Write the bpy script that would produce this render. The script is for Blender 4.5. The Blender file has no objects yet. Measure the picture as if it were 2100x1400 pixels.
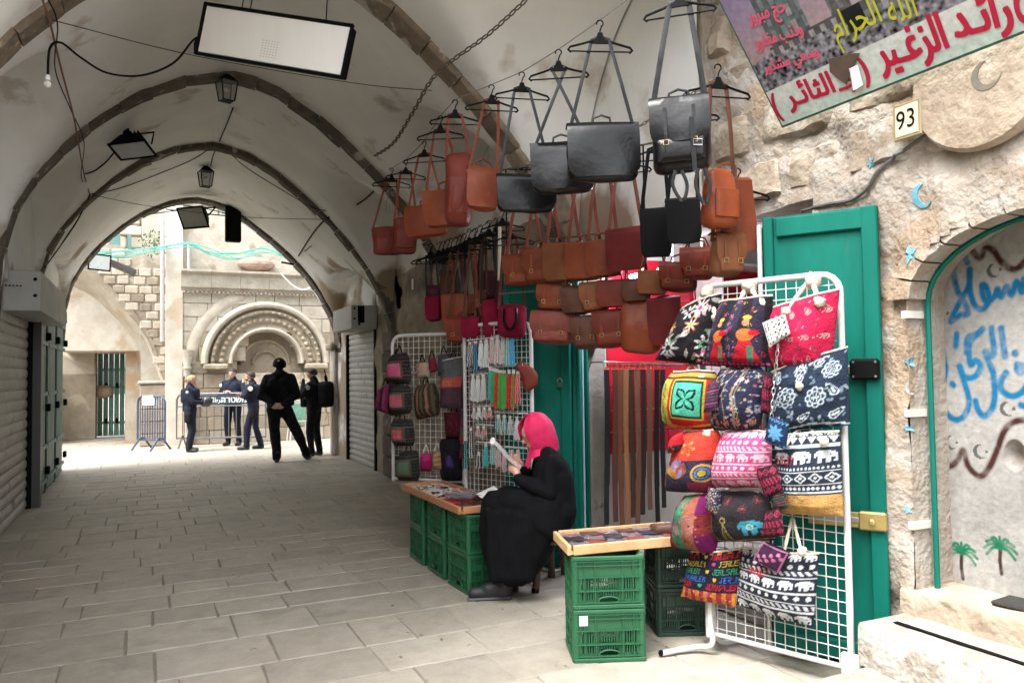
import bpy, math, random
import numpy as np
from mathutils import Vector, Matrix
random.seed(7); rng = np.random.default_rng(7)
S = bpy.context.scene; COL = S.collection
# ---------------------------------------------------------------- camera
YAW, PITCH, ROLL, FPX = math.radians(25.5), math.radians(2.29), math.radians(0.77), 1575.0
CAMP = Vector((0, 0, 1.5))
Fv = Vector((math.sin(YAW)*math.cos(PITCH), math.cos(YAW)*math.cos(PITCH), math.sin(PITCH)))
R0 = Fv.cross(Vector((0, 0, 1))).normalized(); U0 = R0.cross(Fv)
Rv = R0*math.cos(ROLL) - U0*math.sin(ROLL); Uv = U0*math.cos(ROLL) + R0*math.sin(ROLL)
cam = bpy.data.objects.new('camera', bpy.data.cameras.new('camera')); COL.objects.link(cam)
cam.data.sensor_width = 36; cam.data.lens = 27.0; cam.data.clip_start = .05; cam.data.clip_end = 500
cam.matrix_world = Matrix.Translation(CAMP) @ Matrix((Rv, Uv, -Fv)).transposed().to_4x4()
S.camera = cam
# ---------------------------------------------------------------- sky, sun, exposure
SUN_EL, SUN_AZ = math.radians(60), math.radians(-108)
w = bpy.data.worlds.new('World'); S.world = w; w.use_nodes = True
nt = w.node_tree; nt.nodes.clear()
sky = nt.nodes.new('ShaderNodeTexSky'); sky.sky_type = 'NISHITA'; sky.sun_disc = False
sky.sun_elevation = SUN_EL; sky.sun_rotation = SUN_AZ; sky.dust_density = 4; sky.air_density = 1
hs = nt.nodes.new('ShaderNodeHueSaturation'); hs.inputs['Saturation'].default_value = .22
bg = nt.nodes.new('ShaderNodeBackground'); bg.inputs[1].default_value = .15
wo = nt.nodes.new('ShaderNodeOutputWorld')
nt.links.new(sky.outputs[0], hs.inputs['Color']); nt.links.new(hs.outputs[0], bg.inputs[0]); nt.links.new(bg.outputs[0], wo.inputs[0])
sl = bpy.data.lights.new('sun', 'SUN'); sl.energy = .5; sl.angle = math.radians(25); sl.color = (1, .975, .94)
so = bpy.data.objects.new('sun', sl); COL.objects.link(so)
sd = Vector((math.sin(SUN_AZ)*math.cos(SUN_EL), math.cos(SUN_AZ)*math.cos(SUN_EL), math.sin(SUN_EL)))
so.rotation_euler = sd.to_track_quat('Z', 'Y').to_euler(); so.location = (0, 0, 12)
S.view_settings.view_transform = 'Standard'; S.view_settings.look = 'None'
S.view_settings.exposure = 2.78; S.view_settings.gamma = 1; S.view_settings.use_curve_mapping = False
S.cycles.max_bounces = 10; S.cycles.diffuse_bounces = 8; S.cycles.glossy_bounces = 3; S.cycles.transparent_max_bounces = 8
S.cycles.use_denoising = True; S.cycles.caustics_reflective = False; S.cycles.caustics_refractive = False
S.cycles.sample_clamp_indirect = 8
# ---------------------------------------------------------------- pixel -> place helpers
def ray(px, py): return (Fv + Rv*((px-1050)/FPX) - Uv*((py-700)/FPX))
def atX(px, py, x): r = ray(px, py); return CAMP + r*((x-CAMP.x)/r.x)
def atY(px, py, y): r = ray(px, py); return CAMP + r*((y-CAMP.y)/r.y)
def atZ(px, py, z): r = ray(px, py); return CAMP + r*((z-CAMP.z)/r.z)
def atD(px, py, d): return CAMP + ray(px, py)*d
CR = Vector((math.cos(YAW), -math.sin(YAW), 0)); CF = Vector((math.sin(YAW), math.cos(YAW), 0)); UP = Vector((0, 0, 1))
def atP(px, py, A, B, off=0):
    """meet the vertical plane through ground points A, B, moved off metres towards the street"""
    t = Vector((B[0]-A[0], B[1]-A[1], 0)).normalized(); n = Vector((t.y, -t.x, 0))
    if n.dot(-CF) < 0: n = -n
    P0 = Vector((A[0], A[1], 0)) + n*off; r = ray(px, py)
    return CAMP + r*((P0-CAMP).dot(n)/r.dot(n))
# ---------------------------------------------------------------- noise
def _h(i, j, k):
    v = (i*374761393 + j*668265263 + k*2147483647 + 1013904223).astype(np.int64)
    v = (v ^ (v >> 13))*1274126177; v = v ^ (v >> 16)
    return (v & 0xffff)/65535.0
def vnoise(P):
    P = np.asarray(P, float); f = np.floor(P); t = P-f; t = t*t*(3-2*t); f = f.astype(np.int64); r = 0
    for a in (0, 1):
        for b in (0, 1):
            for c in (0, 1):
                ww = (t[:, 0] if a else 1-t[:, 0])*(t[:, 1] if b else 1-t[:, 1])*(t[:, 2] if c else 1-t[:, 2])
                r = r + ww*_h(f[:, 0]+a, f[:, 1]+b, f[:, 2]+c)
    return r*2-1
def fbm(P, o=4):
    P = np.asarray(P, float); return sum(vnoise(P*2**k + 17.3*k)*.5**k for k in range(o))
# ---------------------------------------------------------------- mesh builder
class MB:
    def __init__(s): s.v = []; s.f = []; s.m = []; s.c = None
    def add(s, vs, fs, mi=0):
        b = len(s.v); s.v += [tuple(v) for v in vs]; s.f += [tuple(b+i for i in f) for f in fs]; s.m += [mi]*len(fs); return s
    def box(s, c, sz, R=None, mi=0):
        hx, hy, hz = sz[0]/2, sz[1]/2, sz[2]/2; c = Vector(c); P = []
        for x in (-hx, hx):
            for y in (-hy, hy):
                for z in (-hz, hz):
                    p = Vector((x, y, z)); P.append(c + (R @ p if R else p))
        return s.add(P, [(0, 1, 3, 2), (4, 6, 7, 5), (0, 4, 5, 1), (2, 3, 7, 6), (0, 2, 6, 4), (1, 5, 7, 3)], mi)
    def bbox(s, c, sz, b=.006, R=None, mi=0):
        """box with chamfered edges"""
        h = [sz[0]/2, sz[1]/2, sz[2]/2]; b = min(b, .45*min(sz)); c = Vector(c); P = []; ix = {}
        for sx in (-1, 1):
            for sy in (-1, 1):
                for sz_ in (-1, 1):
                    for ax in range(3):
                        q = [sx*(h[0]-b), sy*(h[1]-b), sz_*(h[2]-b)]; q[ax] = (sx, sy, sz_)[ax]*h[ax]
                        ix[(sx, sy, sz_, ax)] = len(P); q = Vector(q); P.append(c + (R @ q if R else q))
        F = []
        for ax in range(3):
            o = [a for a in range(3) if a != ax]
            for sg in (-1, 1):
                def k(a_, b_):
                    t = [0, 0, 0]; t[ax] = sg; t[o[0]] = a_; t[o[1]] = b_; return ix[(t[0], t[1], t[2], ax)]
                q = [k(-1, -1), k(1, -1), k(1, 1), k(-1, 1)]
                if (ax == 1) == (sg == 1): q.reverse()
                F.append(q)
            for s1 in (-1, 1):
                for s2 in (-1, 1):
                    def e(sa, a2):
                        t = [0, 0, 0]; t[ax] = sa; t[o[0]] = s1; t[o[1]] = s2; return ix[(t[0], t[1], t[2], a2)]
                    q = [e(-1, o[0]), e(1, o[0]), e(1, o[1]), e(-1, o[1])]; F.append(q)
        for sx in (-1, 1):
            for sy in (-1, 1):
                for sz_ in (-1, 1): F.append([ix[(sx, sy, sz_, 0)], ix[(sx, sy, sz_, 1)], ix[(sx, sy, sz_, 2)]])
        return s.add(P, F, mi)
    def tube(s, pts, r, n=8, closed=False, mi=0, flat=None, up=None):
        """r a number or a list; flat=(a,b) makes a ribbon-like elliptical section"""
        pts = [Vector(p) for p in pts]; L = len(pts); P = []; u = None
        for i, p in enumerate(pts):
            a = pts[(i-1) % L] if (closed or i > 0) else p; b = pts[(i+1) % L] if (closed or i < L-1) else p
            t = (b-a).normalized() if (b-a).length > 1e-9 else Vector((0, 0, 1))
            if up is not None: u = Vector(up) - t*t.dot(Vector(up))
            elif u is None: u = t.orthogonal()
            else: u = u - t*t.dot(u)
            if u.length < 1e-6: u = t.orthogonal()
            u.normalize(); v = t.cross(u); rr = r[i] if hasattr(r, '__len__') else r
            ra, rb = (flat if flat else (rr, rr))
            for k in range(n):
                a_ = 2*math.pi*(k+.5)/n; P.append(p + u*(math.cos(a_)*ra) + v*(math.sin(a_)*rb))
        F = [(i*n+k, i*n+(k+1) % n, ((i+1) % L)*n+(k+1) % n, ((i+1) % L)*n+k) for i in range(L if closed else L-1) for k in range(n)]
        if not closed: F += [tuple(range(n-1, -1, -1)), tuple((L-1)*n+k for k in range(n))]
        return s.add(P, F, mi)
    def lathe(s, prof, n=16, M=None, mi=0):
        P = []
        for r, z in prof:
            for k in range(n):
                a = 2*math.pi*k/n; p = Vector((r*math.cos(a), r*math.sin(a), z)); P.append(M @ p if M else p)
        L = len(prof)
        F = [(i*n+k, i*n+(k+1) % n, (i+1)*n+(k+1) % n, (i+1)*n+k) for i in range(L-1) for k in range(n)]
        F += [tuple(range(n-1, -1, -1)), tuple((L-1)*n+k for k in range(n))]
        return s.add(P, F, mi)
    def grid(s, P, nu, nv, closed=False, mi=0):
        """P: nv rows of nu points"""
        F = [(j*nu+i, j*nu+(i+1) % nu, (j+1)*nu+(i+1) % nu, (j+1)*nu+i) for j in range(nv-1) for i in range(nu if closed else nu-1)]
        return s.add(P, F, mi)
    def prism(s, poly, O, A, B, N, d, mi=0):
        """polygon in (A,B) axes at O pushed d along N"""
        O, A, B, N = Vector(O), Vector(A), Vector(B), Vector(N); n = len(poly)
        P = [O+A*x+B*y for x, y in poly] + [O+A*x+B*y+N*d for x, y in poly]
        return s.add(P, [tuple(range(n-1, -1, -1)), tuple(range(n, 2*n))] + [(i, (i+1) % n, n+(i+1) % n, n+i) for i in range(n)], mi)
    def sheet(s, P, nu, nv, th, mi=0):
        """thin closed sheet from a grid of points (front side given), th thick"""
        A = np.array([tuple(p) for p in P]).reshape(nv, nu, 3)
        du = np.gradient(A, axis=1); dv = np.gradient(A, axis=0); N = np.cross(du, dv)
        N /= np.maximum(np.linalg.norm(N, axis=2, keepdims=True), 1e-9); B = A - N*th
        V = list(A.reshape(-1, 3)) + list(B.reshape(-1, 3)); o = nu*nv; F = []
        for j in range(nv-1):
            for i in range(nu-1):
                q = (j*nu+i, j*nu+i+1, (j+1)*nu+i+1, (j+1)*nu+i); F.append(q); F.append(tuple(o+k for k in reversed(q)))
        rim = [i for i in range(nu)] + [j*nu+nu-1 for j in range(1, nv)] + [(nv-1)*nu+i for i in range(nu-2, -1, -1)] + [j*nu for j in range(nv-2, 0, -1)]
        for k in range(len(rim)): a, b = rim[k], rim[(k+1) % len(rim)]; F.append((a, o+a, o+b, b))
        return s.add(V, F, mi)
    def sphere(s, c, r, n=8, mi=0):
        c = Vector(c); r = r if hasattr(r, '__len__') else (r, r, r)
        m = max(3, n//2); return s.lathe([(max(1e-4, math.sin(math.pi*i/m)), -math.cos(math.pi*i/m)) for i in range(m+1)], n,
                                          Matrix.Translation(c) @ Matrix.Diagonal((r[0], r[1], r[2], 1)), mi)
    def build(s, name, mats, parent=None, smooth=None, cols=None):
        me = bpy.data.meshes.new(name); V = [Vector(v) for v in s.v]
        o = bpy.data.objects.new(name, me); COL.objects.link(o)
        if parent is not None:
            off = WORLD.get(parent.name, Vector()); o.parent = parent; WORLD[o.name] = off
        else:
            A = np.array([tuple(v) for v in V]); off = Vector(((A[:, 0].min()+A[:, 0].max())/2, (A[:, 1].min()+A[:, 1].max())/2, A[:, 2].min()))
            o.location = off; WORLD[o.name] = off
        me.from_pydata([v-off for v in V], [], s.f)
        for m in (mats if isinstance(mats, (list, tuple)) else [mats]): me.materials.append(m)
        if any(s.m): me.polygons.foreach_set('material_index', s.m)
        if cols is not None:
            ca = me.color_attributes.new('Col', 'FLOAT_COLOR', 'POINT')
            ca.data.foreach_set('color', np.concatenate([np.asarray(cols, float), np.ones((len(cols), 1))], 1).ravel())
        me.validate(); me.update()
        if smooth is not None:
            me.shade_smooth()
            if smooth < 180: me.set_sharp_from_angle(angle=math.radians(smooth))
        return o
WORLD = {}
def tag(o, label=None, cat=None, group=None, kind=None):
    if label: o['label'] = label
    if cat: o['category'] = cat
    if group: o['group'] = group
    if kind: o['kind'] = kind
    return o
def thing(name, label, cat, loc=(0, 0, 0), group=None, kind=None):
    o = bpy.data.objects.new(name, None); COL.objects.link(o); o.location = loc; o.empty_display_size = .1
    WORLD[o.name] = Vector(loc); return tag(o, label, cat, group, kind)
def struct(o): o['kind'] = 'structure'; return o
def copy_tree(o, parent=None, off=None):
    c = o.copy(); COL.objects.link(c); c.parent = parent
    if off is not None: c.location = o.location + Vector(off)
    WORLD[c.name] = WORLD.get(o.name, Vector()) + (Vector(off) if off is not None else Vector())
    for ch in o.children: copy_tree(ch, c)
    return c
def part_copy(o, loc, rot=None, scale=None):
    c = o.copy(); COL.objects.link(c); c.location = loc
    if rot is not None: c.rotation_euler = rot
    if scale is not None: c.scale = scale
    return c
def rotz(a): return Matrix.Rotation(a, 3, 'Z')
def basis(a, b, c): return Matrix((a, b, c)).transposed()
def lerp(a, b, t): return a + (b-a)*t
# ---------------------------------------------------------------- materials
def mat(name, c1, c2=None, rough=.8, scale=3, bump=.0, bscale=20, metal=0, c3=None, s3=1.2, t3=.55, obj_var=0, sheen=0, detail=6, spec=.5, stretch=None, w3=.06, bd=.02):
    """mottled surface: c1..c2 by noise, c3 in large blotches"""
    m = bpy.data.materials.new(name); m.use_nodes = True; n = m.node_tree.nodes; l = m.node_tree.links
    b = n['Principled BSDF']; b.inputs['Roughness'].default_value = rough; b.inputs['Metallic'].default_value = metal
    b.inputs['Specular IOR Level'].default_value = spec
    if sheen: b.inputs['Sheen Weight'].default_value = sheen
    c2 = c2 or tuple(x*.82 for x in c1)
    g = n.new('ShaderNodeNewGeometry' if not obj_var else 'ShaderNodeTexCoord')
    src = g.outputs['Position'] if not obj_var else g.outputs['Object']
    if obj_var:
        oi = n.new('ShaderNodeObjectInfo'); ad = n.new('ShaderNodeVectorMath'); ad.operation = 'ADD'
        sc_ = n.new('ShaderNodeVectorMath'); sc_.operation = 'SCALE'; sc_.inputs['Scale'].default_value = 37
        l.new(oi.outputs['Random'], sc_.inputs[0]); l.new(src, ad.inputs[0]); l.new(sc_.outputs[0], ad.inputs[1]); src = ad.outputs[0]
    if stretch:
        mp = n.new('ShaderNodeMapping'); mp.inputs['Scale'].default_value = stretch; l.new(src, mp.inputs[0]); src = mp.outputs[0]
    no = n.new('ShaderNodeTexNoise'); no.inputs['Scale'].default_value = scale; no.inputs['Detail'].default_value = detail; no.inputs['Roughness'].default_value = .65
    l.new(src, no.inputs['Vector'])
    cr = n.new('ShaderNodeValToRGB'); cr.color_ramp.elements[0].position = .32; cr.color_ramp.elements[1].position = .68
    cr.color_ramp.elements[0].color = (*c2, 1); cr.color_ramp.elements[1].color = (*c1, 1); l.new(no.outputs['Fac'], cr.inputs['Fac'])
    col = cr.outputs[0]
    if c3:
        n3 = n.new('ShaderNodeTexNoise'); n3.inputs['Scale'].default_value = s3; n3.inputs['Detail'].default_value = 9; n3.inputs['Roughness'].default_value = .6; l.new(src, n3.inputs['Vector'])
        r3 = n.new('ShaderNodeMapRange'); r3.inputs['From Min'].default_value = t3; r3.inputs['From Max'].default_value = t3+w3; l.new(n3.outputs['Fac'], r3.inputs['Value'])
        mx = n.new('ShaderNodeMix'); mx.data_type = 'RGBA'; l.new(r3.outputs[0], mx.inputs['Factor']); l.new(col, mx.inputs[6]); mx.inputs[7].default_value = (*c3, 1); col = mx.outputs[2]
    if obj_var:
        hv = n.new('ShaderNodeHueSaturation'); mr = n.new('ShaderNodeMapRange'); mr.inputs['To Min'].default_value = 1-obj_var; mr.inputs['To Max'].default_value = 1+obj_var
        l.new(oi.outputs['Random'], mr.inputs['Value']); l.new(mr.outputs[0], hv.inputs['Value']); l.new(col, hv.inputs['Color']); col = hv.outputs[0]
    l.new(col, b.inputs['Base Color'])
    if bump:
        nb = n.new('ShaderNodeTexNoise'); nb.inputs['Scale'].default_value = bscale; nb.inputs['Detail'].default_value = 8; l.new(src, nb.inputs['Vector'])
        bp = n.new('ShaderNodeBump'); bp.inputs['Strength'].default_value = bump; bp.inputs['Distance'].default_value = bd
        l.new(nb.outputs['Fac'], bp.inputs['Height']); l.new(bp.outputs[0], b.inputs['Normal'])
    return m
def vmat(name, rough=.85, bump=.15, bscale=120, sheen=0):
    m = mat(name, (.5, .5, .5), rough=rough, bump=bump, bscale=bscale, spec=.15); n = m.node_tree.nodes; l = m.node_tree.links
    b = n['Principled BSDF']; a = n.new('ShaderNodeAttribute'); a.attribute_name = 'Col'
    hv = n.new('ShaderNodeHueSaturation'); cr = [x for x in n if x.type == 'VALTORGB'][0]
    cr.color_ramp.elements[0].color = (.62, .62, .62, 1); cr.color_ramp.elements[1].color = (.88, .88, .88, 1)
    [x for x in n if x.type == 'TEX_NOISE'][0].inputs['Scale'].default_value = 30
    l.new(cr.outputs[0], hv.inputs['Value']); l.new(a.outputs['Color'], hv.inputs['Color']); l.new(hv.outputs[0], b.inputs['Base Color'])
    return m
def emit(name, c, s):
    m = bpy.data.materials.new(name); m.use_nodes = True; b = m.node_tree.nodes['Principled BSDF']
    b.inputs['Base Color'].default_value = (*c, 1); b.inputs['Emission Color'].default_value = (*c, 1); b.inputs['Emission Strength'].default_value = s; return m
def paint(name, c, rough=.45, metal=0, var=.85, **k): return mat(name, c, tuple(x*var for x in c), rough=rough, metal=metal, scale=9, **k)
# ================================================================ the covered street
CX = .8
XL, XR = -1.2, 3.23
PL = [(-2.0, 2.0), (-1.97, 2.6), (-1.88, 2.98), (-1.72, 3.3), (-1.5, 3.6), (-1.2, 3.92), (-.85, 4.20), (-.45, 4.41), (-.2, 4.48), (0, 4.51)]
PR = [(0, 4.51), (.2, 4.48), (.45, 4.40), (.85, 4.16), (1.22, 3.87), (1.52, 3.6), (1.8, 3.3), (2.05, 2.96), (2.27, 2.55), (2.4, 2.1), (2.43, 1.7)]
PROF = [(CX+a, b) for a, b in PL] + [(CX+a, b) for a, b in PR[1:]]
_px = np.array([p[0] for p in PROF]); _pz = np.array([p[1] for p in PROF])
def zb(x): return np.interp(x, _px, _pz)
RIBS = [5.5, 8.2, 10.8, 14.2]
M_VAULT = mat('vault plaster', (.84, .845, .82), (.745, .745, .715), rough=.92, scale=1.6, bump=.35, bscale=5, c3=(.56, .52, .45), s3=1.5, t3=.61, w3=.07)
def add_height_dirt(m, z0, z1, col, scale=1.4, amt=.5):
    """peeled patches that get commoner low on the wall"""
    n = m.node_tree.nodes; l = m.node_tree.links; b = n['Principled BSDF']; src = b.inputs['Base Color'].links[0].from_socket
    g = n.new('ShaderNodeNewGeometry'); sx = n.new('ShaderNodeSeparateXYZ'); l.new(g.outputs['Position'], sx.inputs[0])
    r = n.new('ShaderNodeMapRange'); r.inputs['From Min'].default_value = z1; r.inputs['From Max'].default_value = z0; l.new(sx.outputs['Z'], r.inputs['Value'])
    no = n.new('ShaderNodeTexNoise'); no.inputs['Scale'].default_value = scale; no.inputs['Detail'].default_value = 8; l.new(g.outputs['Position'], no.inputs['Vector'])
    a = n.new('ShaderNodeMath'); a.operation = 'MULTIPLY_ADD'; a.inputs[1].default_value = amt; l.new(r.outputs[0], a.inputs[0]); l.new(no.outputs['Fac'], a.inputs[2])
    t = n.new('ShaderNodeMapRange'); t.inputs['From Min'].default_value = .68; t.inputs['From Max'].default_value = .78; l.new(a.outputs[0], t.inputs['Value'])
    mx = n.new('ShaderNodeMix'); mx.data_type = 'RGBA'; l.new(t.outputs[0], mx.inputs['Factor']); l.new(src, mx.inputs[6]); mx.inputs[7].default_value = (*col, 1)
    l.new(mx.outputs[2], b.inputs['Base Color'])
add_height_dirt(M_VAULT, 2.0, 4.0, (.33, .26, .19), 1.3, .36)
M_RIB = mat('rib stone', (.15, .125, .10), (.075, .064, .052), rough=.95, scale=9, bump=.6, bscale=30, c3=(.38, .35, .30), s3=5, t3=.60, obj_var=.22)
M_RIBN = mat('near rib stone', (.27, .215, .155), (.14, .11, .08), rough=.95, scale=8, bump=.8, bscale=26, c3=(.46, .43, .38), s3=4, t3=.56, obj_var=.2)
M_WALL = mat('old wall plaster', (.40, .34, .26), (.25, .20, .15), rough=.95, scale=3, bump=.7, bscale=9, c3=(.13, .105, .08), s3=1.3, t3=.52, w3=.15)
M_STONE = mat('rough limestone', (.38, .32, .245), (.25, .195, .14), rough=.95, scale=6, bump=.9, bscale=22, obj_var=.18, c3=(.42, .395, .35), s3=3, t3=.56)
M_PAVE = mat('paving limestone', (.395, .36, .30), (.30, .27, .22), rough=.5, scale=7, bump=.3, bscale=28, obj_var=.12, c3=(.225, .205, .17), s3=2.6, t3=.60, w3=.14)
M_JOINT = mat('street dirt', (.24, .22, .185), (.17, .15, .125), rough=.95, scale=5, bump=.3)
# ground base
struct(MB().box((8, 6, -.09), (140, 150, .1)).build('ground', M_JOINT))
struct(MB().box((.8, 11, -.0105), (9, 22, .003)).build('street_bedding', mat('street bedding', (.30, .27, .22), (.22, .195, .155), rough=.95, scale=9, bump=.4)))
# floor of single paving stones
floor = thing('street_paving', 'worn limestone paving of the covered street', None, (0, 0, -.035)); floor['kind'] = 'structure'; del floor['label']
rowy = 1.9; cnt = 0; rest = MB()
def pave(x0, x1, y0, y1, dz=0):
    global cnt
    hx, hy = (x1-x0)/2-.003, (y1-y0)/2-.0035; b = MB()
    sk = [random.uniform(-.006, .006) for _ in range(4)]; tz = [random.uniform(-.003, .003) for _ in range(4)]
    cxp, cyp = (x0+x1)/2, (y0+y1)/2; c4 = [(-hx+sk[0], -hy), (hx+sk[1], -hy), (hx+sk[2], hy), (-hx+sk[3], hy)]
    P = [(cxp+a, cyp+q, -.035) for a, q in c4] + [(cxp+a, cyp+q, dz-.006+t) for (a, q), t in zip(c4, tz)] + [(cxp+a*.982, cyp+q*.972, dz+t) for (a, q), t in zip(c4, tz)]
    F = [(i, (i+1) % 4, 4+(i+1) % 4, 4+i) for i in range(4)] + [(4+i, 4+(i+1) % 4, 8+(i+1) % 4, 8+i) for i in range(4)] + [(8, 9, 10, 11)]
    if cnt < 300: b.add(P, F).build('paving_stone', M_PAVE, floor); cnt += 1
    else: rest.add(P, F)
while rowy < 20.5:
    d = random.choice([.28, .34, .40, .48]) if rowy < 14 else random.choice([.5, .6]); x = XL-.15 if 2.2 < rowy < 14.2 else -3.2
    if rowy < 5: x = -1.25
    x -= random.uniform(0, .3); xe = 3.3 if rowy > 2.6 else 2.6; xe = 5.2 if rowy > 14.2 else xe
    while x < xe:
        ln = random.choice([random.uniform(.30, .5), random.uniform(.45, .8)])*(1.15 if rowy > 14 else 1); x1 = min(x+ln, xe+.02)
        if x1 > -1.6 or rowy > 14: pave(x, x1, rowy, rowy+d)
        x = x1
    rowy += d
if rest.v: tag(rest.build('far_paving', M_PAVE, floor), kind='stuff')
# vault webs
def cross(y, y0, y1, ap, sp):
    t = abs((y-(y0+y1)/2)/((y1-y0)/2)); return sp + (ap-sp)*math.sqrt(max(0, 1-t**2.2))
ceil = thing('vaulted_ceiling', None, None, (CX, 8, 2)); ceil['kind'] = 'structure'
def web(ya, yb, y0, y1, ap=4.25, sp=2.3):
    nx, ny = 70, 34; b = MB(); P = []
    for j in range(ny):
        y = lerp(ya, yb, j/(ny-1)); zc = cross(y, y0, y1, ap, sp)
        for i in range(nx):
            x = lerp(XL, XR, i/(nx-1)); z0 = float(zb(x))+.065; k = 14
            z = math.log(math.exp(k*(z0-4)) + math.exp(k*(zc-4)))/k + 4 if abs(z0-zc) < .8 else max(z0, zc)
            P.append((x, y, z))
    A = np.array(P); A[:, 2] += .022*fbm(A*1.3, 3)
    b.grid(list(A), nx, ny); b.build('vault_web', M_VAULT, ceil, smooth=60)
YF = 3.2
web(YF, 5.5, 2.6, 5.5, 4.4, 2.2)
for a, b_ in zip(RIBS[:-1], RIBS[1:]): web(a, b_, a, b_, 3.95 if b_ < 14 else 3.2, 2.0)
# ribs of single stones
def arch_pts(n, prof=PROF):
    P = [Vector((x, 0, z)) for x, z in prof]; L = [0]
    for a, b_ in zip(P, P[1:]): L.append(L[-1]+(b_-a).length)
    out = []
    for i in range(n+1):
        t = L[-1]*i/n; k = max(j for j in range(len(L)) if L[j] <= t+1e-9); k = min(k, len(P)-2)
        out.append(P[k].lerp(P[k+1], (t-L[k])/(L[k+1]-L[k])))
    return out
CC = Vector((CX, 0, 1.9))
def voussoirs(Y, wd, th, parent, m, n=22, name='voussoir', jit=.02):
    A = arch_pts(n*3)
    for i in range(n):
        dw = random.uniform(-jit, jit); dt = random.uniform(-jit*.6, jit*.6)
        seg = A[i*3:i*3+4]; P = []
        for q, p in enumerate(seg):
            d = (p-CC).normalized(); g = (.004 if q == 0 else -.004 if q == 3 else 0)
            pp = p + (seg[-1]-seg[0]).normalized()*g
            inn = pp - d*(dt + random.uniform(-.006, .006)); out = pp + d*th
            for yy, e in ((Y-wd/2-dw, inn + d*.012), (Y-wd/2-dw+.014, inn), (Y+wd/2+dw-.014, inn), (Y+wd/2+dw, inn+d*.012), (Y+wd/2+dw, out), (Y-wd/2-dw, out)): P.append((e.x, yy, e.z))
        F = [(s*6+k, s*6+(k+1) % 6, (s+1)*6+(k+1) % 6, (s+1)*6+k) for s in range(3) for k in range(6)] + [(5, 4, 3, 2, 1, 0), tuple(18+k for k in range(6))]
        MB().add(P, F).build(name, m, parent)
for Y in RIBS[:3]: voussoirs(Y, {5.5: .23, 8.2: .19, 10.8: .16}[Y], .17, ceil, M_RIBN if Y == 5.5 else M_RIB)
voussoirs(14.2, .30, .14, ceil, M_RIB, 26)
# end wall above the exit arch, added light-blocking cover over the vault, front arch face
def arch_wall(Y, th, m, name, up=.13, top=5.3):
    n = 48; A = arch_pts(n); b = MB(); P = []
    for p in A:
        d = (p-CC).normalized()*up; P += [(p.x+d.x, Y, p.z+d.z), (p.x+d.x, Y+th, p.z+d.z), (p.x+d.x*1.001, Y+th, top), (p.x+d.x, Y, top)]
    b.grid(P, 4, n+1, closed=True); return b.build(name, m, ceil)
arch_wall(14.1, .5, M_VAULT, 'end_arch_wall', .05)
b = MB(); n = 40; P = []
for i in range(n+1):
    x = lerp(XL, XR, i/n); z = max(float(zb(x))+.10, cross(YF, 2.6, 5.5, 4.4, 2.2)); P += [(x, YF, z), (x, YF, 5.3)]
b.grid(P, 2, n+1); b.build('front_arch_face', M_STONE, ceil)
MB().box((1, 8.9, 5.4), (5.4, 11.5, .2)).build('light_block_roof', M_WALL, ceil)  # unseen slab above the vault webs, added to block light
# left wall with recessed shop fronts
lw = thing('left_wall', None, None, (XL-.2, 4, 0)); lw['kind'] = 'structure'
b = MB()
def wslab(b, x0, x1, y0, y1, z0, z1): b.box(((x0+x1)/2, (y0+y1)/2, (z0+z1)/2), (x1-x0, y1-y0, z1-z0))
wslab(b, -1.6, XL, 3.0, 6.2, 0, 5.3); wslab(b, -1.6, XL, -9, 3.0, 0, 4.2); wslab(b, -1.6, XL, 6.2, 8.1, 2.35, 5.3); wslab(b, -1.6, XL-.12, 6.2, 8.05, 0, 2.35)  # unseen near stretch added for lighting, its height set by the light let in
wslab(b, -1.6, XL, 10.52, 10.68, 0, 2.55); wslab(b, -1.6, XL, 8.1, 14.6, 2.45, 5.3); wslab(b, -1.6, XL-.16, 8.05, 14.5, 0, 2.45)
b.build('plaster_wall', M_VAULT, lw)
MB().box((XL+.02, 10.6, 1.25), (.14, .15, 2.5)).build('post', paint('dark post', (.05, .055, .05)), lw)
# right wall
rw = thing('right_wall', None, None, (XR+.2, 9, 0)); rw['kind'] = 'structure'
b = MB()
wslab(b, XR, 3.7, 13.62, 14.6, 0, 5.3); wslab(b, XR, 3.7, 11.72, 13.62, 2.2, 5.3); wslab(b, XR+.14, 3.7, 11.72, 13.62, 0, 2.2)
b.build('end_pier', M_VAULT, rw)
def rough_wall(name, x, y0, y1, z0, z1, m, parent, amp=.03, st=.05, fr=2.2):
    ny, nz = max(2, int((y1-y0)/st)), max(2, int((z1-z0)/st))
    A = np.array([(x, lerp(y0, y1, i/ny), lerp(z0, z1, j/nz)) for j in range(nz+1) for i in range(ny+1)])
    e = fbm(A*fr, 4)*amp; A[:, 0] -= np.maximum(e, -.01)
    b = MB().grid(list(A), ny+1, nz+1); o = b.build(name, m, parent, smooth=50); return o
wsl = MB(); wslab(wsl, XR+.03, 3.7, 5.62, 11.72, 0, 5.3); wslab(wsl, XR+.03, 3.45, 3.9, 5.62, 2.42, 5.3); wsl.build('wall_core', M_WALL, rw)
rough_wall('lower_wall', XR+.005, 5.62, 11.72, 0, 2.9, M_WALL, rw, .05)
o = rough_wall('lunette', XR+.005, 3.9, 14.2, 2.42, 5.2, M_VAULT, rw, .02, .08)
# piers under the ribs
for Y in (8.2, 10.8):
    for k in range(7):
        MB().bbox((XR-.02+random.uniform(-.01, .01), Y+random.uniform(-.01, .01), .02+.3*k+.145), (.15, .46 if Y > 10 else .4, .285), .02).build('pier_stone', M_RIB, rw)
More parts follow.
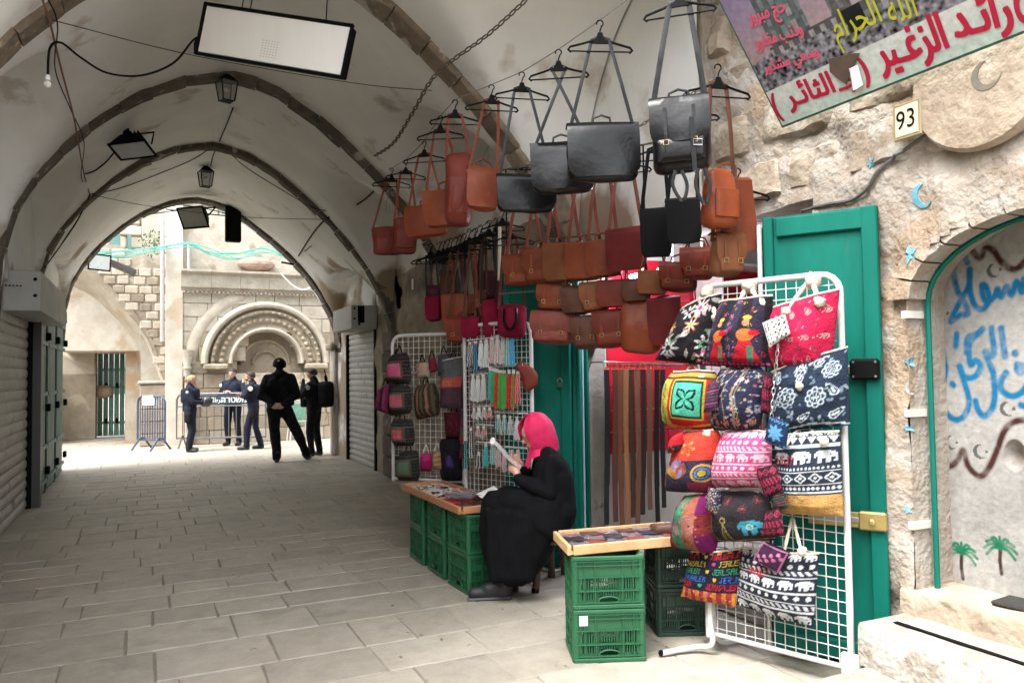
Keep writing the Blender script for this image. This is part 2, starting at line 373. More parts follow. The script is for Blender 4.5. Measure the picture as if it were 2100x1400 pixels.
# ================================================================ shop fronts, near wall, the lane beyond
M_SLAT = mat('shutter grey', (.48, .475, .44), (.36, .355, .32), rough=.55, scale=4, bump=.1, c3=(.13, .115, .095), s3=3, t3=.62, obj_var=.08)
M_DKGREEN = mat('old green paint', (.06, .16, .13), (.04, .11, .09), rough=.5, scale=5, bump=.15, c3=(.10, .22, .18), s3=5, t3=.6, obj_var=.1)
M_PALEGRN = mat('pale green paint', (.13, .27, .21), (.09, .2, .155), rough=.55, scale=4, bump=.15, c3=(.2, .3, .25), s3=6, t3=.6, obj_var=.1)
M_BLACK = paint('black iron', (.004, .004, .0045), .6, spec=.08)
M_BOXMET = mat('shutter box sheet', (.46, .46, .43), (.36, .36, .34), rough=.6, scale=3, bump=.08, c3=(.22, .20, .17), s3=2.5, t3=.63)
M_BOXUNDER = M_BOXMET
def shutter(name, label, x, y0, y1, z1, side, n):
    """rolling shutter; side=+1 faces +x"""
    t = thing(name, label, 'shutter', (x, (y0+y1)/2, 0)); h = z1/n
    for i in range(n):
        z = h*i; P = []
        prof = [(0, 0), (.003, .08), (.012, .3), (.014, .62), (.006, .9), (0, 1)]
        for yy in (y0, y1):
            for a, c in prof: P.append((x+side*a, yy, z+.002+c*(h-.004)))
            for a, c in reversed(prof): P.append((x+side*(a-.006), yy, z+.002+c*(h-.004)))
        k = len(prof)*2; F = [(q, (q+1) % k, k+(q+1) % k, k+q) for q in range(k)] + [tuple(range(k-1, -1, -1)), tuple(range(k, 2*k))]
        MB().add(P, F).build('slat', M_SLAT, t)
    for yy in (y0, y1): MB().box((x+side*.02, yy, z1/2), (.07, .06, z1)).build('guide_rail', M_BLACK, t)
    return t
shutter('rolling_shutter', 'grey rolling shutter at the left edge, under the rust streaked metal box', XL-.05, 8.1, 10.5, 2.3, 1, 20)
shutter('rolling_shutter', 'pale grey rolling shutter right of the police officers under a small metal box', XR+.04, 11.75, 13.6, 2.2, -1, 22)
def metal_box(label, x0, x1, y0, y1, z0, z1, side):
    t = thing('shutter_box', label, 'shutter box', ((x0+x1)/2, (y0+y1)/2, z0))
    MB().bbox(((x0+x1)/2, (y0+y1)/2, (z0+z1)/2), (x1-x0, y1-y0, z1-z0), .006).build('casing', M_BOXMET, t)
    for q in range(4):
        MB().sphere((x1-.05 if side > 0 else x0+.05, y0-.004, z0+.07+.08*q) if q % 2 else (x0+.12, y0-.004, z0+.07+.08*q), (.018, .012, .018)).build('bolt', M_BLACK, t)
    return t
t = metal_box('long sheet metal shutter box jutting from the left wall, rust streaked', -1.42, -.93, 8.75, 11.3, 2.16, 2.55, 1)
for q in range(7): MB().box((-1.28+.03*q, 8.742, 2.4), (.018, .006, .012)).build('vent_slot', M_BLACK, t)
t = metal_box('short pale metal shutter box above the shutter right of the police officers', 2.83, XR, 11.62, 12.9, 2.2, 2.56, -1)
MB().box((2.98, 11.612, 2.42), (.10, .012, .26)).build('side_hatch', M_BLACK, t)
# tilted panel over that box
A, B_, C_, D_ = atX(637, 512, 2.6), atX(690, 455, 2.75), atX(737, 562, 3.05), atX(668, 585, 2.85)
P = [A, B_, C_, D_]; nrm = (B_-A).cross(D_-A).normalized()
tag(MB().add([p for p in P]+[p+nrm*.03 for p in P], [(0, 1, 2, 3), (7, 6, 5, 4)]+[(i, 4+i, 4+(i+1) % 4, (i+1) % 4) for i in range(4)]).build('tilted_board', mat('faded panel', (.44, .44, .42), (.36, .37, .36), rough=.6, scale=3, c3=(.25, .40, .42), s3=5, t3=.66)), 'faded grey panel tilted against the vault above the short shutter box', 'panel')
# left green folding doors
t = thing('folding_door', 'dark green slatted folding door at the left end of the covered street', 'door', (XL, 12.4, 0))
y = 10.72; 
for leaf in range(3):
    y0 = 10.72+leaf*1.15; y1 = y0+1.1
    for k in range(5):
        yy = lerp(y0+.08, y1-.12, (k+.5)/5)
        MB().bbox((XL+.0, yy, 1.2), (.035, .17, 2.34), .01).build('plank', M_DKGREEN, t)
    for zz in (.18, .62, 1.3, 1.95, 2.3): MB().box((XL+.028, (y0+y1)/2, zz), (.02, 1.06, .05)).build('crossbar', M_DKGREEN, t)
    for zz in (.3, 1.12, 2.05): MB().bbox((XL+.045, y1-.02, zz), (.05, .12, .10), .01).build('hinge', M_BLACK, t)
    MB().box((XL-.02, y0, 1.2), (.06, .05, 2.4)).build('door_post', M_BLACK, t)
MB().box((XL, 12.45, 2.42), (.1, 3.6, .08)).build('head_rail', M_DKGREEN, t)
# ---------------------------------------------------------------- near stone wall on the right
NX = 3.3
nw = thing('stone_wall', None, None, (NX+.2, 2.5, 0)); nw['kind'] = 'structure'
DY0, DY1, DZ = 2.50, 1.2, 2.05   # arched doorway: far jamb, near jamb, spring
def in_door(y, z, m=0):
    c = (DY0+DY1)/2; r = (DY0-DY1)/2+m
    if abs(y-c) > r: return False
    return z < 1.82 + .36*math.sqrt(max(0, 1-((y-c)/r)**2)) + m
# plaster/rubble backing
ny, nz = 118, 196; y0, y1, z1 = .9, 3.9, 5.0
A = np.array([(NX, lerp(y0, y1, i/ny), lerp(0, z1, j/nz)) for j in range(nz+1) for i in range(ny+1)])
e = fbm(A*2.6, 5)*.05 + np.maximum(0, fbm(A*9, 2))*.012; A[:, 0] -= e
b = MB(); V = list(A); b.v = [tuple(v) for v in V]
for j in range(nz):
    for i in range(ny):
        yy, zz = lerp(y0, y1, (i+.5)/ny), lerp(0, z1, (j+.5)/nz)
        if in_door(yy, zz) or (yy > 3.03 and zz < 2.42): continue
        q = j*(ny+1)+i; b.f.append((q, q+1, q+ny+2, q+ny+1)); b.m.append(0)
M_RUB = mat('white washed rubble', (.40, .37, .33), (.27, .215, .16), rough=.95, scale=4, bump=1, bscale=30, c3=(.30, .225, .155), s3=2.1, t3=.54, w3=.07)
b.build('rubble_face', M_RUB, nw, smooth=70); b_v, b_f = list(b.v), list(b.f)
b = MB(); wslab(b, NX+.07, 3.8, 2.53, 3.03, 0, 2.42); wslab(b, NX+.07, 3.8, .8, 3.9, 2.48, 5.2); wslab(b, NX+.07, 3.8, -9, 1.1, 0, 3.2); b.build('wall_core', M_RUB, nw)  # unseen stretch beside the camera kept low so more sky light enters
def rock(y0, y1, z0, z1, pro=.05, m=None, seed=0):
    ny, nz = 9, 7; P = []
    for j in range(nz):
        for i in range(ny):
            u, v = i/(ny-1), j/(nz-1); P.append((0, lerp(y0, y1, u), lerp(z0, z1, v)))
    A = np.array(P); n1 = fbm(A*4.5+seed, 4); n2 = fbm(A*6+9+seed, 2)
    for q, (i, j) in enumerate([(i, j) for j in range(nz) for i in range(ny)]):
        u, v = i/(ny-1), j/(nz-1); edge = min(u, 1-u)*(y1-y0), min(v, 1-v)*(z1-z0); e = min(1, min(edge)/.05)
        A[q, 0] = NX - (pro*e**.5 + .038*n1[q]*e) + (.05 if e == 0 else 0)
        A[q, 1] += .018*n2[q]; A[q, 2] += .018*n1[q]
    return MB().grid(list(A), ny, nz).build('stone', m or M_STONE, nw, smooth=45)
z = .0; sd_ = 0
while z < 4.8:
    h = random.uniform(.28, .42); y = 1.0+random.uniform(-.2, .1)
    while y < 3.85:
        ln = random.uniform(.3, .62); a, c = max(y, 1.0), min(y+ln, 3.88); sd_ += 3.7
        mid = ((a+c)/2, z+h/2)
        clear = not any(in_door(yy, zz, .17) for yy in (a, c, mid[0]) for zz in (z, z+h, mid[1]))
        if clear and not ((c > 3.0) and z < 2.42) and c-a > .12 and random.random() < (.95 if z > 1.9 else .45):
            rock(a+.012, c-.012, z+.012, z+h-.012, random.uniform(.01, .035) if z > 2.3 else .004, seed=sd_)
        y += ln
    z += h
# edge arch stones over the door
c = (DY0+DY1)/2; r = (DY0-DY1)/2
for k in range(12):
    a0, a1 = math.pi*k/12, math.pi*(k+1)/12; P = []
    for aa in np.linspace(a0+.012, a1-.012, 4):
        for rr in (.955, 1.13):
            yy = c+r*rr*math.cos(aa); zz = 1.82+(.36+.62*(rr-1))*math.sin(aa); P.append((yy, zz))
    Q = [(NX-.022-.02*random.random(), yy, zz) for yy, zz in P] + [(NX+.15, yy, zz) for yy, zz in P]
    F = [(2*i, 2*i+1, 2*i+3, 2*i+2) for i in range(3)] + [(2*i, 2*i+2, 8+2*i+2, 8+2*i) for i in range(3)] + [(2*i+1, 8+2*i+1, 8+2*i+3, 2*i+3) for i in range(3)] + [(0, 8, 9, 1), (6, 7, 15, 14)]
    MB().add(Q, F).build('arch_stone', M_RUB, nw, smooth=40)
# jamb reveal of the doorway
b = MB(); P = []
op = [(DY0, .4)] + [(c+r*math.cos(a), 1.82+.36*math.sin(a)) for a in np.linspace(0, math.pi, 19)] + [(DY1, .4)]
for yy, zz in op: P += [(NX-.01, yy, zz), (NX+.26, yy, zz)]
b.grid(P, 2, len(op)); b.build('door_reveal', M_RUB, nw)
# metal frame round the painted recess
b = MB(); b.tube([(NX+.10, yy if abs(yy-c) > .01 else yy, zz) for yy, zz in [(DY0-.03, .4)]+[(c+(r-.03)*math.cos(a), 1.80+.345*math.sin(a)) for a in np.linspace(0, math.pi, 19)]+[(DY1+.03, .4)]], .013, 6)
M_TEAL = mat('teal gloss paint', (.004, .128, .095), (.003, .095, .072), rough=.5, scale=3, bump=.15, bscale=10, spec=.12, c3=(.03, .11, .085), s3=4, t3=.62, w3=.12, stretch=(2, 2, .5))
dr = thing('door_frame', 'thin teal metal frame round the graffiti covered doorway', 'door frame', (NX+.1, DY0, .4))
b.build('arched_bar', M_TEAL, dr)
for zz in (.75, 1.28, 1.75): MB().box((NX+.03, DY0-.0, zz), (.12, .03, .035)).build('frame_bracket', paint('bracket', (.6, .58, .52)), dr)
# steps and threshold
M_STEP = mat('pale step stone', (.36, .335, .29), (.25, .22, .18), rough=.85, scale=8, bump=.8, bscale=38, c3=(.42, .40, .36), s3=4, t3=.5)
st = thing('stone_steps', 'two pale stone steps below the graffiti doorway, black strip on the upper', 'steps', (3.0, 1.9, 0))
def rough_slab(x0, x1, y0, y1, z0, z1, name, par, amp=.006, m=None):
    b = MB(); nx, ny = 14, 30; P = []
    ring = lambda x, z: (x, z)
    prof = [(x0, z0), (x0, lerp(z0, z1, .5)), (x0+.004, z1-.012), (x0+.016, z1), (lerp(x0, x1, .35), z1), (lerp(x0, x1, .7), z1), (x1, z1)]
    for j in range(ny+1):
        yy = lerp(y0, y1, j/ny)
        for a, zz in prof: P.append((a, yy, zz))
    A = np.array(P); A[:, 0] -= amp*fbm(A*8, 3); A[:, 2] += amp*.6*fbm(A*6+4, 3)*(A[:, 2] > z0+.01)
    b.grid(list(A), len(prof), ny+1)
    e = ny*len(prof); b.f.append(tuple(e+i for i in range(len(prof)))+()); b.m.append(0)
    b.f[-1] = tuple([e+i for i in range(len(prof))])
    V = len(b.v); b.v.append((x1, y1, z0)); b.f[-1] = tuple([e+i for i in range(len(prof))]+[V]); 
    return b.build(name, m or M_STEP, par, smooth=45)
rough_slab(2.58, 3.4, .9, 2.5, 0, .15, 'lower_step', st)
rough_slab(2.94, 3.42, .9, 2.54, .15, .335, 'upper_step', st)
MB().box((3.09, 1.7, .341), (.028, 1.52, .004)).build('anti_slip_strip', M_BLACK, st)
rough_slab(3.25, 3.62, .9, 2.56, .335, .45, 'threshold', st, .01, M_STONE)
# painted recess panel, colours sprayed on a fine surface
GX = NX+.26
def seg_d(Y, Z, pts):
    d = np.full(Y.shape, 9.0)
    for (a, b_), (c_, e_) in zip(pts, pts[1:]):
        vx, vy = c_-a, e_-b_; L = vx*vx+vy*vy+1e-12; t = np.clip(((Y-a)*vx+(Z-b_)*vy)/L, 0, 1)
        d = np.minimum(d, np.hypot(Y-a-t*vx, Z-b_-t*vy))
    return d
def smooth_pts(pts, n=8):
    """Catmull-Rom through pts"""
    p = [pts[0]]+list(pts)+[pts[-1]]; out = []
    for i in range(1, len(p)-2):
        for k in range(n):
            t = k/n; out.append(tuple(.5*((2*p[i][j])+(-p[i-1][j]+p[i+1][j])*t+(2*p[i-1][j]-5*p[i][j]+4*p[i+1][j]-p[i+2][j])*t*t+(-p[i-1][j]+3*p[i][j]-3*p[i+1][j]+p[i+2][j])*t**3) for j in range(len(pts[0]))))
    out.append(tuple(pts[-1])); return out
# strokes traced in picture coordinates of the wall, laid onto the wall plane
def z6(x, y): return (1880+x*220/531, 420+y*580/1400)
BLUE = [[(245, 285), (225, 245), (195, 265), (180, 330), (200, 420), (240, 490), (255, 540), (215, 545), (170, 575), (220, 470), (255, 400), (258, 320)],
        [(258, 320), (262, 420), (290, 500), (330, 515), (360, 470), (345, 410), (322, 395), (330, 450), (350, 480), (385, 455), (400, 420)], [(400, 420), (420, 455), (445, 405), (470, 445), (495, 380), (520, 430), (531, 370)],
        [(130, 725), (145, 820), (125, 920), (135, 1010), (190, 1062), (240, 1040), (262, 970), (240, 880), (215, 800)],
        [(215, 800), (240, 850), (290, 850), (320, 800), (295, 770), (270, 790), (260, 720), (275, 670), (330, 615), (300, 640), (255, 660), (248, 730)], [(200, 640), (196, 700)], [(178, 885), (184, 892)],
        [(372, 610), (385, 720), (370, 750), (340, 730), (380, 830), (390, 940), (375, 1010), (335, 1045), (305, 1010), (295, 970)], [(420, 610), (440, 750)], [(488, 732), (490, 738)],
        [(445, 830), (420, 870), (425, 920), (470, 945), (520, 930), (560, 880)], [(500, 790), (525, 800), (520, 830), (500, 815), (505, 790)], [(110, 265), (185, 200)], [(135, 268), (190, 215)], [(520, 990), (560, 1000)]]
BROWN = [[(205, 140), (250, 195), (305, 262), (335, 215), (375, 225), (420, 285), (475, 318), (520, 300), (560, 250)],
         [(80, 300), (105, 360), (130, 395), (85, 420), (80, 500), (88, 590), (108, 650), (92, 700), (85, 800), (103, 870), (92, 930), (105, 1050), (108, 1180), (125, 1260), (165, 1292), (205, 1262), (232, 1215), (255, 1290), (310, 1342), (355, 1310), (400, 1210), (440, 1110), (490, 1072), (560, 1060)]]
def to_wall(pts): return [(atX(*z6(x, y), GX).y, atX(*z6(x, y), GX).z) for x, y in pts]
ny, nz = 230, 360; ya, yb, za, zb_ = 2.50, 1.6, .45, 2.38
Yg, Zg = np.meshgrid(np.linspace(ya, yb, ny), np.linspace(za, zb_, nz)); flat = lambda q: q.ravel()
Pn = np.stack([np.full(Yg.size, GX), flat(Yg), flat(Zg)], 1); base = np.array([.38, .372, .35])[None]*(1+.16*fbm(Pn*2.5, 4))[:, None]
def spray(C, pts, col, wd, soft):
    d = flat(seg_d(Yg, Zg, pts)); a = np.clip(1-(d-wd*.45)/soft, 0, 1)**1.5; a *= np.clip(.95+.35*fbm(Pn*22, 3), 0, 1); return C*(1-a[:, None])+np.array(col)[None]*a[:, None]
C_ = base
for p in BROWN: C_ = spray(C_, to_wall(smooth_pts(p, 5)), (.055, .018, .014), .020, .016)
for p in BLUE: C_ = spray(C_, to_wall(smooth_pts(p, 5)), (.008, .15, .31), .022, .013)
def crescent(C, x, y, s, col=(.05, .05, .05)):
    o = atX(*z6(x, y), GX); d1 = np.hypot(Yg-o.y, Zg-o.z); d2 = np.hypot(Yg-o.y+s*.42, Zg-o.z-s*.1)
    a = flat(((d1 < s) & (d2 > s*.86)).astype(float)); ds = flat(np.hypot(Yg-o.y+s*.9, Zg-o.z-s*.05)); a = np.maximum(a, ds < s*.22); return C*(1-a[:, None]*.85)+np.array(col)[None]*a[:, None]*.85
for x, y in ((380, 325), (125, 540), (170, 1175), (315, 1220), (450, 1010)): C_ = crescent(C_, x, y, .034)
# palm trees stencilled low on the wall
def z4(x, y): return (1640+x*.7, 420+y*.7)
for x, y in ((473, 1020), (585, 1005)):
    o = atX(*z4(x, y), GX); f = atX(*z4(x+4, y+75), GX)
    C_ = spray(C_, [(o.y, o.z), (f.y+.006, (o.z+f.z)/2), (f.y, f.z)], (.05, .028, .02), .014, .006)
    for k in range(9):
        a = -.5+k*(math.pi+1)/8; q = [(o.y, o.z), (o.y+.04*math.cos(a), o.z+.035*math.sin(a)+.012), (o.y+.075*math.cos(a), o.z+.06*math.sin(a)-.012)]
        C_ = spray(C_, smooth_pts(q, 4), (.01, .16, .08), .010, .006)
for x, y, s in ((480, 1245, .07), (585, 1250, .06), (440, 1100, .05)):
    o = atX(*z4(x, y), GX); a = flat(np.exp(-((Yg-o.y)/s)**2-((Zg-o.z)/.018)**2))[:, None]*.6; C_ = C_*(1-a)+np.array([.3, .2, .13])*a
hole = atX(*z6(490, 1240), GX)
e = fbm(Pn*3, 3)*.008; dh = np.hypot((Pn[:, 1]-hole.y)/.05, (Pn[:, 2]-hole.z)/.07); e2 = np.clip(1-dh, 0, 1)**.5*.05
C_ = C_*(1-np.clip(1.3-dh, 0, 1)[:, None]*.75)+np.array([.16, .12, .09])*np.clip(1.3-dh, 0, 1)[:, None]*.75
Pn[:, 0] += e + e2
b = MB().grid(list(Pn), ny, nz); o = b.build('painted_wall', vmat('sprayed plaster', .8, .25, 40), nw, smooth=70, cols=np.clip(C_, 0, 1))
tag(MB().bbox((NX+.16, 1.95, .462), (.16, .5, .02), .008, rotz(.1)).build('door_mat', mat('dark mat', (.05, .045, .04), rough=1, bump=1, bscale=200)), 'dark rough doormat on the threshold of the graffiti doorway', 'doormat')
# blue star and moon daubs on the whitewash
from mathutils.bvhtree import BVHTree
for o_ in nw.children:
    if o_.name.split('.')[0] in ('stone', 'arch_stone'):
        q_ = len(b_v); b_v += [tuple(v.co+WORLD[nw.name]) for v in o_.data.vertices]; b_f += [tuple(q_+i for i in p.vertices) for p in o_.data.polygons]
BV = BVHTree.FromPolygons(b_v, b_f)
def on_wall(y, z, off=.004):
    h = BV.ray_cast(Vector((NX-.6, y, z)), Vector((1, 0, 0))); return Vector(((h[0].x if h[0] else NX)-off, y, z))
def daub(px, py, s, kind, col):
    o = atX(px, py, NX-.02); poly = []
    if kind == 'star':
        for k in range(10): a = math.pi/2+k*math.pi/5+.3; rr = s if k % 2 == 0 else s*.42; poly.append((rr*math.cos(a), rr*math.sin(a)))
    else:
        for k in range(11): a = 1.9+k*.34; poly.append((s*math.cos(a), s*math.sin(a)))
        for k in range(11): a = 1.9+(10-k)*.34; poly.append((s*.78*math.cos(a)+s*.28, s*.85*math.sin(a)+s*.06))
    b = MB(); n = len(poly); pts = [tuple(on_wall(o.y-x_, o.z+y_, .006)) for x_, y_ in poly]; back = [(x_+.014, y_, z_) for x_, y_, z_ in pts]; cc_ = tuple(on_wall(o.y, o.z))
    b.add(pts+back+[cc_], ([(i, (i+1) % n, 2*n) for i in range(n)] if kind == 'star' else [(i, i+1, n-2-i, n-1-i) for i in range(n//2-1)])+[(i, n+i, n+(i+1) % n, (i+1) % n) for i in range(n)]); return b.build('painted_'+kind, col, nw)
M_BLUEP = mat('blue daub', (.08, .28, .40), (.16, .38, .46), rough=.9, scale=30, c3=(.34, .31, .27), s3=26, t3=.6, w3=.1)
for a in ((1870, 522, .05, 'star'), (1858, 742, .035, 'star'), (1862, 878, .02, 'star'), (1861, 1045, .022, 'star'), (1787, 335, .03, 'star')): daub(*a, M_BLUEP)
daub(1890, 400, .06, 'moon', M_BLUEP); daub(1863, 795, .035, 'moon', paint('grey daub', (.35, .35, .34)))
# house number plate, carved round plaques, cable
from_px = lambda px, py, x: atX(px, py, x)
def text_mesh(body, size, font_bold=False):
    c = bpy.data.curves.new('lettering', 'FONT'); c.body = body; c.size = size; c.align_x = 'CENTER'; c.align_y = 'CENTER'; c.extrude = 0; c.resolution_u = 3
    o = bpy.data.objects.new('lettering', c); COL.objects.link(o); bpy.context.view_layer.update(); m = o.to_mesh()
    V = [tuple(v.co) for v in m.vertices]; F = [tuple(p.vertices) for p in m.polygons]; o.to_mesh_clear(); bpy.data.objects.remove(o); bpy.data.curves.remove(c); return V, F
def letter_on(name, body, size, O, A, B, m, parent, sx=1, bold=0, shear=0):
    V, F = text_mesh(body, size); O, A, B = Vector(O), Vector(A), Vector(B); b = MB()
    for dx in ([0] if not bold else [-bold, 0, bold]):
        N = A.cross(B)*(.0008*(1 if dx == 0 else .5 if dx < 0 else .2)); b.add([O+A*(x*sx+dx+shear*y)+B*y+N for x, y, z_ in V], F)
    return b.build(name, m, parent)
o = from_px(1862, 247, NX-.09); pl = thing('house_number', 'small cream tile with the house number 93 in a gold border', 'number plate', tuple(o))
MB().bbox((o.x, o.y, o.z), (.02, .145, .17), .004).build('border', paint('old gold', (.30, .24, .12)), pl)
MB().bbox((o.x-.005, o.y, o.z), (.018, .118, .143), .003).build('tile', paint('cream tile', (.62, .56, .42), .3), pl)
letter_on('digits', '93', .125, (o.x-.0155, o.y, o.z), (0, -1, 0), (0, 0, 1), M_BLACK, pl, .85)
o = from_px(2010, 160, NX-.06); dk = thing('round_plaque', 'round carved stone plaque with a crescent under the big sign', 'plaque', tuple(o))
Mx = Matrix.Translation(o) @ Matrix.Rotation(-math.pi/2, 4, 'Y')
MB().lathe([(.30, -.05), (.315, 0), (.30, .03), (.28, .035)], 36, Mx).build('disc', M_STONE, dk, smooth=40)
b = MB(); cr = [(.066*math.cos(1.9+k*.36), .066*math.sin(1.9+k*.36)) for k in range(12)]+[(.052*math.cos(1.9+(11-k)*.36)+.016, .055*math.sin(1.9+(11-k)*.36)+.009) for k in range(12)]
b.prism(cr, Vector((o.x-.038, o.y-.05, o.z-.01)), (0, -1, 0), (0, 0, 1), (1, 0, 0), .02); b.build('crescent', mat('dark crescent', (.13, .12, .10), (.2, .17, .13), rough=.9, scale=30), dk)
cab = [on_wall(from_px(x, y, NX-.03).y, from_px(x, y, NX-.03).z, .014) for x, y in ((1640, 432), (1700, 418), (1745, 410), (1780, 385), (1805, 350), (1850, 310), (1900, 275), (1960, 255), (2040, 240), (2110, 215))]
tag(MB().tube([on_wall(q.y, q.z, .012) if False else Vector((min(on_wall(q.y, q.z, .012).x, q.x), q.y, q.z)) for q in [Vector(p) for p in smooth_pts([tuple(p) for p in cab], 5)]], .010, 6).build('wall_cable', paint('grey cable', (.10, .095, .09))), 'dark cable running up the stone wall under the house number', 'cable')
# ---------------------------------------------------------------- big leaning sign
PA = atX(1605, 258, 3.13); PB = Vector((3.13, 1.55, PA.z-.0)); lean = (atX(1487, 0, 2.72)-PA); lean = Vector((lean.x, 0, lean.z)).normalized()
sgn = thing('shop_sign', 'large printed sign leaning out over the stone wall with red Arabic lettering', 'sign', tuple(PA))
SA = Vector((0, -1, 0)); SB = lean; SN = SA.cross(SB); SN = SN if SN.x < 0 else -SN
SW, SH = 1.75, .80
MB().prism([(-.012, -.012), (SW, -.012), (SW, SH), (-.012, SH)], PA-SN*.03, SA, SB, SN, .028).build('backing_board', paint('green trim', (.05, .14, .10)), sgn)
nu, nv = 420, 190; Ug, Vg = np.meshgrid(np.linspace(0, SW, nu), np.linspace(0, SH, nv)); u, v = Ug.ravel(), Vg.ravel()
Q = np.stack([u, v, 0*u], 1); C_ = np.zeros((u.size, 3)); white = v < .20
mint = np.array([.62, .76, .68]); wht = np.array([.74, .77, .72]); tt = np.clip(v/.2, 0, 1)[:, None]; C_[:] = mint*(1-tt)+wht*tt
sky_ = np.array([.42, .36, .42])*(1-np.clip((v-.35)/.45, 0, 1))[:, None]+np.array([.30, .26, .38])*np.clip((v-.35)/.45, 0, 1)[:, None]
sky_[u < .6] = (np.array([.50, .36, .33])*(1-np.clip((v[u < .6]-.3)/.4, 0, 1))[:, None]+np.array([.30, .24, .38])*np.clip((v[u < .6]-.3)/.4, 0, 1)[:, None])
C_[~white] = sky_[~white]
crowd = (~white) & (v < .36+.04*np.sin(u*4)); nn = fbm(Q*55, 2); C_[crowd] = np.array([.22, .215, .24])*(1+1.0*nn[crowd])[:, None]
def block(u0, u1, v0, v1, col, col2, fy=24):
    s_ = (u > u0) & (u < u1) & (v > v0) & (v < v1) & ~white; k = ((np.sin(u*95) > .2) & (np.sin(v*fy*3.1) > -.6))[s_]; C_[s_] = np.where(k[:, None], np.array(col), np.array(col2))*(1+.25*nn[s_])[:, None]
block(.17, .42, .36, .80, (.22, .26, .26), (.12, .14, .14)); block(.30, .36, .40, .9, (.35, .36, .33), (.14, .2, .2)); block(.55, .66, .36, .62, (.20, .2, .2), (.12, .12, .12)); block(.62, 1.0, .33, .40, (.34, .33, .33), (.2, .2, .2))
block(.15, 1.75, .355, .40, (.36, .34, .33), (.10, .10, .10)); block(.95, 1.75, .40, .56, (.38, .36, .37), (.25, .25, .26))
kb = (u > .60) & (u < .70) & (v > .285) & (v < .40); C_[kb] = .02
b = MB().grid([PA+SA*a+SB*c_+SN*.001 for a, c_ in zip(u, v)], nu, nv); b.build('printed_face', vmat('printed vinyl', .45, .02), sgn, cols=np.clip(C_, 0, 1))
M_RED = paint('sign red', (.48, .012, .05), .4); M_YEL = paint('sign yellow', (.50, .52, .03), .4); M_PINK = paint('sign rose', (.70, .12, .20), .4); M_WHITE = paint('white paint', (.78, .78, .76), .4)
AR = {'ا': 'ﺍﺎ', 'أ': 'ﺃﺄ', 'ب': 'ﺏﺐﺑﺒ', 'ث': 'ﺙﺚﺛﺜ', 'ج': 'ﺝﺞﺟﺠ', 'ح': 'ﺡﺢﺣﺤ', 'د': 'ﺩﺪ', 'ذ': 'ﺫﺬ', 'ر': 'ﺭﺮ', 'ز': 'ﺯﺰ', 'س': 'ﺱﺲﺳﺴ', 'ش': 'ﺵﺶﺷﺸ', 'ع': 'ﻉﻊﻋﻌ', 'غ': 'ﻍﻎﻏﻐ', 'ف': 'ﻑﻒﻓﻔ', 'ك': 'ﻙﻚﻛﻜ', 'ل': 'ﻝﻞﻟﻠ',
      'م': 'ﻡﻢﻣﻤ', 'ن': 'ﻥﻦﻧﻨ', 'ه': 'ﻩﻪﻫﻬ', 'و': 'ﻭﻮ', 'ي': 'ﻱﻲﻳﻴ', 'ئ': 'ﺉﺊﺋﺌ', 'ـ': 'ــــ'}
def shape_ar(s):
    out = []
    for i, ch in enumerate(s):
        if ch not in AR: out.append(ch); continue
        pj = i > 0 and s[i-1] in AR and len(AR[s[i-1]]) == 4; nj = i+1 < len(s) and s[i+1] in AR and len(AR[ch]) == 4
        f = AR[ch]; out.append(f[(3 if pj and nj else 1 if pj else 2 if nj else 0)] if len(f) == 4 else f[1 if pj else 0])
    return ''.join(reversed(out)).replace('(', '\0').replace(')', '(').replace('\0', ')')
def sgn_text(name, s, size, a, c_, m, bold=.004, ang=0, sx=1):
    A_ = (SA*math.cos(ang)+SB*math.sin(ang)); B_2 = (SB*math.cos(ang)-SA*math.sin(ang)); return letter_on(name, shape_ar(s), size, PA+SA*a+SB*c_+SN*.004, A_, B_2, m, sgn, sx, bold)
def S_uv(px, py):
    r_ = ray(px, py); h = CAMP+r_*((PA-CAMP).dot(SN)/r_.dot(SN)); return (h-PA).dot(SA), (h-PA).dot(SB)
def sgn_fit(name, vis, c4, m, bold, raw=False):
    """fit text between picture points (left, right) on its middle line, with height h metres"""
    (x0, y0), (x1, y1), hh = c4; u0, v0 = S_uv(x0, y0); u1, v1 = S_uv(x1, y1); s_ = vis if raw else shape_ar(vis); V, F = text_mesh(s_, 1.0); X = [q[0] for q in V]; Y = [q[1] for q in V]; L = math.hypot(u1-u0, v1-v0); ca, sa = (u1-u0)/L, (v1-v0)/L
    kx, ky = L/(max(X)-min(X)), hh/(max(Y)-min(Y)); mx_, my_ = (max(X)+min(X))/2, (max(Y)+min(Y))/2; A_ = SA*ca+SB*sa; B_2 = SB*ca-SA*sa; O_ = PA+SA*(u0+u1)/2+SB*(v0+v1)/2+SN*.004; bb = MB()
    for q, dx in enumerate((-bold, 0, bold)):
        for w_, dy in enumerate((-bold*.6, bold*.6)): bb.add([O_+A_*((x-mx_)*kx+dx)+B_2*((y-my_)*ky+dy)+SN*(.0004*q+.0002*w_) for x, y, z_ in V], F)
    bb.build(name, m, sgn)
sgn_fit('red_lettering', '(', ((1588, 222), (1598, 219), .16), M_RED, .004, True); sgn_fit('red_lettering', 'الثائـر', ((1614, 205), (1708, 172), .15), M_RED, .005); sgn_fit('red_lettering', 'جـ', ((1722, 182), (1760, 170), .07), M_RED, .004)
sgn_fit('red_lettering', ')', ((1766, 148), (1780, 143), .16), M_RED, .004, True); sgn_fit('red_lettering', 'الزغـير', ((1800, 118), (1938, 72), .21), M_RED, .006); sgn_fit('red_lettering', 'رائـد', ((1956, 52), (2072, 20), .20), M_RED, .006); sgn_fit('red_lettering', 'ح', ((2082, 10), (2112, 0), .16), M_RED, .006)
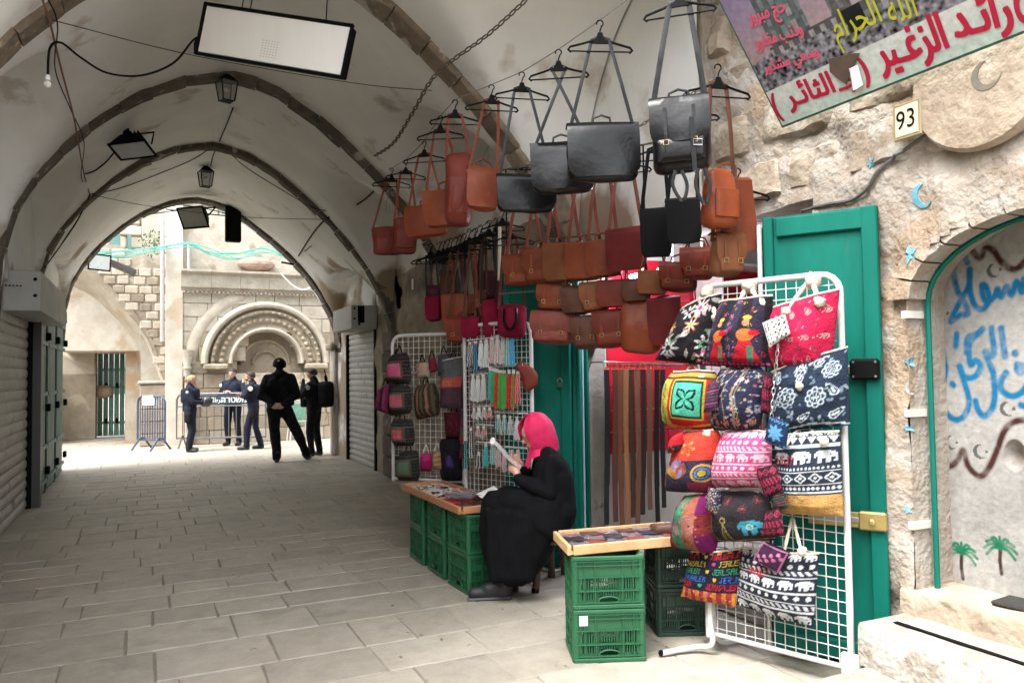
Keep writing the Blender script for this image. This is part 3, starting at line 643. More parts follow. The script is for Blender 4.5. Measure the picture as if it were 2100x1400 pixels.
for s_, c_ in (('حج مبرور', ((1538, 48), (1614, 22), .085)), ('وذنب مغفور', ((1548, 92), (1646, 60), .085)), ('وسعي مشكور', ((1568, 145), (1680, 108), .085))): sgn_fit('rose_lettering', s_, c_, M_PINK, .003)
sgn_fit('yellow_lettering', 'الحرام', ((1712, 70), (1806, 30), .20), M_YEL, .0012); sgn_fit('yellow_lettering', 'الله', ((1820, 22), (1875, 2), .13), M_YEL, .0012)
# torn flap
tq = [S_uv(x_, y_) for x_, y_ in ((1702, 120), (1722, 115), (1752, 108), (1766, 108), (1750, 140), (1738, 172), (1722, 162), (1704, 146))]; tp = tq if True else [(.40, .27), (.44, .30), (.56, .27), (.585, .26), (.54, .12), (.50, .10), (.455, .15), (.42, .18)]
b = MB(); b.prism(tp, PA+SN*.006, SA, SB, SN, .004); b.build('torn_hole', mat('board behind tear', (.12, .085, .06), (.07, .05, .035), scale=14), sgn)
fu, fv = S_uv(1744, 138); P = [PA+SA*(fu+.05*i/4-.02*j/4)+SB*(fv-.10*j/4)+SN*(.012+.045*math.sin(i/4*math.pi)*(.4+.6*j/4)) for j in range(5) for i in range(5)]
MB().sheet(P, 5, 5, .001).build('peeled_flap', M_WHITE, sgn, smooth=60)
# ================================================================ leather shop on the right
sh = thing('shop_room', None, None, (4.6, 4.4, 0)); sh['kind'] = 'structure'
M_SHOPW = mat('shop white wall', (.62, .60, .56), rough=.8, scale=2); M_REDT = mat('red wall tile', (.62, .015, .035), (.52, .012, .03), rough=.25, scale=3, obj_var=.05)
M_SILL = mat('grey marble', (.55, .53, .49), (.42, .41, .38), rough=.5, scale=6, bump=.1)
b = MB(); wslab(b, 3.3, 6.2, 5.53, 5.7, 0, 2.9); wslab(b, 6.1, 6.3, 2.8, 5.6, 0, 2.9); wslab(b, 3.6, 6.2, 2.75, 2.95, 0, 2.9); wslab(b, 3.45, 6.2, 2.9, 5.6, 2.62, 2.8); b.build('inner_walls', M_SHOPW, sh)
MB().box((4.8, 4.3, .07), (2.8, 2.7, .14)).build('shop_floor', M_SILL, sh)
MB().bbox((3.36, 4.3, .055), (.24, 2.5, .11), .01).build('entry_sill', M_SILL, sh); MB().bbox((3.5, 4.3, .12), (.16, 2.5, .1), .01).build('entry_step', M_SILL, sh)
b = MB(); wslab(b, 3.27, 3.49, 5.5, 5.64, 0, 2.45); b.build('jamb', mat('jamb plaster', (.34, .315, .27), (.24, .205, .165), rough=.95, scale=4, bump=.5, c3=(.14, .12, .10), s3=6, t3=.62), sh)
for k in range(9):
    for q in range(4):
        x0 = 3.52+q*.62-(.31 if k % 2 else 0); x1 = x0+.612
        if x1 < 3.6: continue
        x0 = max(x0, 3.50); MB().bbox(((x0+x1)/2, 5.522, .80+k*.185+.09), (x1-x0, .02, .178), .004).build('wall_tile', M_REDT, sh)
# lamp panels inside, lit
M_LAMP = emit('lit lamp', (.80, .84, 1), 22)
for i, (px, py) in enumerate(((1310, 572), (1372, 556), (1432, 540))):
    o = atX(px, py, 3.62); t = thing('shop_lamp', ['lit lamp farthest left inside the shop behind the tan bags', 'second lit lamp inside the shop above the tan flap bag', 'lit lamp inside the shop below the black suede bags', 'low lit lamp inside the shop by the white rack'][i], 'lamp', tuple(o))
    MB().bbox(tuple(o), (.05, .26, .09), .015).build('glass_cover', M_LAMP, t); MB().bbox((o.x+.035, o.y, o.z+.0), (.02, .22, .085), .005).build('housing', M_WHITE, t)
    MB().tube([(o.x+.035, o.y, o.z+.04), (o.x+.035, o.y, 2.63)], .008, 6).build('rod', M_WHITE, t)
# shelf with display goods at the back
t = thing('display_shelf', 'pale shelf unit inside the shop behind the hanging tan bags', 'shelf', (4.6, 5.3, .14))
for z in (.14, 1.72, 2.05, 2.4): MB().bbox((4.93, 5.3, z+.01), (.96, .35, .02), .004).build('shelf_board', M_WHITE, t)
for x in (4.45, 5.4): MB().bbox((x, 5.3, 1.3), (.02, .35, 2.3), .004).build('side_panel', M_WHITE, t)
# ---- folding teal leaves
def leaf(label, A, B, z0, z1, front, locks=False):
    A, B = Vector((A[0], A[1], 0)), Vector((B[0], B[1], 0)); t_ = (B-A).normalized(); n = Vector((t_.y, -t_.x, 0)); n = n if n.dot(-CF) > 0 else -n
    R = basis(t_, n, UP); L = (B-A).length; C = (A+B)/2; th = thing('metal_door_leaf', label, 'door leaf', tuple(C+UP*z0))
    MB().bbox(C+UP*(z0+z1)/2, (L, .03, z1-z0), .004, R).build('panel', M_TEAL, th)
    for s_, wd in ((-1, .05), (1, .075)): MB().bbox(C+t_*(s_*(L/2-wd/2))+n*.028+UP*(z0+z1)/2, (wd, .028, z1-z0), .006, R).build('stile', M_TEAL, th)
    for zz in (z1-.06, z0+.05): MB().bbox(C+n*.028+UP*zz, (L-.13, .024, .10), .006, R).build('rail', M_TEAL, th)
    return th, C, t_, n, R, L
LA, LB = (2.985, 3.10), (3.275, 2.63)
th, C, t_, n, R, L = leaf('open teal metal door leaf behind the white rack of totes with two lock boxes', LA, LB, .05, 2.3, 1)
M_BRASS = paint('worn brass', (.50, .38, .14), .35, .6); M_STEEL = paint('steel', (.45, .45, .44), .35, .9)
def on_leaf(px, py, off): return atP(px, py, LA, LB, off)
o = on_leaf(1774, 757, .05); MB().bbox(o, (.135, .05, .105), .012, R).build('black_lock_box', M_BLACK, th)
for dx in (-.05, .05):
    for dz in (-.035, .035): MB().sphere(o+t_*dx+UP*dz+n*.027, .007, 6).build('rivet', M_STEEL, th)
MB().bbox(o-t_*.14, (.2, .02, .04), .004, R).build('bolt_bar', M_STEEL, th)
o = on_leaf(1790, 1068, .05); MB().bbox(o, (.125, .04, .09), .008, R).build('brass_lock_box', M_BRASS, th)
MB().bbox(o-t_*.17, (.26, .016, .075), .004, R).build('brass_hasp', M_BRASS, th); MB().bbox(o-t_*.17+UP*.0+n*.01, (.26, .01, .03), .004, R).build('slide_bar', M_STEEL, th)
MB().lathe([(.014, 0), (.014, .02), (.008, .024)], 10, Matrix.Translation(o+n*.02) @ R.to_4x4() @ Matrix.Rotation(-math.pi/2, 4, 'X')).build('keyhole', M_BRASS, th)
th2, *_ = leaf('dark teal folded door leaf edge left of the big teal leaf at the shop doorway', (3.0, 3.14), (3.30, 3.06), .05, 2.26, 1)
o = atP(1563, 520, (3.0, 3.1), (3.02, 3.1), .03)
tag(MB().tube([(2.97, 3.125, .05), (2.97, 3.125, 2.27)], .013, 8).build('white_pole', M_WHITE), 'thin white pole standing along the edge of the big teal door leaf', 'pole')
th3, C, t_, n, R, L = leaf('open teal door leaf with a padlock behind the seated woman', (2.55, 5.47), (2.93, 5.10), .03, 2.28, 1)
o = atP(1148, 789, (2.55, 5.47), (2.93, 5.10), .04); lk = thing('padlock', 'small green padlock hanging on the teal door leaf behind the seated woman', 'padlock', tuple(o))
MB().bbox(o, (.055, .022, .05), .008, R).build('lock_body', paint('lock green', (.03, .12, .09), .4, .5), lk)
MB().tube([o+t_*(.018*math.cos(a))+UP*(.024+.026*math.sin(a)) for a in np.linspace(0, math.pi, 9)], .0045, 6).build('shackle', M_STEEL, lk)
th4, *_ = leaf('narrow bluish teal folded leaf between the padlocked leaf and the belts', (2.95, 5.09), (3.26, 5.47), .03, 2.3, 1)
tag(MB().tube([(3.10, 5.22, .03), (3.10, 5.22, 2.2)], .008, 6).build('door_edge_strip', paint('pale blue', (.45, .66, .72), .3)), 'thin pale blue metal strip down the folded leaf beside the belts', 'strip')
# ---- belts
bt = thing('belt_rail', 'thin steel rail carrying the belts in front of the red tiled wall', 'rail', (3.9, 5.3, 1.6))
Y_B = 5.3
A = atY(1238, 742, Y_B); B = atY(1400, 748, Y_B); MB().tube([A, B], .008, 8).build('bar', M_STEEL, bt)
for p in (A, B): MB().tube([p, Vector((p.x, 5.53, p.z))], .006, 6).build('bracket', M_STEEL, bt)
BEL = [(1243, 1075, 'black', (.012, .011, .012)), (1259, 1070, 'chestnut', (.10, .035, .02)), (1271, 1085, 'reddish brown', (.17, .06, .03)), (1283, 1090, 'light tan', (.33, .15, .065)), (1295, 1060, 'dark brown', (.06, .028, .018)),
       (1307, 1085, 'mid brown', (.19, .085, .05)), (1318, 1055, 'near black brown', (.03, .018, .014)), (1330, 1045, 'dusty brown', (.17, .085, .05)), (1345, 1080, 'glossy black', (.01, .01, .011)), (1358, 1040, 'worn black', (.02, .02, .022))]
for i, (px, py, cn, cc) in enumerate(BEL):
    top = atY(px, 745, Y_B-.02); bot = atY(px+3, py, Y_B-.02); t = thing('belt', f'{cn} leather belt on the rail by the red tiles, {["first","second","third","fourth","fifth","sixth","seventh","eighth","ninth","last"][i]} from the left', 'belt', tuple(top), 'leather belts on the rail')
    m = paint(cn+' belt', cc, .4, bump=.2, bscale=60); dx = random.uniform(-.01, .01)
    pts = [Vector((lerp(top.x, bot.x+dx, q), Y_B-.02-.01*math.sin(q*5+i), lerp(top.z-.05, bot.z, q))) for q in np.linspace(0, 1, 9)]
    MB().tube(pts, .01, 8, flat=(.025, .0025), up=(1, 0, 0)).build('strap', m, t)
    pts = [p+Vector((.012, .008, 0)) for p in pts[:7]]; MB().tube(pts, .01, 8, flat=(.023, .0025), up=(1, 0, 0)).build('return_strap', m, t)
    c = top-UP*.02; q = [c+Vector((sx*.022, 0, sz*.028)) for sx, sz in ((-1, -1), (1, -1), (1, 1), (-1, 1))]; MB().tube(q, .0035, 6, closed=True).build('buckle', M_STEEL if i % 2 else M_BRASS, t)
# ================================================================ open lane and carved fountain beyond the arch
M_FAC = mat('honey limestone', (.31, .262, .195), (.225, .185, .135), rough=.9, scale=5, bump=.5, bscale=18, obj_var=.12, c3=(.38, .33, .25), s3=1.6, t3=.55)
M_FACP = mat('pale limestone', (.42, .385, .32), (.31, .275, .22), rough=.9, scale=4, bump=.5, bscale=14, obj_var=.10, c3=(.28, .21, .15), s3=1.5, t3=.60)
FY = 18.35
fa = thing('fountain_facade', 'carved stone fountain niche with moulded arches beyond the covered street', 'building', (2.2, FY+.3, 0))
def FP(px, py, y=FY): return atY(px, py, y)
x0 = FP(372, 760).x; zc0, zc1 = FP(500, 598).z, FP(500, 560).z
nc = FP(547, 745); NXc, NZ = nc.x, nc.z; RO = (FP(665, 745).x-FP(432, 745).x)/2
R1 = RO*.66
def in_niche(x, z, r): return abs(x-NXc) < r and (z < NZ or math.hypot(x-NXc, z-NZ) < r) and z > 1.55
MB().box((3.2, FY+.62, 2.6), (6.6, .7, 5.2)).build('core', M_FACP, fa)
z = 0; 
while z < zc0-.05:
    h = random.choice([.27, .3, .33]); h = min(h, zc0-z); x = x0-random.uniform(0, .2)
    while x < 4.6:
        ln = random.uniform(.4, .7); a, c = max(x, x0), min(x+ln, 4.7)
        if c-a > .08 and not in_niche((a+c)/2, z+h/2, R1*.9): MB().bbox(((a+c)/2, FY+.14-random.uniform(0, .012), z+h/2), (c-a-.008, .3, h-.008), .012).build('stone_block', M_FAC if z < 2.3 and random.random() < .7 else M_FACP, fa)
        x += ln
    z += h
# niche back and radial bands
b = MB(); b.box((NXc, FY+.29, 2.2), (R1*2.1, .06, 2.4)); b.build('niche_back', M_FAC, fa)
def ring(r0, r1, y0, y1, name, m, n=30, a0=0, a1=math.pi, rz=1.0, smooth=40):
    b = MB(); P = []
    for k in range(n+1):
        a = lerp(a0, a1, k/n); ca, sa = math.cos(a), math.sin(a)
        sec = [(r0, y1), (r0, lerp(y1, y0, .6)), (lerp(r0, r1, .2), y0), (lerp(r0, r1, .5), y0-.02), (lerp(r0, r1, .8), y0), (r1, lerp(y1, y0, .6)), (r1, y1)]
        for rr, yy in sec: P.append((NXc+rr*ca, yy, NZ+rr*sa*rz))
    b.grid(P, 7, n+1, closed=True); return b.build(name, m, fa, smooth=smooth)
ring(RO*1.0, RO*1.13, FY-.17, FY+.1, 'outer_moulding', M_FACP); ring(RO*.88, RO*.98, FY-.11, FY+.1, 'moulding', M_FAC); ring(RO*.68, RO*.87, FY-.03, FY+.12, 'recessed_band', M_FAC)
ring(RO*.58, RO*.67, FY-.12, FY+.25, 'roll_moulding', M_FACP); ring(RO*1.16, RO*1.42, FY-.03, FY+.1, 'shouldered_band', M_FACP, a0=.95*math.pi/2+.4, a1=math.pi)
ring(RO*.40, RO*.46, FY+.2, FY+.27, 'inner_tracery', M_FAC); ring(RO*.2, RO*.25, FY+.2, FY+.27, 'inner_tracery', M_FAC)
for k in range(23):
    a = math.pi*(k+.5)/23; p = Vector((NXc+RO*.785*math.cos(a), FY-.06, NZ+RO*.785*math.sin(a)))
    MB().lathe([(.001, -.045), (.03, -.04), (.055, -.012), (.04, .01), (.06, .03)], 7, Matrix.Translation(p) @ Matrix.Rotation(-math.pi/2, 4, 'X')).build('rosette', M_FAC, fa)
for k in range(27):
    a = math.pi*(k+.5)/27; p = Vector((NXc+RO*.93*math.cos(a), FY-.13, NZ+RO*.93*math.sin(a)))
    MB().bbox(p, (.07, .05, .06), .02, Matrix.Rotation(-a, 3, 'Y')).build('chevron', M_FAC, fa)
for s_ in (-1, 1): MB().bbox((NXc+s_*RO*.88, FY-.06, NZ-.07), (RO*.42, .28, .13), .03).build('impost', M_FAC, fa)
# cornice
b = MB(); prof = [(FY+.1, zc0-.02), (FY-.05, zc0-.02), (FY-.07, zc0+.02), (FY-.12, zc0+.06), (FY-.14, zc1-.10), (FY-.24, zc1-.03), (FY-.24, zc1+.02), (FY+.1, zc1+.03)]
xs = [x0-.02+.62*k for k in range(8)]
for a, c in zip(xs, xs[1:]):
    P = [(a+.003, y, z) for y, z in prof]+[(c-.003, y, z) for y, z in prof]; k = len(prof); MB().add(P, [(i, (i+1) % k, k+(i+1) % k, k+i) for i in range(k)]+[tuple(range(k)), tuple(range(2*k-1, k-1, -1))]).build('cornice_stone', M_FACP, fa)
for k in range(46): MB().bbox((x0+.05+k*.09, FY-.09, zc0-.055), (.05, .08, .05), .015).build('dentil', M_FAC, fa)
# corner colonnette
c = FP(383, 800); MB().lathe([(.10, 0), (.085, .1), (.075, .16), (.075, 1.62), (.10, 1.68), (.07, 1.74), (.13, 2.02), (.14, 2.08)], 14, Matrix.Translation((c.x, FY-.1, 0))).build('colonnette', M_FACP, fa, smooth=40)
# upper building
ub = thing('upper_house', 'bright pale stone house rising behind the carved fountain', 'building', (1, 21, 3))
M_UP = mat('bright stone', (.66, .62, .54), (.52, .46, .37), rough=.9, scale=3, bump=.6, bscale=8, obj_var=.10, c3=(.50, .40, .29), s3=1, t3=.56)
MB().box((2.0, 20.6, 4.4), (7.4, 2.6, 4.6)).build('core', M_UP, ub)
z = 3.6
while z < 6.6:
    h = random.uniform(.24, .34); x = -1.6
    while x < 5.6:
        ln = random.uniform(.3, .6); MB().bbox((x+ln/2, 19.28-random.uniform(0, .05), z+h/2), (ln-.02, .12, h-.02), .03).build('stone_block', M_UP, ub); x += ln
    z += h
M_GREENI = mat('green ironwork', (.10, .22, .20), (.07, .16, .15), rough=.6, scale=6)
for x_, yb_ in ((465, 545), (560, 557), (236, 520)):
    p0, p1 = atY(x_, yb_, 18.9), atY(x_, 400, 18.9); MB().box(((p0.x), 18.9, (p0.z+6.7)/2), (.2, .12, 6.7-p0.z)).build('green_post', M_GREENI, ub)
for x_ in (265,): p0 = atY(x_, 555, 18.9); MB().box((p0.x, 18.9, p0.z+.4), (.08, .08, .8)).build('green_post', M_GREENI, ub)
o = atY(502, 462, 19.1); wf = MB().box((o.x, 19.15, o.z), (.62, .06, .4)).build('window', paint('window grey', (.30, .33, .36)), ub)
for k in range(4): MB().box((o.x-.3+.2*k, 19.1, o.z), (.03, .04, .42)).build('window_bar', M_WHITE, ub)
o = atY(525, 545, 18.6); tag(MB().sphere((o.x, 18.55, o.z+.02), (.42, .2, .17), 16).build('rubble_mound', mat('brown mound', (.32, .22, .17), (.2, .13, .1), scale=8, bump=.8)), 'brown rounded lump lying on top of the fountain cornice', 'boulder')
# slim pipes
for (px, ya_, yb_, lab) in ((333, 440, 700, 'grey drainpipe down the pale wall left of the fountain'), (387, 498, 556, 'short metal pole standing on the cornice')):
    y_ = 18.1 if px == 333 else 18.25; a, c = atY(px, ya_, y_), atY(px, yb_, y_); tag(MB().tube([a, c], .045 if px == 333 else .03, 8).build('drainpipe' if px == 333 else 'pole', paint('pipe grey', (.42, .41, .39), .5)), lab, 'pipe')
# wall and flying arch at the left of the fountain
al = thing('side_archway', 'old plastered archway leading into the side alley left of the fountain', 'building', (-.8, 18.8, 0))
F1 = [(0.38, 0), (.38, 1.38), (.30, 1.55), (.16, 1.98), (0, 2.37), (-.25, 2.74), (-.56, 3.1), (-.86, 3.45), (-1.16, 3.72), (-1.6, 3.98), (-2.1, 4.1), (-3.4, 4.1)]
B1 = [(-.1, 0), (-.10, 1.40), (-.13, 1.65), (-.22, 2.0), (-.36, 2.3), (-.6, 2.64), (-.85, 2.92), (-1.09, 3.15), (-1.4, 3.33), (-1.8, 3.45), (-2.3, 3.5), (-3.4, 3.5)]
M_ARP = mat('arch plaster', (.50, .455, .38), (.36, .30, .22), rough=.9, scale=2.5, bump=.4, c3=(.42, .30, .19), s3=1.1, t3=.55)
f1 = smooth_pts(F1[1:], 4); b1 = smooth_pts(B1[1:], 4); P = []
for (xa, za_), (xb, zb2) in zip(f1, b1):
    for q in range(5): P.append((lerp(xa, xb, q/4), lerp(18.45, 19.7, q/4), lerp(za_, zb2, q/4)))
A = np.array(P); A[:, 2] += .02*fbm(A*3, 3); MB().grid(list(A), 5, len(f1)).build('arch_soffit', M_ARP, al, smooth=60)
P = []
for xa, za_ in f1: P += [(xa, 18.45, za_), (xa+.02, 18.43, za_+.16)]
MB().grid(P, 2, len(f1)).build('arch_edge', M_FAC, al)
P = []
for xa, za_ in f1: P += [(xa+.02, 18.47, za_+.1), (max(xa, .0)+.75 if za_ < 2 else xa+.4, 18.47, max(4.35, za_+.2))]
MB().add([(x_, 18.46, z_) for x_, z_ in [(.38, 1.4)]+[(x_+.01, z_+.02) for x_, z_ in f1]+[(-3.4, 4.35), (-.55, 4.35), (.1, 4.0), (.75, 3.8), (.75, 1.4)]], [tuple(range(len(f1)+6))]).build('rubble_wall', M_FAC, al)
for k in range(150):
    z_ = 1.5+.19*(k//10)+random.uniform(-.01, .01); x_ = -1.9+.27*(k % 10)+.13*((k//10) % 2)+random.uniform(-.03, .03)
    zz = np.interp(-x_, [-q[0] for q in f1], [q[1] for q in f1]); top_ = 4.25 if x_ < -.4 else 3.9
    if z_ < zz+.2 and x_ < .42 or z_ > top_: continue
    MB().bbox((x_, 18.46, z_), (random.uniform(.22, .262), .06, random.uniform(.165, .184)), .02, Matrix.Rotation(random.uniform(-.04, .04), 3, 'Y')).build('stone', M_ARP if k % 3 else M_FAC, al)
for k in range(5): MB().bbox((.15, 19.05, .14+.265*k), (.52+random.uniform(0, .03), 1.3, .26), .02).build('pier_stone', M_FAC, al)
MB().bbox((.15, 19.05, 1.385), (.62, 1.36, .07), .02).build('impost', M_FACP, al)
wslab(bb := MB(), .38, x0+.02, 18.3, 18.5, 0, 4.6); bb.build('white_pier', M_UP, al)
wslab(bb := MB(), .38, x0+.02, 18.5, 20, 3.5, 7); bb.build('back_wall', M_UP, al)
# side alley behind the arch
P = [(-1.25, 21.5, 0), (-1.25, 21.5, 2.9)]
bb = MB(); wslab(bb, -.42, 1, 19.7, 22.6, 0, 4); wslab(bb, -1.15, -.3, 22.4, 22.7, 2.55, 4.2); bb.build('inner_wall', M_ARP, al)
bb = MB(); wslab(bb, -2.0, -1.12, 21.6, 22.6, 1.6, 4.2); bb.build('white_pier_top', M_ARP, al); bb = MB(); wslab(bb, -2.0, -1.12, 21.6, 22.6, 0, 1.6); bb.build('brown_pier_base', M_FAC, al)
bb = MB(); wslab(bb, -3.6, .6, 21.3, 24, 4.15, 4.3); wslab(bb, -3.6, -2.6, 24, 24.2, 0, 4.3); bb.build('alley_vault', M_ARP, al)
P = []
for q in np.linspace(0, 1, 15):
    a = q*math.pi/2; P += [(-2.0+.9*(1-math.cos(a))*1.0, 21.4, 2.2+1.9*math.sin(a)), (-1.15+.3*(1-math.cos(a)), 21.4, 1.6+2.5*math.sin(a))]
bb = MB(); bb.grid(P, 2, 15); bb.build('inner_arch_rib', M_ARP, al)
gd = thing('alley_door', 'pale green plank door with a chained lock inside the side archway', 'door', (-.75, 22.35, 0))
xa, xb = atY(200, 800, 22.3).x, atY(267, 800, 22.3).x
for k in range(6): MB().bbox((lerp(xa, xb, (k+.5)/6), 22.3, 1.27), ((xb-xa)/6-.015, .05, 2.5), .01).build('plank', M_PALEGRN, gd)
for z_ in (.35, 1.25, 1.7, 2.3): MB().box(((xa+xb)/2, 22.26, z_), (xb-xa, .03, .06)).build('crossbar', M_PALEGRN, gd)
for k in (1, 3, 5):
    for z_ in (.4, 1.3, 2.2): MB().bbox((lerp(xa, xb, k/6+.1), 22.23, z_), (.07, .04, .13), .01).build('hinge', M_BLACK, gd)
tag(MB().sphere((xa+.12, 22.1, 1.15), (.26, .13, .17), 12).build('cloth_bundle', mat('tan cloth', (.48, .36, .27), (.34, .24, .18), scale=9, bump=.6)), 'tan bundle hanging on the pale green door in the side alley', 'bundle')
tag(MB().bbox(((xa+xb)/2+.05, 22.2, 2.78), ((xb-xa)+.1, .06, .5), .01).build('red_board', mat('faded red board', (.30, .06, .06), (.38, .14, .13), scale=3, c3=(.42, .28, .26), s3=3, t3=.55)), 'faded red sign board above the pale green alley door', 'sign')
tag(shutter('alley_shutter', None, -2.2, 20.2, 22.4, 2.1, 1, 14), 'pale rolling shutter just visible at the far left of the side alley', 'shutter')
# barriers
M_BAR = paint('galvanised grey', (.16, .16, .165), .45, .5); M_BLUEB = paint('blue barrier paint', (.035, .06, .12), .5)
def barrier(label, A, B, h, m, nb, sign=None):
    A, B = Vector(A), Vector(B); t_ = (B-A).normalized(); n = Vector((t_.y, -t_.x, 0)); t = thing('crowd_barrier', label, 'barrier', tuple((A+B)/2)); z0 = .2
    rr = .12; c_ = [A+UP*z0, A+UP*(h-rr), A+t_*rr*.3+UP*(h-rr*.3), A+t_*rr+UP*h, B-t_*rr+UP*h, B-t_*rr*.3+UP*(h-rr*.3), B+UP*(h-rr), B+UP*z0]
    MB().tube(c_, .022, 8, closed=True).build('frame', m, t, smooth=50)
    if sign: MB().tube([A+UP*(h-.26), B+UP*(h-.26)], .016, 6).build('mid_rail', m, t)
    for k in range(1, nb): MB().tube([lerp(A, B, k/nb)+UP*z0, lerp(A, B, k/nb)+UP*(h-(.26 if sign else 0))], .011, 6).build('bar', m, t)
    for p in (A+t_*.12, B-t_*.12):
        MB().tube([p+n*.26, p+n*.05+UP*.24, p-n*.05+UP*.24, p-n*.26], .02, 6).build('foot', m, t)
    return t, A, B, t_, n
Ab, Bb = atZ(362, 918, 0), atZ(545, 914, 0)
t, A, B, t_, n = barrier('grey police crowd barrier with a dark lettered panel among the officers', Ab, Bb, 1.13, M_BAR, 12, True)
n = n if n.dot(-CF) > 0 else -n
MB().bbox((A+B)/2+UP*1.0-t_*.05, ((B-A).length*.68, .03, .20), .004, basis(t_, n, UP)).build('sign_panel', paint('sign navy', (.03, .05, .07), .4), t)
O = (A+B)/2+UP*.995+n*.019
letter_on('panel_lettering', 'POLICE', .15, O-t_*.36, t_, UP, M_WHITE, t, .85, .004); letter_on('panel_lettering', '\u05d4\u05e8\u05d8\u05e9\u05de', .18, O+t_*.26, t_, UP, M_WHITE, t, .95, .004)
letter_on('panel_lettering', shape_ar('شرطة'.replace('ط', 'ح').replace('ة', 'ه')) if False else '\ufe94\ufec3\ufeae\ufeb7', .14, O-t_*.06, t_, UP, M_WHITE, t, .8, .002)
barrier('dark blue barred crowd barrier standing at the mouth of the side alley', atZ(282, 921, 0), atZ(338, 923, 0), 1.1, M_BLUEB, 11)
tag(MB().bbox(atZ(310, 922, 0)+UP*1.02-CF*.04, (.3, .02, .2), .004, rotz(-.2)).build('paper_notice', M_WHITE), 'white notice fixed on top of the dark blue barrier', 'notice')
# white bench/chair leg & green chair far right behind officer
t = thing('folding_chair', 'green plastic chair half hidden behind the officer with the backpack', 'chair', tuple(atZ(612, 905, 0)))
o = atZ(612, 905, 0)
MB().bbox(o+UP*.45, (.4, .4, .03), .01).build('seat', M_PALEGRN, t); MB().bbox(o+UP*.68+Vector((0, .2, 0)), (.4, .03, .35), .01).build('backrest', M_PALEGRN, t)
for sx in (-1, 1):
    for sy in (-1, 1): MB().tube([o+Vector((sx*.18, sy*.18, .45)), o+Vector((sx*.22, sy*.22, 0))], .012, 6).build('leg', M_WHITE, t)
# pale worn pier just outside the arch on the right
pr = thing('worn_pier', 'worn whitewashed wooden post with a carved capital at the exit arch', 'pillar', (3.0, 14.55, 0))
o0 = atZ(694, 934, 0); MB().bbox((o0.x+.05, o0.y+.25, .98), (.22, .4, 1.96), .02).build('shaft', mat('worn white wood', (.60, .58, .54), (.35, .28, .23), rough=.9, scale=3, c3=(.25, .17, .12), s3=3, t3=.58, stretch=(2, 2, .5), bump=.6), pr)
MB().bbox((o0.x+.05, o0.y+.22, 2.02), (.38, .5, .12), .03).build('capital', M_FAC, pr); MB().bbox((o0.x+.09, o0.y+.25, 2.75), (.3, .42, 1.34), .03).build('upper_block', M_WALL, pr)
# green netting cables and wires
M_NET = paint('green cable', (.08, .42, .34), .5)
N1 = [(150, 520), (245, 518), (300, 515), (385, 500), (430, 515), (490, 525), (545, 512), (600, 522), (640, 530)]
for k in range(6):
    pts = [atY(x, y+random.uniform(-5, 7)*(1+abs(x-385)/200), 17.6+.05*k) for x, y in N1]; tag(MB().tube([Vector(p) for p in smooth_pts([tuple(p) for p in pts], 5)], .010, 5).build('green_cable', M_NET), ['nearest','second nearest','third nearest','fourth nearest','fifth nearest','farthest'][k]+' of the green cables sagging across the lane above the cornice', 'cable', 'green cables across the lane')
for a in (((360, 418), (470, 440), (640, 505)), ((340, 430), (520, 450), (620, 470)), ((300, 440), (450, 425), (520, 452))):
    tag(MB().tube([Vector(p) for p in smooth_pts([tuple(atY(x, y, 16.6)) for x, y in a], 6)], .010, 5).build('overhead_wire', M_BLACK), {360: 'steepest', 340: 'middle', 300: 'flattest'}[a[0][0]]+' of the dark wires strung over the open lane beyond the arch', 'wire', 'wires over the lane')
pts = [atY(x, y, 17.4) for x, y in ((575, 560), (600, 585), (620, 594), (636, 590))]; tag(MB().tube([Vector(p) for p in smooth_pts([tuple(p) for p in pts], 5)], .014, 6).build('white_cable', M_WHITE), 'white cable drooping in front of the fountain cornice', 'cable')
# plant on the wall
pl = thing('wall_plant', 'small green plant sprouting from the pale wall beside the drainpipe', 'plant', tuple(atY(318, 515, 18.2)))
b = MB(); o = atY(316, 500, 18.2); M_LEAF = mat('leaf green', (.10, .16, .05), (.05, .09, .03), rough=.6, scale=20)
for k in range(160):
    p = o+Vector((random.gauss(0, .13), random.gauss(0, .06), random.gauss(0, .14))); d1 = Vector((random.gauss(0, 1), random.gauss(0, 1), random.gauss(0, 1))).normalized(); d2 = d1.orthogonal().normalized()*.018
    b.add([p, p+d1*.04+d2, p+d1*.08, p+d1*.04-d2], [(0, 1, 2, 3)])
tag(b.build('leaves', M_LEAF, pl), kind='stuff'); MB().tube([o-UP*.2, o+UP*.1], .01, 5).build('stem', M_RIB, pl)
# awning sheet at the top of the side arch
a, c = atY(205, 530, 17.9), atY(278, 560, 17.9); tag(MB().bbox((a+c)/2, ((c-a).length, .5, .10), .01, basis((c-a).normalized(), Vector((0, 1, 0)), (c-a).normalized().cross(Vector((0, 1, 0))))).build('flat_canopy', paint('dark canopy', (.05, .05, .05))), 'dark flat canopy slab on top of the side archway', 'canopy')
# far enclosure so that the lane reads as a street
bg_ = MB(); wslab(bg_, 5.6, 6.2, 14.7, 19, 0, 4); wslab(bg_, -5.5, -4.6, 14.6, 26, 0, 3.6); tag(bg_.build('lane_wall', M_FACP), kind='structure')
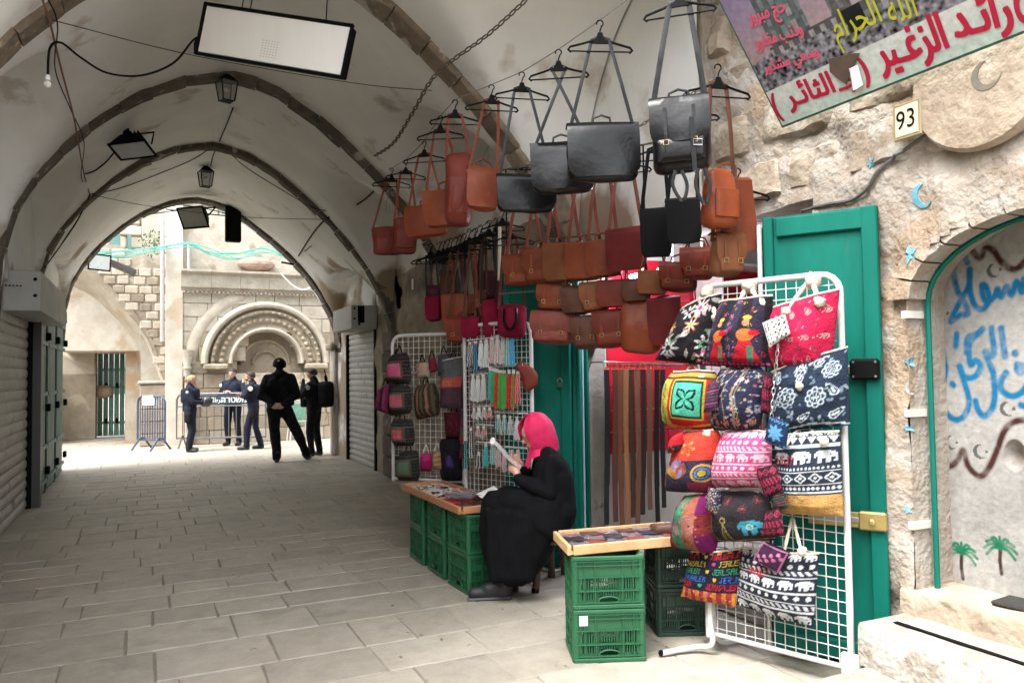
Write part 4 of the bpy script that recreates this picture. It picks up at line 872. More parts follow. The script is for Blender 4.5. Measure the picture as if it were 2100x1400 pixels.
# ================================================================ hanging leather bags
def rbox(w, d, h, r, nx=8, ny=4, nz=8):
    """rounded box centred in x,y with its top at z=0; returns points, faces"""
    ix = {}; P = []; F = []
    def vid(i, j, k):
        if (i, j, k) not in ix:
            ix[(i, j, k)] = len(P); p = np.array([(i/nx-.5)*w, (j/ny-.5)*d, (k/nz-1)*h]); lo = np.array([-w/2+r, -d/2+r, -h+r]); hi = np.array([w/2-r, d/2-r, -r])
            lo, hi = np.minimum(lo, (lo+hi)/2), np.maximum(hi, (lo+hi)/2); q = np.clip(p, lo, hi); v = p-q; L = np.linalg.norm(v); P.append(q+v/L*r if L > 1e-9 else p)
        return ix[(i, j, k)]
    for i in range(nx):
        for j in range(ny): F += [(vid(i, j, 0), vid(i, j+1, 0), vid(i+1, j+1, 0), vid(i+1, j, 0)), (vid(i, j, nz), vid(i+1, j, nz), vid(i+1, j+1, nz), vid(i, j+1, nz))]
        for k in range(nz): F += [(vid(i, 0, k), vid(i+1, 0, k), vid(i+1, 0, k+1), vid(i, 0, k+1)), (vid(i, ny, k), vid(i, ny, k+1), vid(i+1, ny, k+1), vid(i+1, ny, k))]
    for j in range(ny):
        for k in range(nz): F += [(vid(0, j, k), vid(0, j, k+1), vid(0, j+1, k+1), vid(0, j+1, k)), (vid(nx, j, k), vid(nx, j+1, k), vid(nx, j+1, k+1), vid(nx, j, k+1))]
    return np.array(P), F
def leather(name, c, rough=.45, var=.62, bump=.35): return mat(name, c, tuple(x*var for x in c), rough=rough, scale=5, bump=bump, bscale=24, bd=.006, spec=.16, obj_var=.14, c3=tuple(min(1, x*1.35) for x in c), s3=6, t3=.6, w3=.15)
L_TAN = leather('tan leather', (0.2088, 0.0504, 0.023)); L_ORG = leather('orange tan leather', (0.2592, 0.059, 0.023), .33); L_RED = leather('red brown leather', (.185, .036, .022)); L_WINE = leather('wine suede', (.125, .016, .016), .75)
L_BRN = leather('dark brown leather', (.10, .04, .025)); L_BLK = leather('black leather', (.0035, .0035, .004), .30, .7, .6); L_BLK.node_tree.nodes['Principled BSDF'].inputs['Specular IOR Level'].default_value = .30; [setattr(x.inputs['Scale'], 'default_value', 13) for x in L_BLK.node_tree.nodes if x.type == 'TEX_NOISE' and x.inputs['Scale'].default_value > 20]
L_SUE = leather('black suede', (.004, .004, .0045), .85); L_CAM = leather('camel leather', (0.1872, 0.0684, 0.0288), .5)
L_ROSE = leather('dusty rose leather', (0.1944, 0.054, 0.0396), .5); L_CRIM = leather('crimson fabric', (0.18, 0.0043, 0.0252), .8); L_PURP = leather('plum leather', (0.072, 0.0144, 0.0288), .5)
def depth_of(p): return (Vector(p)-CAMP).dot(Fv)
def bframe(yaw):
    a = math.radians(yaw); t = CR*math.cos(a)+CF*math.sin(a); return t, Vector((t.y, -t.x, 0)), basis(t, Vector((t.y, -t.x, 0)), UP)
def hanger(H, yaw, label, group='black plastic clothes hangers', hw=.165, m=None):
    t, n, R = bframe(yaw); o = thing('clothes_hanger', label, 'hanger', tuple(H), group)
    pts = [H+t*(.018*math.cos(a)-.0)+UP*(-.018+.018*math.sin(a)) for a in np.linspace(math.radians(200), math.radians(-60), 9)]+[H-UP*.06, H-UP*.085]
    MB().tube([Vector(p) for p in pts], .0042, 6).build('hook', M_BLACK, o)
    c = H-UP*.10; b = MB(); b.prism([(-.012, .03), (.012, .03), (.022, 0), (.05, -.03), (-.05, -.03), (-.022, 0)], c-n*.006, t, UP, n, .012); b.build('neck', M_BLACK, o)
    for s in (-1, 1): MB().tube([c+t*(s*.035)-UP*.012, c+t*(s*.09)-UP*.030, c+t*(s*hw)-UP*.05, c+t*(s*(hw+.012))-UP*.066, c+t*(s*(hw-.004))-UP*.08], .0068, 6).build('arm', M_BLACK, o)
    MB().tube([c-t*hw-UP*.074, c+t*hw-UP*.074], .0045, 6).build('bar', M_BLACK, o)
    return o
def bag(label, box, style, m, d=None, x=None, hook=None, yaw=0, T=.09, group=None, name='leather_bag', strap_m=None, hz=None, cross=False, taper=0, hang=True, hlabel=None, sw=.013, sag=.0):
    x0, y0, x1, y1 = box; x0, x1 = (x0-9, x1+5) if group and 'doorway' in group else (x0, x1); cx_, p = (x0+x1)/2, None
    if hook is not None and hz: H = atZ(hook[0], hook[1], hz); d = d or depth_of(H)
    if x is not None: d = depth_of(atX(cx_, y0, x))
    P0 = atD(cx_, y0, d); t, n, R = bframe(yaw); ca, sa = abs(math.cos(math.radians(yaw))), abs(math.sin(math.radians(yaw)))
    w = max(.08, ((x1-x0)/FPX*d-T*sa)/ca); h = (y1-y0)/FPX*d
    if hook is None: H = P0+UP*.4
    elif not hz: H = atD(hook[0], hook[1], d)
    o = thing(name, label, 'bag', tuple(P0-UP*h), group)
    rl = math.radians(random.uniform(-4.5, 4.5)); t2_, u2_ = t*math.cos(rl)+UP*math.sin(rl), UP*math.cos(rl)-t*math.sin(rl)
    def W(a): return P0+t2_*a[0]+n*a[1]+u2_*a[2]
    r = min(.045, h*.22, w*.22, T*.48); A, F = rbox(w, T, h, r, 12, 4, 10)
    v = -A[:, 2]/h; u = A[:, 0]/(w/2)
    A[:, 1] *= (.62+.5*np.sin(np.clip(v, 0, 1)*math.pi*.62))*(1.12-.25*u**2)
    A[:, 0] *= 1-taper*(1-v); A[:, 2] += .012*np.cos(u*1.5)*(v < .1)-.010*(1-u**2)*(v > .8)-sag*(1-u**2)*(1-v)
    s_ = random.uniform(0, 50); nz_ = fbm(A*np.array([9, 9, 9])+s_, 3); A[:, 1] += .016*nz_; A[:, 0] += .010*fbm(A*8+s_+5, 2); A[:, 2] += .006*fbm(A*10+s_+9, 2)
    M_ = MB().add([W(a) for a in A], F).build('body', m, o, smooth=60)
    if style in ('flap', 'satchel', 'longflap'):
        fl = h*{'flap': .93, 'satchel': .62, 'longflap': 1.02}[style]; nu, nv = 11, 13; Pg = []
        for j in range(nv):
            q = j/(nv-1); s = q*(T*.95+.02+fl)
            for i in range(nu):
                uu = -1+2*i/(nu-1); cr_ = max(0, (s-(T*.95+.02+fl-.06))/.06); hw = w/2*1.015*(1-(.22*cr_**2.2 if cr_ > 0 else 0))
                top = T*.60
                if s < T*.95: yy = -T*.42+s; zz = .010+.010*math.sin(s/(T*.95)*math.pi)
                else: yy = T*.62+.006+.14*T*math.sin(min(1, (s-T*.95)/fl)*2.2); zz = .008-(s-T*.95)
                yy *= 1-.16*uu*uu if s > T*.95 else 1
                pz = .006*math.sin(uu*2.3+s*12+s_); Pg.append(W((uu*hw*(1-taper*.6), yy+pz, zz-(sag*(1-uu*uu)))))
        MB().sheet(Pg, nu, nv, .004).build('flap', m, o, smooth=50)
    front = T*.60*(.62+.5*math.sin(math.pi*.4))
    if style == 'satchel':
        for sx in (-.48, .48):
            st_ = MB().tube([W((sx*w/2, front+.018, -h*.15)), W((sx*w/2, front+.022, -h*.55)), W((sx*w/2, front+.018, -h*.80))], .01, 6, flat=(.010, .0025), up=t).build('closing_strap', m, o)
            q = [W((sx*w/2+a*.012, front+.024, -h*.66+b_*.012)) for a, b_ in ((-1, -1), (1, -1), (1, 1), (-1, 1))]; MB().tube(q, .0022, 5, closed=True).build('buckle', M_BRASS, st_)
        A2, F2 = rbox(w*.8, .03, h*.34, .012, 8, 3, 4); MB().add([W((a[0], a[1]+front+.004, a[2]-h*.6)) for a in A2], F2).build('front_pocket', m, o, smooth=60)
    if style == 'plain':
        MB().tube([W((-w*.42*(1-taper), 0, .006)), W((w*.42*(1-taper), 0, .006))], .005, 6).build('zip', M_STEEL, o)
        A2, F2 = rbox(w*.7, .02, h*.5, .01, 6, 2, 5); MB().add([W((a[0], a[1]+front-.004, a[2]-h*.36)) for a in A2], F2).build('front_pocket', m, o, smooth=60)
    if style in ('flap', 'satchel') and w > .2:
        MB().tube([W((-.05, 0, .02)), W((-.045, 0, .055)), W((0, 0, .07)), W((.045, 0, .055)), W((.05, 0, .02))], .007, 6).build('grab_handle', m, o)
    sm = strap_m or m
    if hang:
        c = H-UP*.105; ex = .045
        for s in (-1, 1):
            top_ = c+t*(s*ex*(-1 if cross else 1))+UP*.0; e = W((s*w*.47*(1-taper), 0, -.03)); mid = lerp(top_, e, .5)+n*.01
            MB().tube([c+UP*.012, top_, mid, e], .01, 6, flat=(sw, .0022), up=t).build('shoulder_strap', sm, o)
            q = W((s*w*.47*(1-taper), 0, -.02)); MB().tube([q+t*.010*math.cos(a)+UP*.010*math.sin(a) for a in np.linspace(0, 6.28, 9)[:-1]], .0022, 5, closed=True).build('ring', M_STEEL, o)
        if hlabel is not False: hanger(H, yaw+random.uniform(-6, 6), hlabel or 'black hanger holding the '+' '.join(label.split()[:6]))
    return o, H
ROPEZ = 3.41; hooks = []
R1 = [('large glossy black leather messenger bag, nearest and highest on the long rope', (1162, 263, 1306, 372), 'flap', L_BLK, (1230, 42), 0, .11), ('medium glossy black leather bag hanging just behind the largest black one', (1087, 300, 1216, 396), 'flap', L_BLK, (1145, 102), -4, .10),
      ('flat matt black leather bag hanging left of the glossy black pair', (1018, 364, 1138, 434), 'flap', L_BLK, (1070, 148), 6, .06), ('flat orange tan leather bag left of the flat black one', (957, 349, 1024, 430), 'flap', L_TAN, (1008, 174), 12, .06),
      ('narrow red brown leather backpack hung side-on between two tan bags', (913, 318, 966, 462), 'plain', L_RED, (933, 205), 0, .13), ('camel tan leather messenger bag with curved top, under the red brown backpack', (866, 392, 958, 464), 'flap', L_TAN, (903, 238), -12, .09),
      ('orange tan bag overlapping the camel messenger bag from the left', (830, 426, 918, 486), 'flap', L_ORG, (870, 290), -10, .08), ('red brown upright bag second from the far end of the long rope', (806, 448, 858, 520), 'plain', L_RED, (832, 328), 10, .08),
      ('small dull red leather bag at the far end of the long rope', (761, 467, 822, 522), 'plain', L_RED, (803, 345), 14, .06)]
for lab, box, st_, m, hk, yw, T in R1:
    o, H = bag(lab, box, st_, m, hook=hk, hz=ROPEZ, yaw=yw, T=T, sag=.012 if 'curved' in lab else 0, sw=.011, cross=('medium' in lab)); hooks.append(H)
hooks.sort(key=lambda p: p.y); far = hooks[-1]+(hooks[-1]-hooks[-4])*1.3; near = hooks[0]+(hooks[0]-hooks[1])*1.6; near.z = ROPEZ+.02
tag(MB().tube([near+Vector((.3, -.2, .75)), near]+hooks+[far+Vector((.5, .3, .1))], .0035, 5).build('hanging_rope', paint('thin wire', (.25, .24, .22))), 'thin rope under the vault that carries the row of leather bags on hangers', 'rope')
bag('black leather satchel backpack with loose buckled straps, highest bag by the stone wall', (1328, 212, 1456, 352), 'satchel', L_BLK, d=3.85, hook=(1392, -38), yaw=-14, T=.15, sw=.016)
o = bpy.data.objects['leather_bag.009']
for k, (a, c_) in enumerate((((1385, 350), (1400, 412)), ((1432, 345), (1447, 420)))):
    p0, p1 = atD(*a, 3.74), atD(*c_, 3.74); q = [p0, lerp(p0, p1, .5)-CR*.03, p1, lerp(p0, p1, .5)+CR*.04, p0+CR*.03]
    MB().tube([Vector(v) for v in smooth_pts([tuple(v) for v in q], 4)], .01, 6, flat=(.010, .002), up=CR).build('loose_strap', L_BLK, o)
p0, p1 = atD(1418, 240, 3.70), atD(1425, 350, 3.70); MB().tube([p0, p1], .01, 6, flat=(.013, .003), up=CR).build('front_strap', L_BLK, o)
q = [atD(1431+a*9, 291+b_*6, 3.69) for a, b_ in ((-1, -1), (1, -1), (1, 1), (-1, 1))]; MB().tube(q, .003, 5, closed=True).build('buckle', M_STEEL, o)
bag('glossy orange tan leather bag by the stone wall, below the wooden looking hanger', (1433, 352, 1518, 468), 'plain', L_ORG, d=4.02, hook=(1472, 132), yaw=14, T=.12, taper=.12, strap_m=L_BRN)
bag('tan leather bag with a wide hanging flap behind the glossy orange bag', (1455, 375, 1538, 512), 'longflap', L_TAN, d=4.2, hook=(1512, 345), yaw=10, T=.07)
bag('tan satchel with a single buckle strap, lowest beside the stone wall', (1452, 486, 1522, 566), 'satchel', L_CAM, d=4.12, hook=(1490, 300), yaw=12, T=.10, hang=True, hlabel=False)
bag('black suede bag left of the other black suede one, over the bright lamps', (1311, 434, 1375, 525), 'longflap', L_SUE, d=4.62, hook=(1345, 270), yaw=-10, T=.07)
bag('black suede bag hanging between its twin and the glossy orange bag', (1363, 415, 1434, 497), 'longflap', L_SUE, d=4.42, hook=(1408, 190), yaw=-8, T=.08)
ORD = ['first', 'second', 'third', 'fourth', 'fifth', 'sixth', 'seventh', 'eighth']
row2 = [((1040, 526, 1116, 584), L_TAN, 'satchel'), ((1080, 514, 1154, 580), L_TAN, 'satchel'), ((1122, 504, 1192, 577), L_CAM, 'flap'), ((1168, 503, 1232, 574), L_TAN, 'flap'), ((1208, 498, 1268, 568), L_TAN, 'flap'), ((1250, 474, 1318, 553), L_WINE, 'longflap')]
QA, QB = Vector((2.36, 5.16, 0)), Vector((3.02, 4.12, 0))
def rail(label, x, z, ya, yb):
    o = thing('hanging_rail', label, 'rail', (QA.x, QA.y, z)); MB().tube([QA+UP*z, QB+UP*z], .007, 6).build('bar', paint('rail', (.12, .11, .1), .4, .5), o)
    for p in (lerp(QA, QB, .06), lerp(QA, QB, .94)): MB().tube([p+UP*z, p+UP*(x if x < 9 else 3.0)] if x < 9 else [p+UP*z, Vector((XR+.05, p.y+.1, z+.1))], .006, 6).build('bracket', M_BLACK, o)
rail('thin dark rail on the shop wall holding the row of tan satchels', 9, 3.0, 4.2, 7.1); rail('thin dark rail over the shop doorway holding small tan bags', 3.0, 2.44, 3.9, 6.7); rail('thin dark rail across the shop doorway holding the lowest leather bags', 2.44, 2.08, 4.1, 6.7)
for i, (bx, m, st_) in enumerate(row2):
    P = atP((bx[0]+bx[2])/2, bx[1], QA, QB); H = Vector((P.x, P.y, 3.0)); d = depth_of(P); q = H-CAMP; hk = (1050+FPX*q.dot(Rv)/q.dot(Fv), 700-FPX*q.dot(Uv)/q.dot(Fv))
    bag(f'{["tan satchel with buckled pocket","tan satchel with worn flap","camel leather bag","plain tan flap bag","round cornered tan flap bag","wine red suede bag"][i]} in the upper row at the doorway, {ORD[i]} from the left', bx, st_, m, d=d, hook=hk, yaw=-18, T=.08, group='upper row of bags over the shop doorway', strap_m=L_ROSE, sw=.014, hlabel=f'black hanger of the {ORD[i]} bag in the upper row')
row3 = [((1110, 588, 1168, 637), L_TAN, 'satchel', 'bright tan satchel'), ((1160, 592, 1208, 642), L_BRN, 'flap', 'dark brown bag'), ((1196, 584, 1244, 640), L_CAM, 'satchel', 'camel satchel'), ((1233, 580, 1292, 629), L_RED, 'flap', 'orange red bag'),
        ((1284, 577, 1330, 617), L_BRN, 'flap', 'dusty brown bag'), ((1316, 561, 1366, 603), L_CAM, 'flap', 'light camel bag'), ((1360, 544, 1428, 596), L_RED, 'satchel', 'dark red satchel'), ((1402, 514, 1460, 573), L_RED, 'satchel', 'red brown satchel')]
for i, (bx, m, st_, lb) in enumerate(row3):
    P = atP((bx[0]+bx[2])/2, bx[1], QA, QB); d = depth_of(P); H = Vector((P.x, P.y, 2.44)); q = H-CAMP; hk = (1050+FPX*q.dot(Rv)/q.dot(Fv), 700-FPX*q.dot(Uv)/q.dot(Fv))
    bag(f'small {lb} in the middle row at the shop doorway, {ORD[i]} from the left', bx, st_, m, d=d, hook=hk, yaw=-15, T=.08, group='middle row of small bags at the shop doorway', hlabel=False, sw=.007)
row4 = [((1098, 643, 1178, 703), L_ROSE, 'satchel', 'wide dusty red satchel with two buckles'), ((1178, 653, 1230, 713), L_BRN, 'satchel', 'brown satchel with small pockets'), ((1222, 641, 1285, 711), L_RED, 'satchel', 'red brown flap satchel'),
        ((1280, 620, 1354, 722), L_ORG, 'tote', 'plain orange tan leather tote'), ((1334, 616, 1393, 702), L_WINE, 'longflap', 'dark red suede bag')]
for i, (bx, m, st_, lb) in enumerate(row4):
    P = atP((bx[0]+bx[2])/2, bx[1], QA, QB); d = depth_of(P); H = Vector((P.x, P.y, 2.08)); q = H-CAMP; hk = (1050+FPX*q.dot(Rv)/q.dot(Fv), 700-FPX*q.dot(Uv)/q.dot(Fv))
    bag(f'{lb} in the lowest row at the shop doorway', bx, st_, m, d=d, hook=hk, yaw=-16, T=.10, group='lowest row of leather bags at the shop doorway', hlabel=False, sw=.007)
# far cluster left of the doorway
CL = [((873, 612, 905, 657), L_CRIM, 'flap', 'crimson and purple pouch at the far left of the dim cluster', 6.75, (884, 500)), ((906, 606, 962, 668), L_TAN, 'longflap', 'rounded tan suede bag in the dim cluster above the left rack', 6.5, (935, 487)), ((914, 656, 988, 703), L_RED, 'satchel', 'red brown satchel touching the top of the left rack', 6.35, (952, 480)),
      ((956, 606, 984, 645), L_ROSE, 'plain', 'small dusty pink purse left of its pair above the left rack', 6.45, (962, 470)), ((972, 598, 1002, 640), L_ROSE, 'plain', 'small pale pink purse right of its pair, by the crimson tote', 6.3, (985, 462)), ((946, 655, 988, 692), L_CRIM, 'flap', 'small crimson bag tucked beside the crimson tote', 6.2, (975, 468)),
      ((983, 616, 1024, 692), L_CRIM, 'tote', 'tall crimson fabric tote with brown straps above the jewellery rack', 6.1, (1003, 452)), ((1019, 626, 1082, 690), L_CRIM, 'tote', 'wide crimson fabric shopper with black loop handles above the jewellery rack', 5.75, (1046, 455)),
      ((1012, 560, 1060, 626), L_PURP, 'tote', 'dark plum bag behind the crimson shopper', 6.1, (1030, 430)), ((975, 560, 1020, 612), L_PURP, 'flap', 'dark plum bag in the shadow above the tall crimson tote', 6.5, (1000, 455)), ((905, 560, 940, 610), L_BRN, 'flap', 'dark brown bag high in the dim cluster', 6.8, (918, 492)), ((878, 590, 905, 625), L_PURP, 'flap', 'very dark bag behind the crimson pouch', 6.9, (900, 497))]
for i, (bx, m, st_, lb, d, hk) in enumerate(CL):
    o, H = bag(lb, bx, st_, m, d=d, hook=hk, yaw=-10, T=.09, strap_m=L_BRN if i % 3 else L_BLK, sw=.012, hlabel=f'black hanger in the dim row, holding the {" ".join(lb.split()[:4])}')
    if 'shopper' in lb:
        t, n, R = bframe(-10); c = atD(1046, 632, 5.66); MB().tube([Vector(q) for q in smooth_pts([tuple(c-t*.045), tuple(c-t*.045-UP*.1), tuple(c-UP*.16), tuple(c+t*.045-UP*.1), tuple(c+t*.045)], 4)], .011, 7).build('loop_handle', L_BLK, o)
for k, (hx, hy, d) in enumerate(((882, 500, 6.9), (909, 494, 6.75), (925, 489, 6.6), (943, 483, 6.5), (972, 470, 6.3), (1016, 448, 6.1))):
    hanger(atD(hx, hy, d), -30, f'empty black hanger in the dim row by the brown wall, {ORD[k]} from the left', 'empty black hangers in the dim row', .15)
    p = atD(hx, hy+40, d); 
    if k < 5: tag(MB().tube([p, p-UP*.25+CR*.02, p-UP*(.42+.05*k)], .01, 6, flat=(.012, .002), up=CR).build('loose_strap', [L_BLK, L_BLK, L_ROSE, L_BLK, L_TAN][k]), f'{["black","thin black","rose tan","narrow black","tan"][k]} leather strap dangling in the dim row by the brown wall', 'strap')
tag(MB().tube([atD(868, 508, 7.0), atD(960, 476, 6.4), atD(1060, 430, 5.7)], .004, 5).build('hanging_rope', paint('dim rope', (.2, .18, .15))), 'thin rope by the brown wall carrying the dim row of hangers', 'rope')
tag(MB().tube([atD(1025, 465, 5.9), atD(1024, 575, 5.9)], .01, 6, flat=(.015, .003), up=CR).build('webbing_strap', mat('cream webbing', (.55, .5, .36))), 'cream webbing strap hanging alone in the dim row of hangers', 'strap')
tag(MB().bbox(atX(846, 583, 3.16), (.01, .05, .14), .002).build('wall_tag', M_WHITE), 'small white tag hanging on the brown wall left of the hangers', 'tag')
# ================================================================ painted cloth patterns
F5 = {'J': '00111000100001000010100101001001100', 'E': '11111100001000011110100001000011111', 'R': '11110100011000111110101001001010001', 'U': '10001100011000110001100011000101110', 'S': '01111100001000001110000010000111110', 'A': '01110100011000111111100011000110001', 'L': '10000100001000010000100001000011111', 'M': '10001110111010110101100011000110001'}
ELE = ['..XXXXXXX...', '.XXXXXXXXXX.', 'XXXXXXXXXXXX', 'XXXXXXXX.XXX', 'X.XXXXXXXXXX', '..XXXXXXX..X', '..XX..XXX..X', '..XX..XXX.XX', '..XX..XX....']
class Pat:
    def __init__(s, U, V, asp, base): s.X = U*asp; s.Y = V; s.a = asp; s.C = np.tile(np.array(base, float), (U.size, 1)); s.r = random.Random(int(asp*1000)+len(base)+int(base[0]*999))
    def put(s, M_, col, al=1): s.C[M_] = s.C[M_]*(1-al)+np.array(col)*al
    def disk(s, x, y, r, c, r2=None): s.put(((s.X-x)/r)**2+((s.Y-y)/(r2 or r))**2 < 1, c)
    def ring(s, x, y, r, wd, c): s.put(np.abs(np.hypot(s.X-x, s.Y-y)-r) < wd, c)
    def flower(s, x, y, r, k, c1, c2=None, c3=None, rot=0):
        d = np.hypot(s.X-x, s.Y-y); th = np.arctan2(s.Y-y, s.X-x)+rot; e = r*(.62+.38*np.cos(k*th)); s.put(d < e, c1)
        if c2: s.put(d < e*.68, c2)
        if c3: s.put(d < r*.25, c3)
    def leafs(s, x, y, L, a, c, wd=.3):
        dx, dy = s.X-x, s.Y-y; p = dx*math.cos(a)+dy*math.sin(a); q = -dx*math.sin(a)+dy*math.cos(a); t = p/L; s.put((t > 0) & (t < 1) & (np.abs(q) < L*wd*np.sin(np.clip(t, 0, 1)*math.pi)), c)
    def pais(s, x, y, r, a, c, ci):
        dx, dy = s.X-x, s.Y-y; p = dx*math.cos(a)+dy*math.sin(a); q = -dx*math.sin(a)+dy*math.cos(a); t = p/(2.2*r); wd = r*.75*np.sqrt(np.clip(1-t, 0, 1))*(t > -.02)
        d = np.where(t < 0, np.hypot(p, q)/(r*.75), np.abs(q-.5*r*t**2)/np.maximum(wd, 1e-6)); M_ = (d < 1) & (t < 1); s.put(M_, c); s.put(M_ & (d < .68) & (t < .8), ci); s.put(M_ & (d < .3) & (t < .5), c)
    def stroke(s, pts, wd, c): s.put(seg_d(s.X, s.Y, pts) < wd, c)
    def bitmap(s, rows, x, y, w, h, c, flip=False):
        n, m = len(rows[0]), len(rows); i = np.floor((s.X-x)/w*n).astype(int); j = np.floor((y+h-s.Y)/h*m).astype(int); ok = (i >= 0) & (i < n) & (j >= 0) & (j < m); B = np.array([[ch in 'X1' for ch in r_] for r_ in rows])
        i = np.clip(i, 0, n-1); j = np.clip(j, 0, m-1); i = n-1-i if flip else i; s.put(ok & B[j, i], c)
    def text(s, t, x, y, h, c, sp=1.0):
        w = h*.62*sp
        for k, ch in enumerate(t): f = F5[ch]; s.bitmap([f[5*q:5*q+5] for q in range(7)], x+k*w*1.12, y, w, h, c)
    def stripes(s, n, cols, wob=0, axis=0):
        q = (s.X/s.a if axis == 0 else s.Y)*n; q = q+wob*np.sin((s.Y if axis == 0 else s.X)*9); i = np.floor(q).astype(int) % len(cols); s.C[:] = np.array(cols)[i]
    def row(s, y0, y1, kind, c, n=9):
        h = y1-y0; w = s.a/n; fx = (s.X/w) % 1; fy = (s.Y-y0)/h; ins = (fy > 0) & (fy < 1)
        if kind == 'dots': s.put(ins & (np.hypot((fx-.5)*w, (fy-.5)*h) < min(w, h)*.36), c)
        if kind == 'dia': k = np.abs(fx-.5)*2+np.abs(fy-.5)*2; s.put(ins & (((k < .95) & (k > .65)) | (k < .3)), c)
        if kind == 'tri': s.put(ins & (np.abs(fx-.5)*2 < fy*.9), c)
        if kind == 'line': s.put(ins, c)
        if kind == 'key': s.put(ins & (((fx+fy*.6) % 1) < .5), c)
        if kind == 'ele':
            for k in range(n): s.bitmap(ELE, (k+.08)*w, y0+h*.08, w*.84, h*.84, c)
    def heart(s, x, y, r, c): X, Y = (s.X-x)/r, (s.Y-y)/r; s.put((X**2+Y**2-1)**3-X**2*Y**3 < 0, c)
def scatter(p, n, fn, y0=0, y1=1):
    for _ in range(n): fn(p.r.uniform(0, p.a), p.r.uniform(y0, y1), p.r)
BLK, NAVY, WHT, CRE, RED, PNK, GRN, YEL, ORG, BLU = (.015, .014, .018), (.02, .03, .06), (.62, .62, .60), (.55, .48, .36), (.50, .015, .03), (.60, .06, .22), (.03, .28, .13), (.55, .42, .05), (.55, .16, .04), (.06, .2, .42)
def p_black_floral(U, V, a):
    p = Pat(U, V, a, BLK)
    scatter(p, 34, lambda x, y, r: p.leafs(x, y, r.uniform(.08, .2), r.uniform(0, 6.3), r.choice([(.45, .45, .43), (.12, .32, .16), WHT, (.35, .34, .33)]), .16))
    for x, y, r_, k, c1, c2, c3 in ((.25, .25, .2, 8, (.33, .32, .33), (.5, .5, .5), BLK), (.62, .6, .13, 7, ORG, WHT, YEL), (.2, .62, .1, 5, ORG, YEL, BLK), (.5, .82, .12, 6, WHT, (.4, .4, .42), BLK), (.85, .3, .14, 7, WHT, (.10, .3, .16), BLK), (.7, .85, .16, 9, (.55, .3, .28), WHT, PNK), (.8, .1, .12, 5, PNK, WHT, BLK)): p.flower(x*a, y, r_, k, c1, c2, c3)
    return p.C
def p_red_figures(U, V, a):
    p = Pat(U, V, a, BLK); 
    for q in (.17, .52, .84): p.put(np.abs(p.X/a-q) < .085, (.03, .025, .05))
    scatter(p, 60, lambda x, y, r: p.flower(x, y, r.uniform(.015, .03), 5, r.choice([PNK, RED, (.4, .2, .3), YEL]), BLK))
    for x in (.12, .48):
        for q in np.linspace(.05, .95, 9): p.flower(x*a+.02*math.sin(q*9), q, .035, 5, (.42, .12, .25), (.1, .1, .14))
    for x, s_ in ((.32, .8), (.72, 1.1)):
        X = (p.X-x*a)/s_; p.put((np.abs(X) < .12*(.5-np.clip(p.Y, 0, .5))/.35+.02) & (p.Y < .42) & (p.Y > .06), RED); p.put((np.abs(X-.06) < .03) & (p.Y < .3) & (p.Y > .06), (.06, .2, .12)); p.disk(x*a, .45, .10*s_, ORG, .09); p.disk(x*a, .62, .045*s_, (.5, .25, .14)); p.disk(x*a+.01, .69, .05*s_, YEL, .03); p.disk(x*a+.09*s_, .48, .06, RED, .045)
    p.row(.0, .07, 'dots', PNK, 16); return p.C
def p_red_paisley(U, V, a):
    p = Pat(U, V, a, (.50, .012, .06)); scatter(p, 90, lambda x, y, r: p.disk(x, y, r.uniform(.006, .014), r.choice([(.7, .3, .35), (.2, .01, .04), (.3, .02, .05)])))
    for x in np.arange(.1, a, .22):
        for k, y in enumerate(np.arange(.08, 1, .17)): p.pais(x+(.11 if k % 2 else 0), y, .045, 1.2+.8*(k % 3), (.22, .02, .05) if k % 2 else (.62, .33, .30), (.45, .03, .08) if k % 2 else (.2, .02, .05))
    return p.C
def p_medallion(U, V, a):
    p = Pat(U, V, a, (.48, .02, .03)); p.put(p.X/a < .12, (.1, .2, .05)); p.put((p.X/a > .06) & (p.X/a < .30), YEL); p.put(np.abs(p.X/a-.18-.02*np.sin(p.Y*40)) < .018, GRN); p.put(np.abs(p.X/a-.07) < .02, (.1, .4, .28)); scatter(p, 20, lambda x, y, r: p.flower(.18*a, y, .03, 5, (.3, .25, .03)))
    cx_, cy = .60*a, .52; k = np.maximum(np.abs(p.X-cx_)/(.26*a), np.abs(p.Y-cy)/.34); p.put(k < 1, YEL); p.put(k < .9, (.02, .05, .03)); p.put(k < .8, (.08, .48, .33))
    for q in range(4): p.leafs(cx_, cy, .24, math.pi/4+q*math.pi/2, BLK, .32); p.leafs(cx_, cy, .2, math.pi/4+q*math.pi/2, (.08, .48, .33), .2)
    p.put(p.X/a > .9, (.25, .05, .05)); p.put((p.Y > .86), (.10, .03, .03)); p.put((p.Y > .9) & (p.Y < .96), (.35, .28, .05)); p.stroke([(0, .08), (.5*a, .02), (a, .12)], .02, YEL); return p.C
def p_small_floral(U, V, a):
    p = Pat(U, V, a, (.02, .022, .05)); cols = [(.3, .3, .42), (.18, .25, .2), (.4, .25, .1), (.35, .08, .12), (.45, .45, .42), (.2, .2, .35)]
    for k in range(7): x = p.r.uniform(0, a); p.stroke([(x, 0), (x+.05, .3), (x-.03, .6), (x+.05, 1)], .006, (.25, .2, .12))
    scatter(p, 130, lambda x, y, r: p.leafs(x, y, r.uniform(.03, .06), r.uniform(0, 6.3), r.choice(cols), .28)); scatter(p, 26, lambda x, y, r: p.flower(x, y, r.uniform(.025, .045), 5, r.choice(cols+[RED]), (.5, .4, .3)))
    for k in range(5): p.pais((.12+.2*k)*a, .14, .045, 1.3, (.5, .25, .1), (.05, .05, .1))
    return p.C
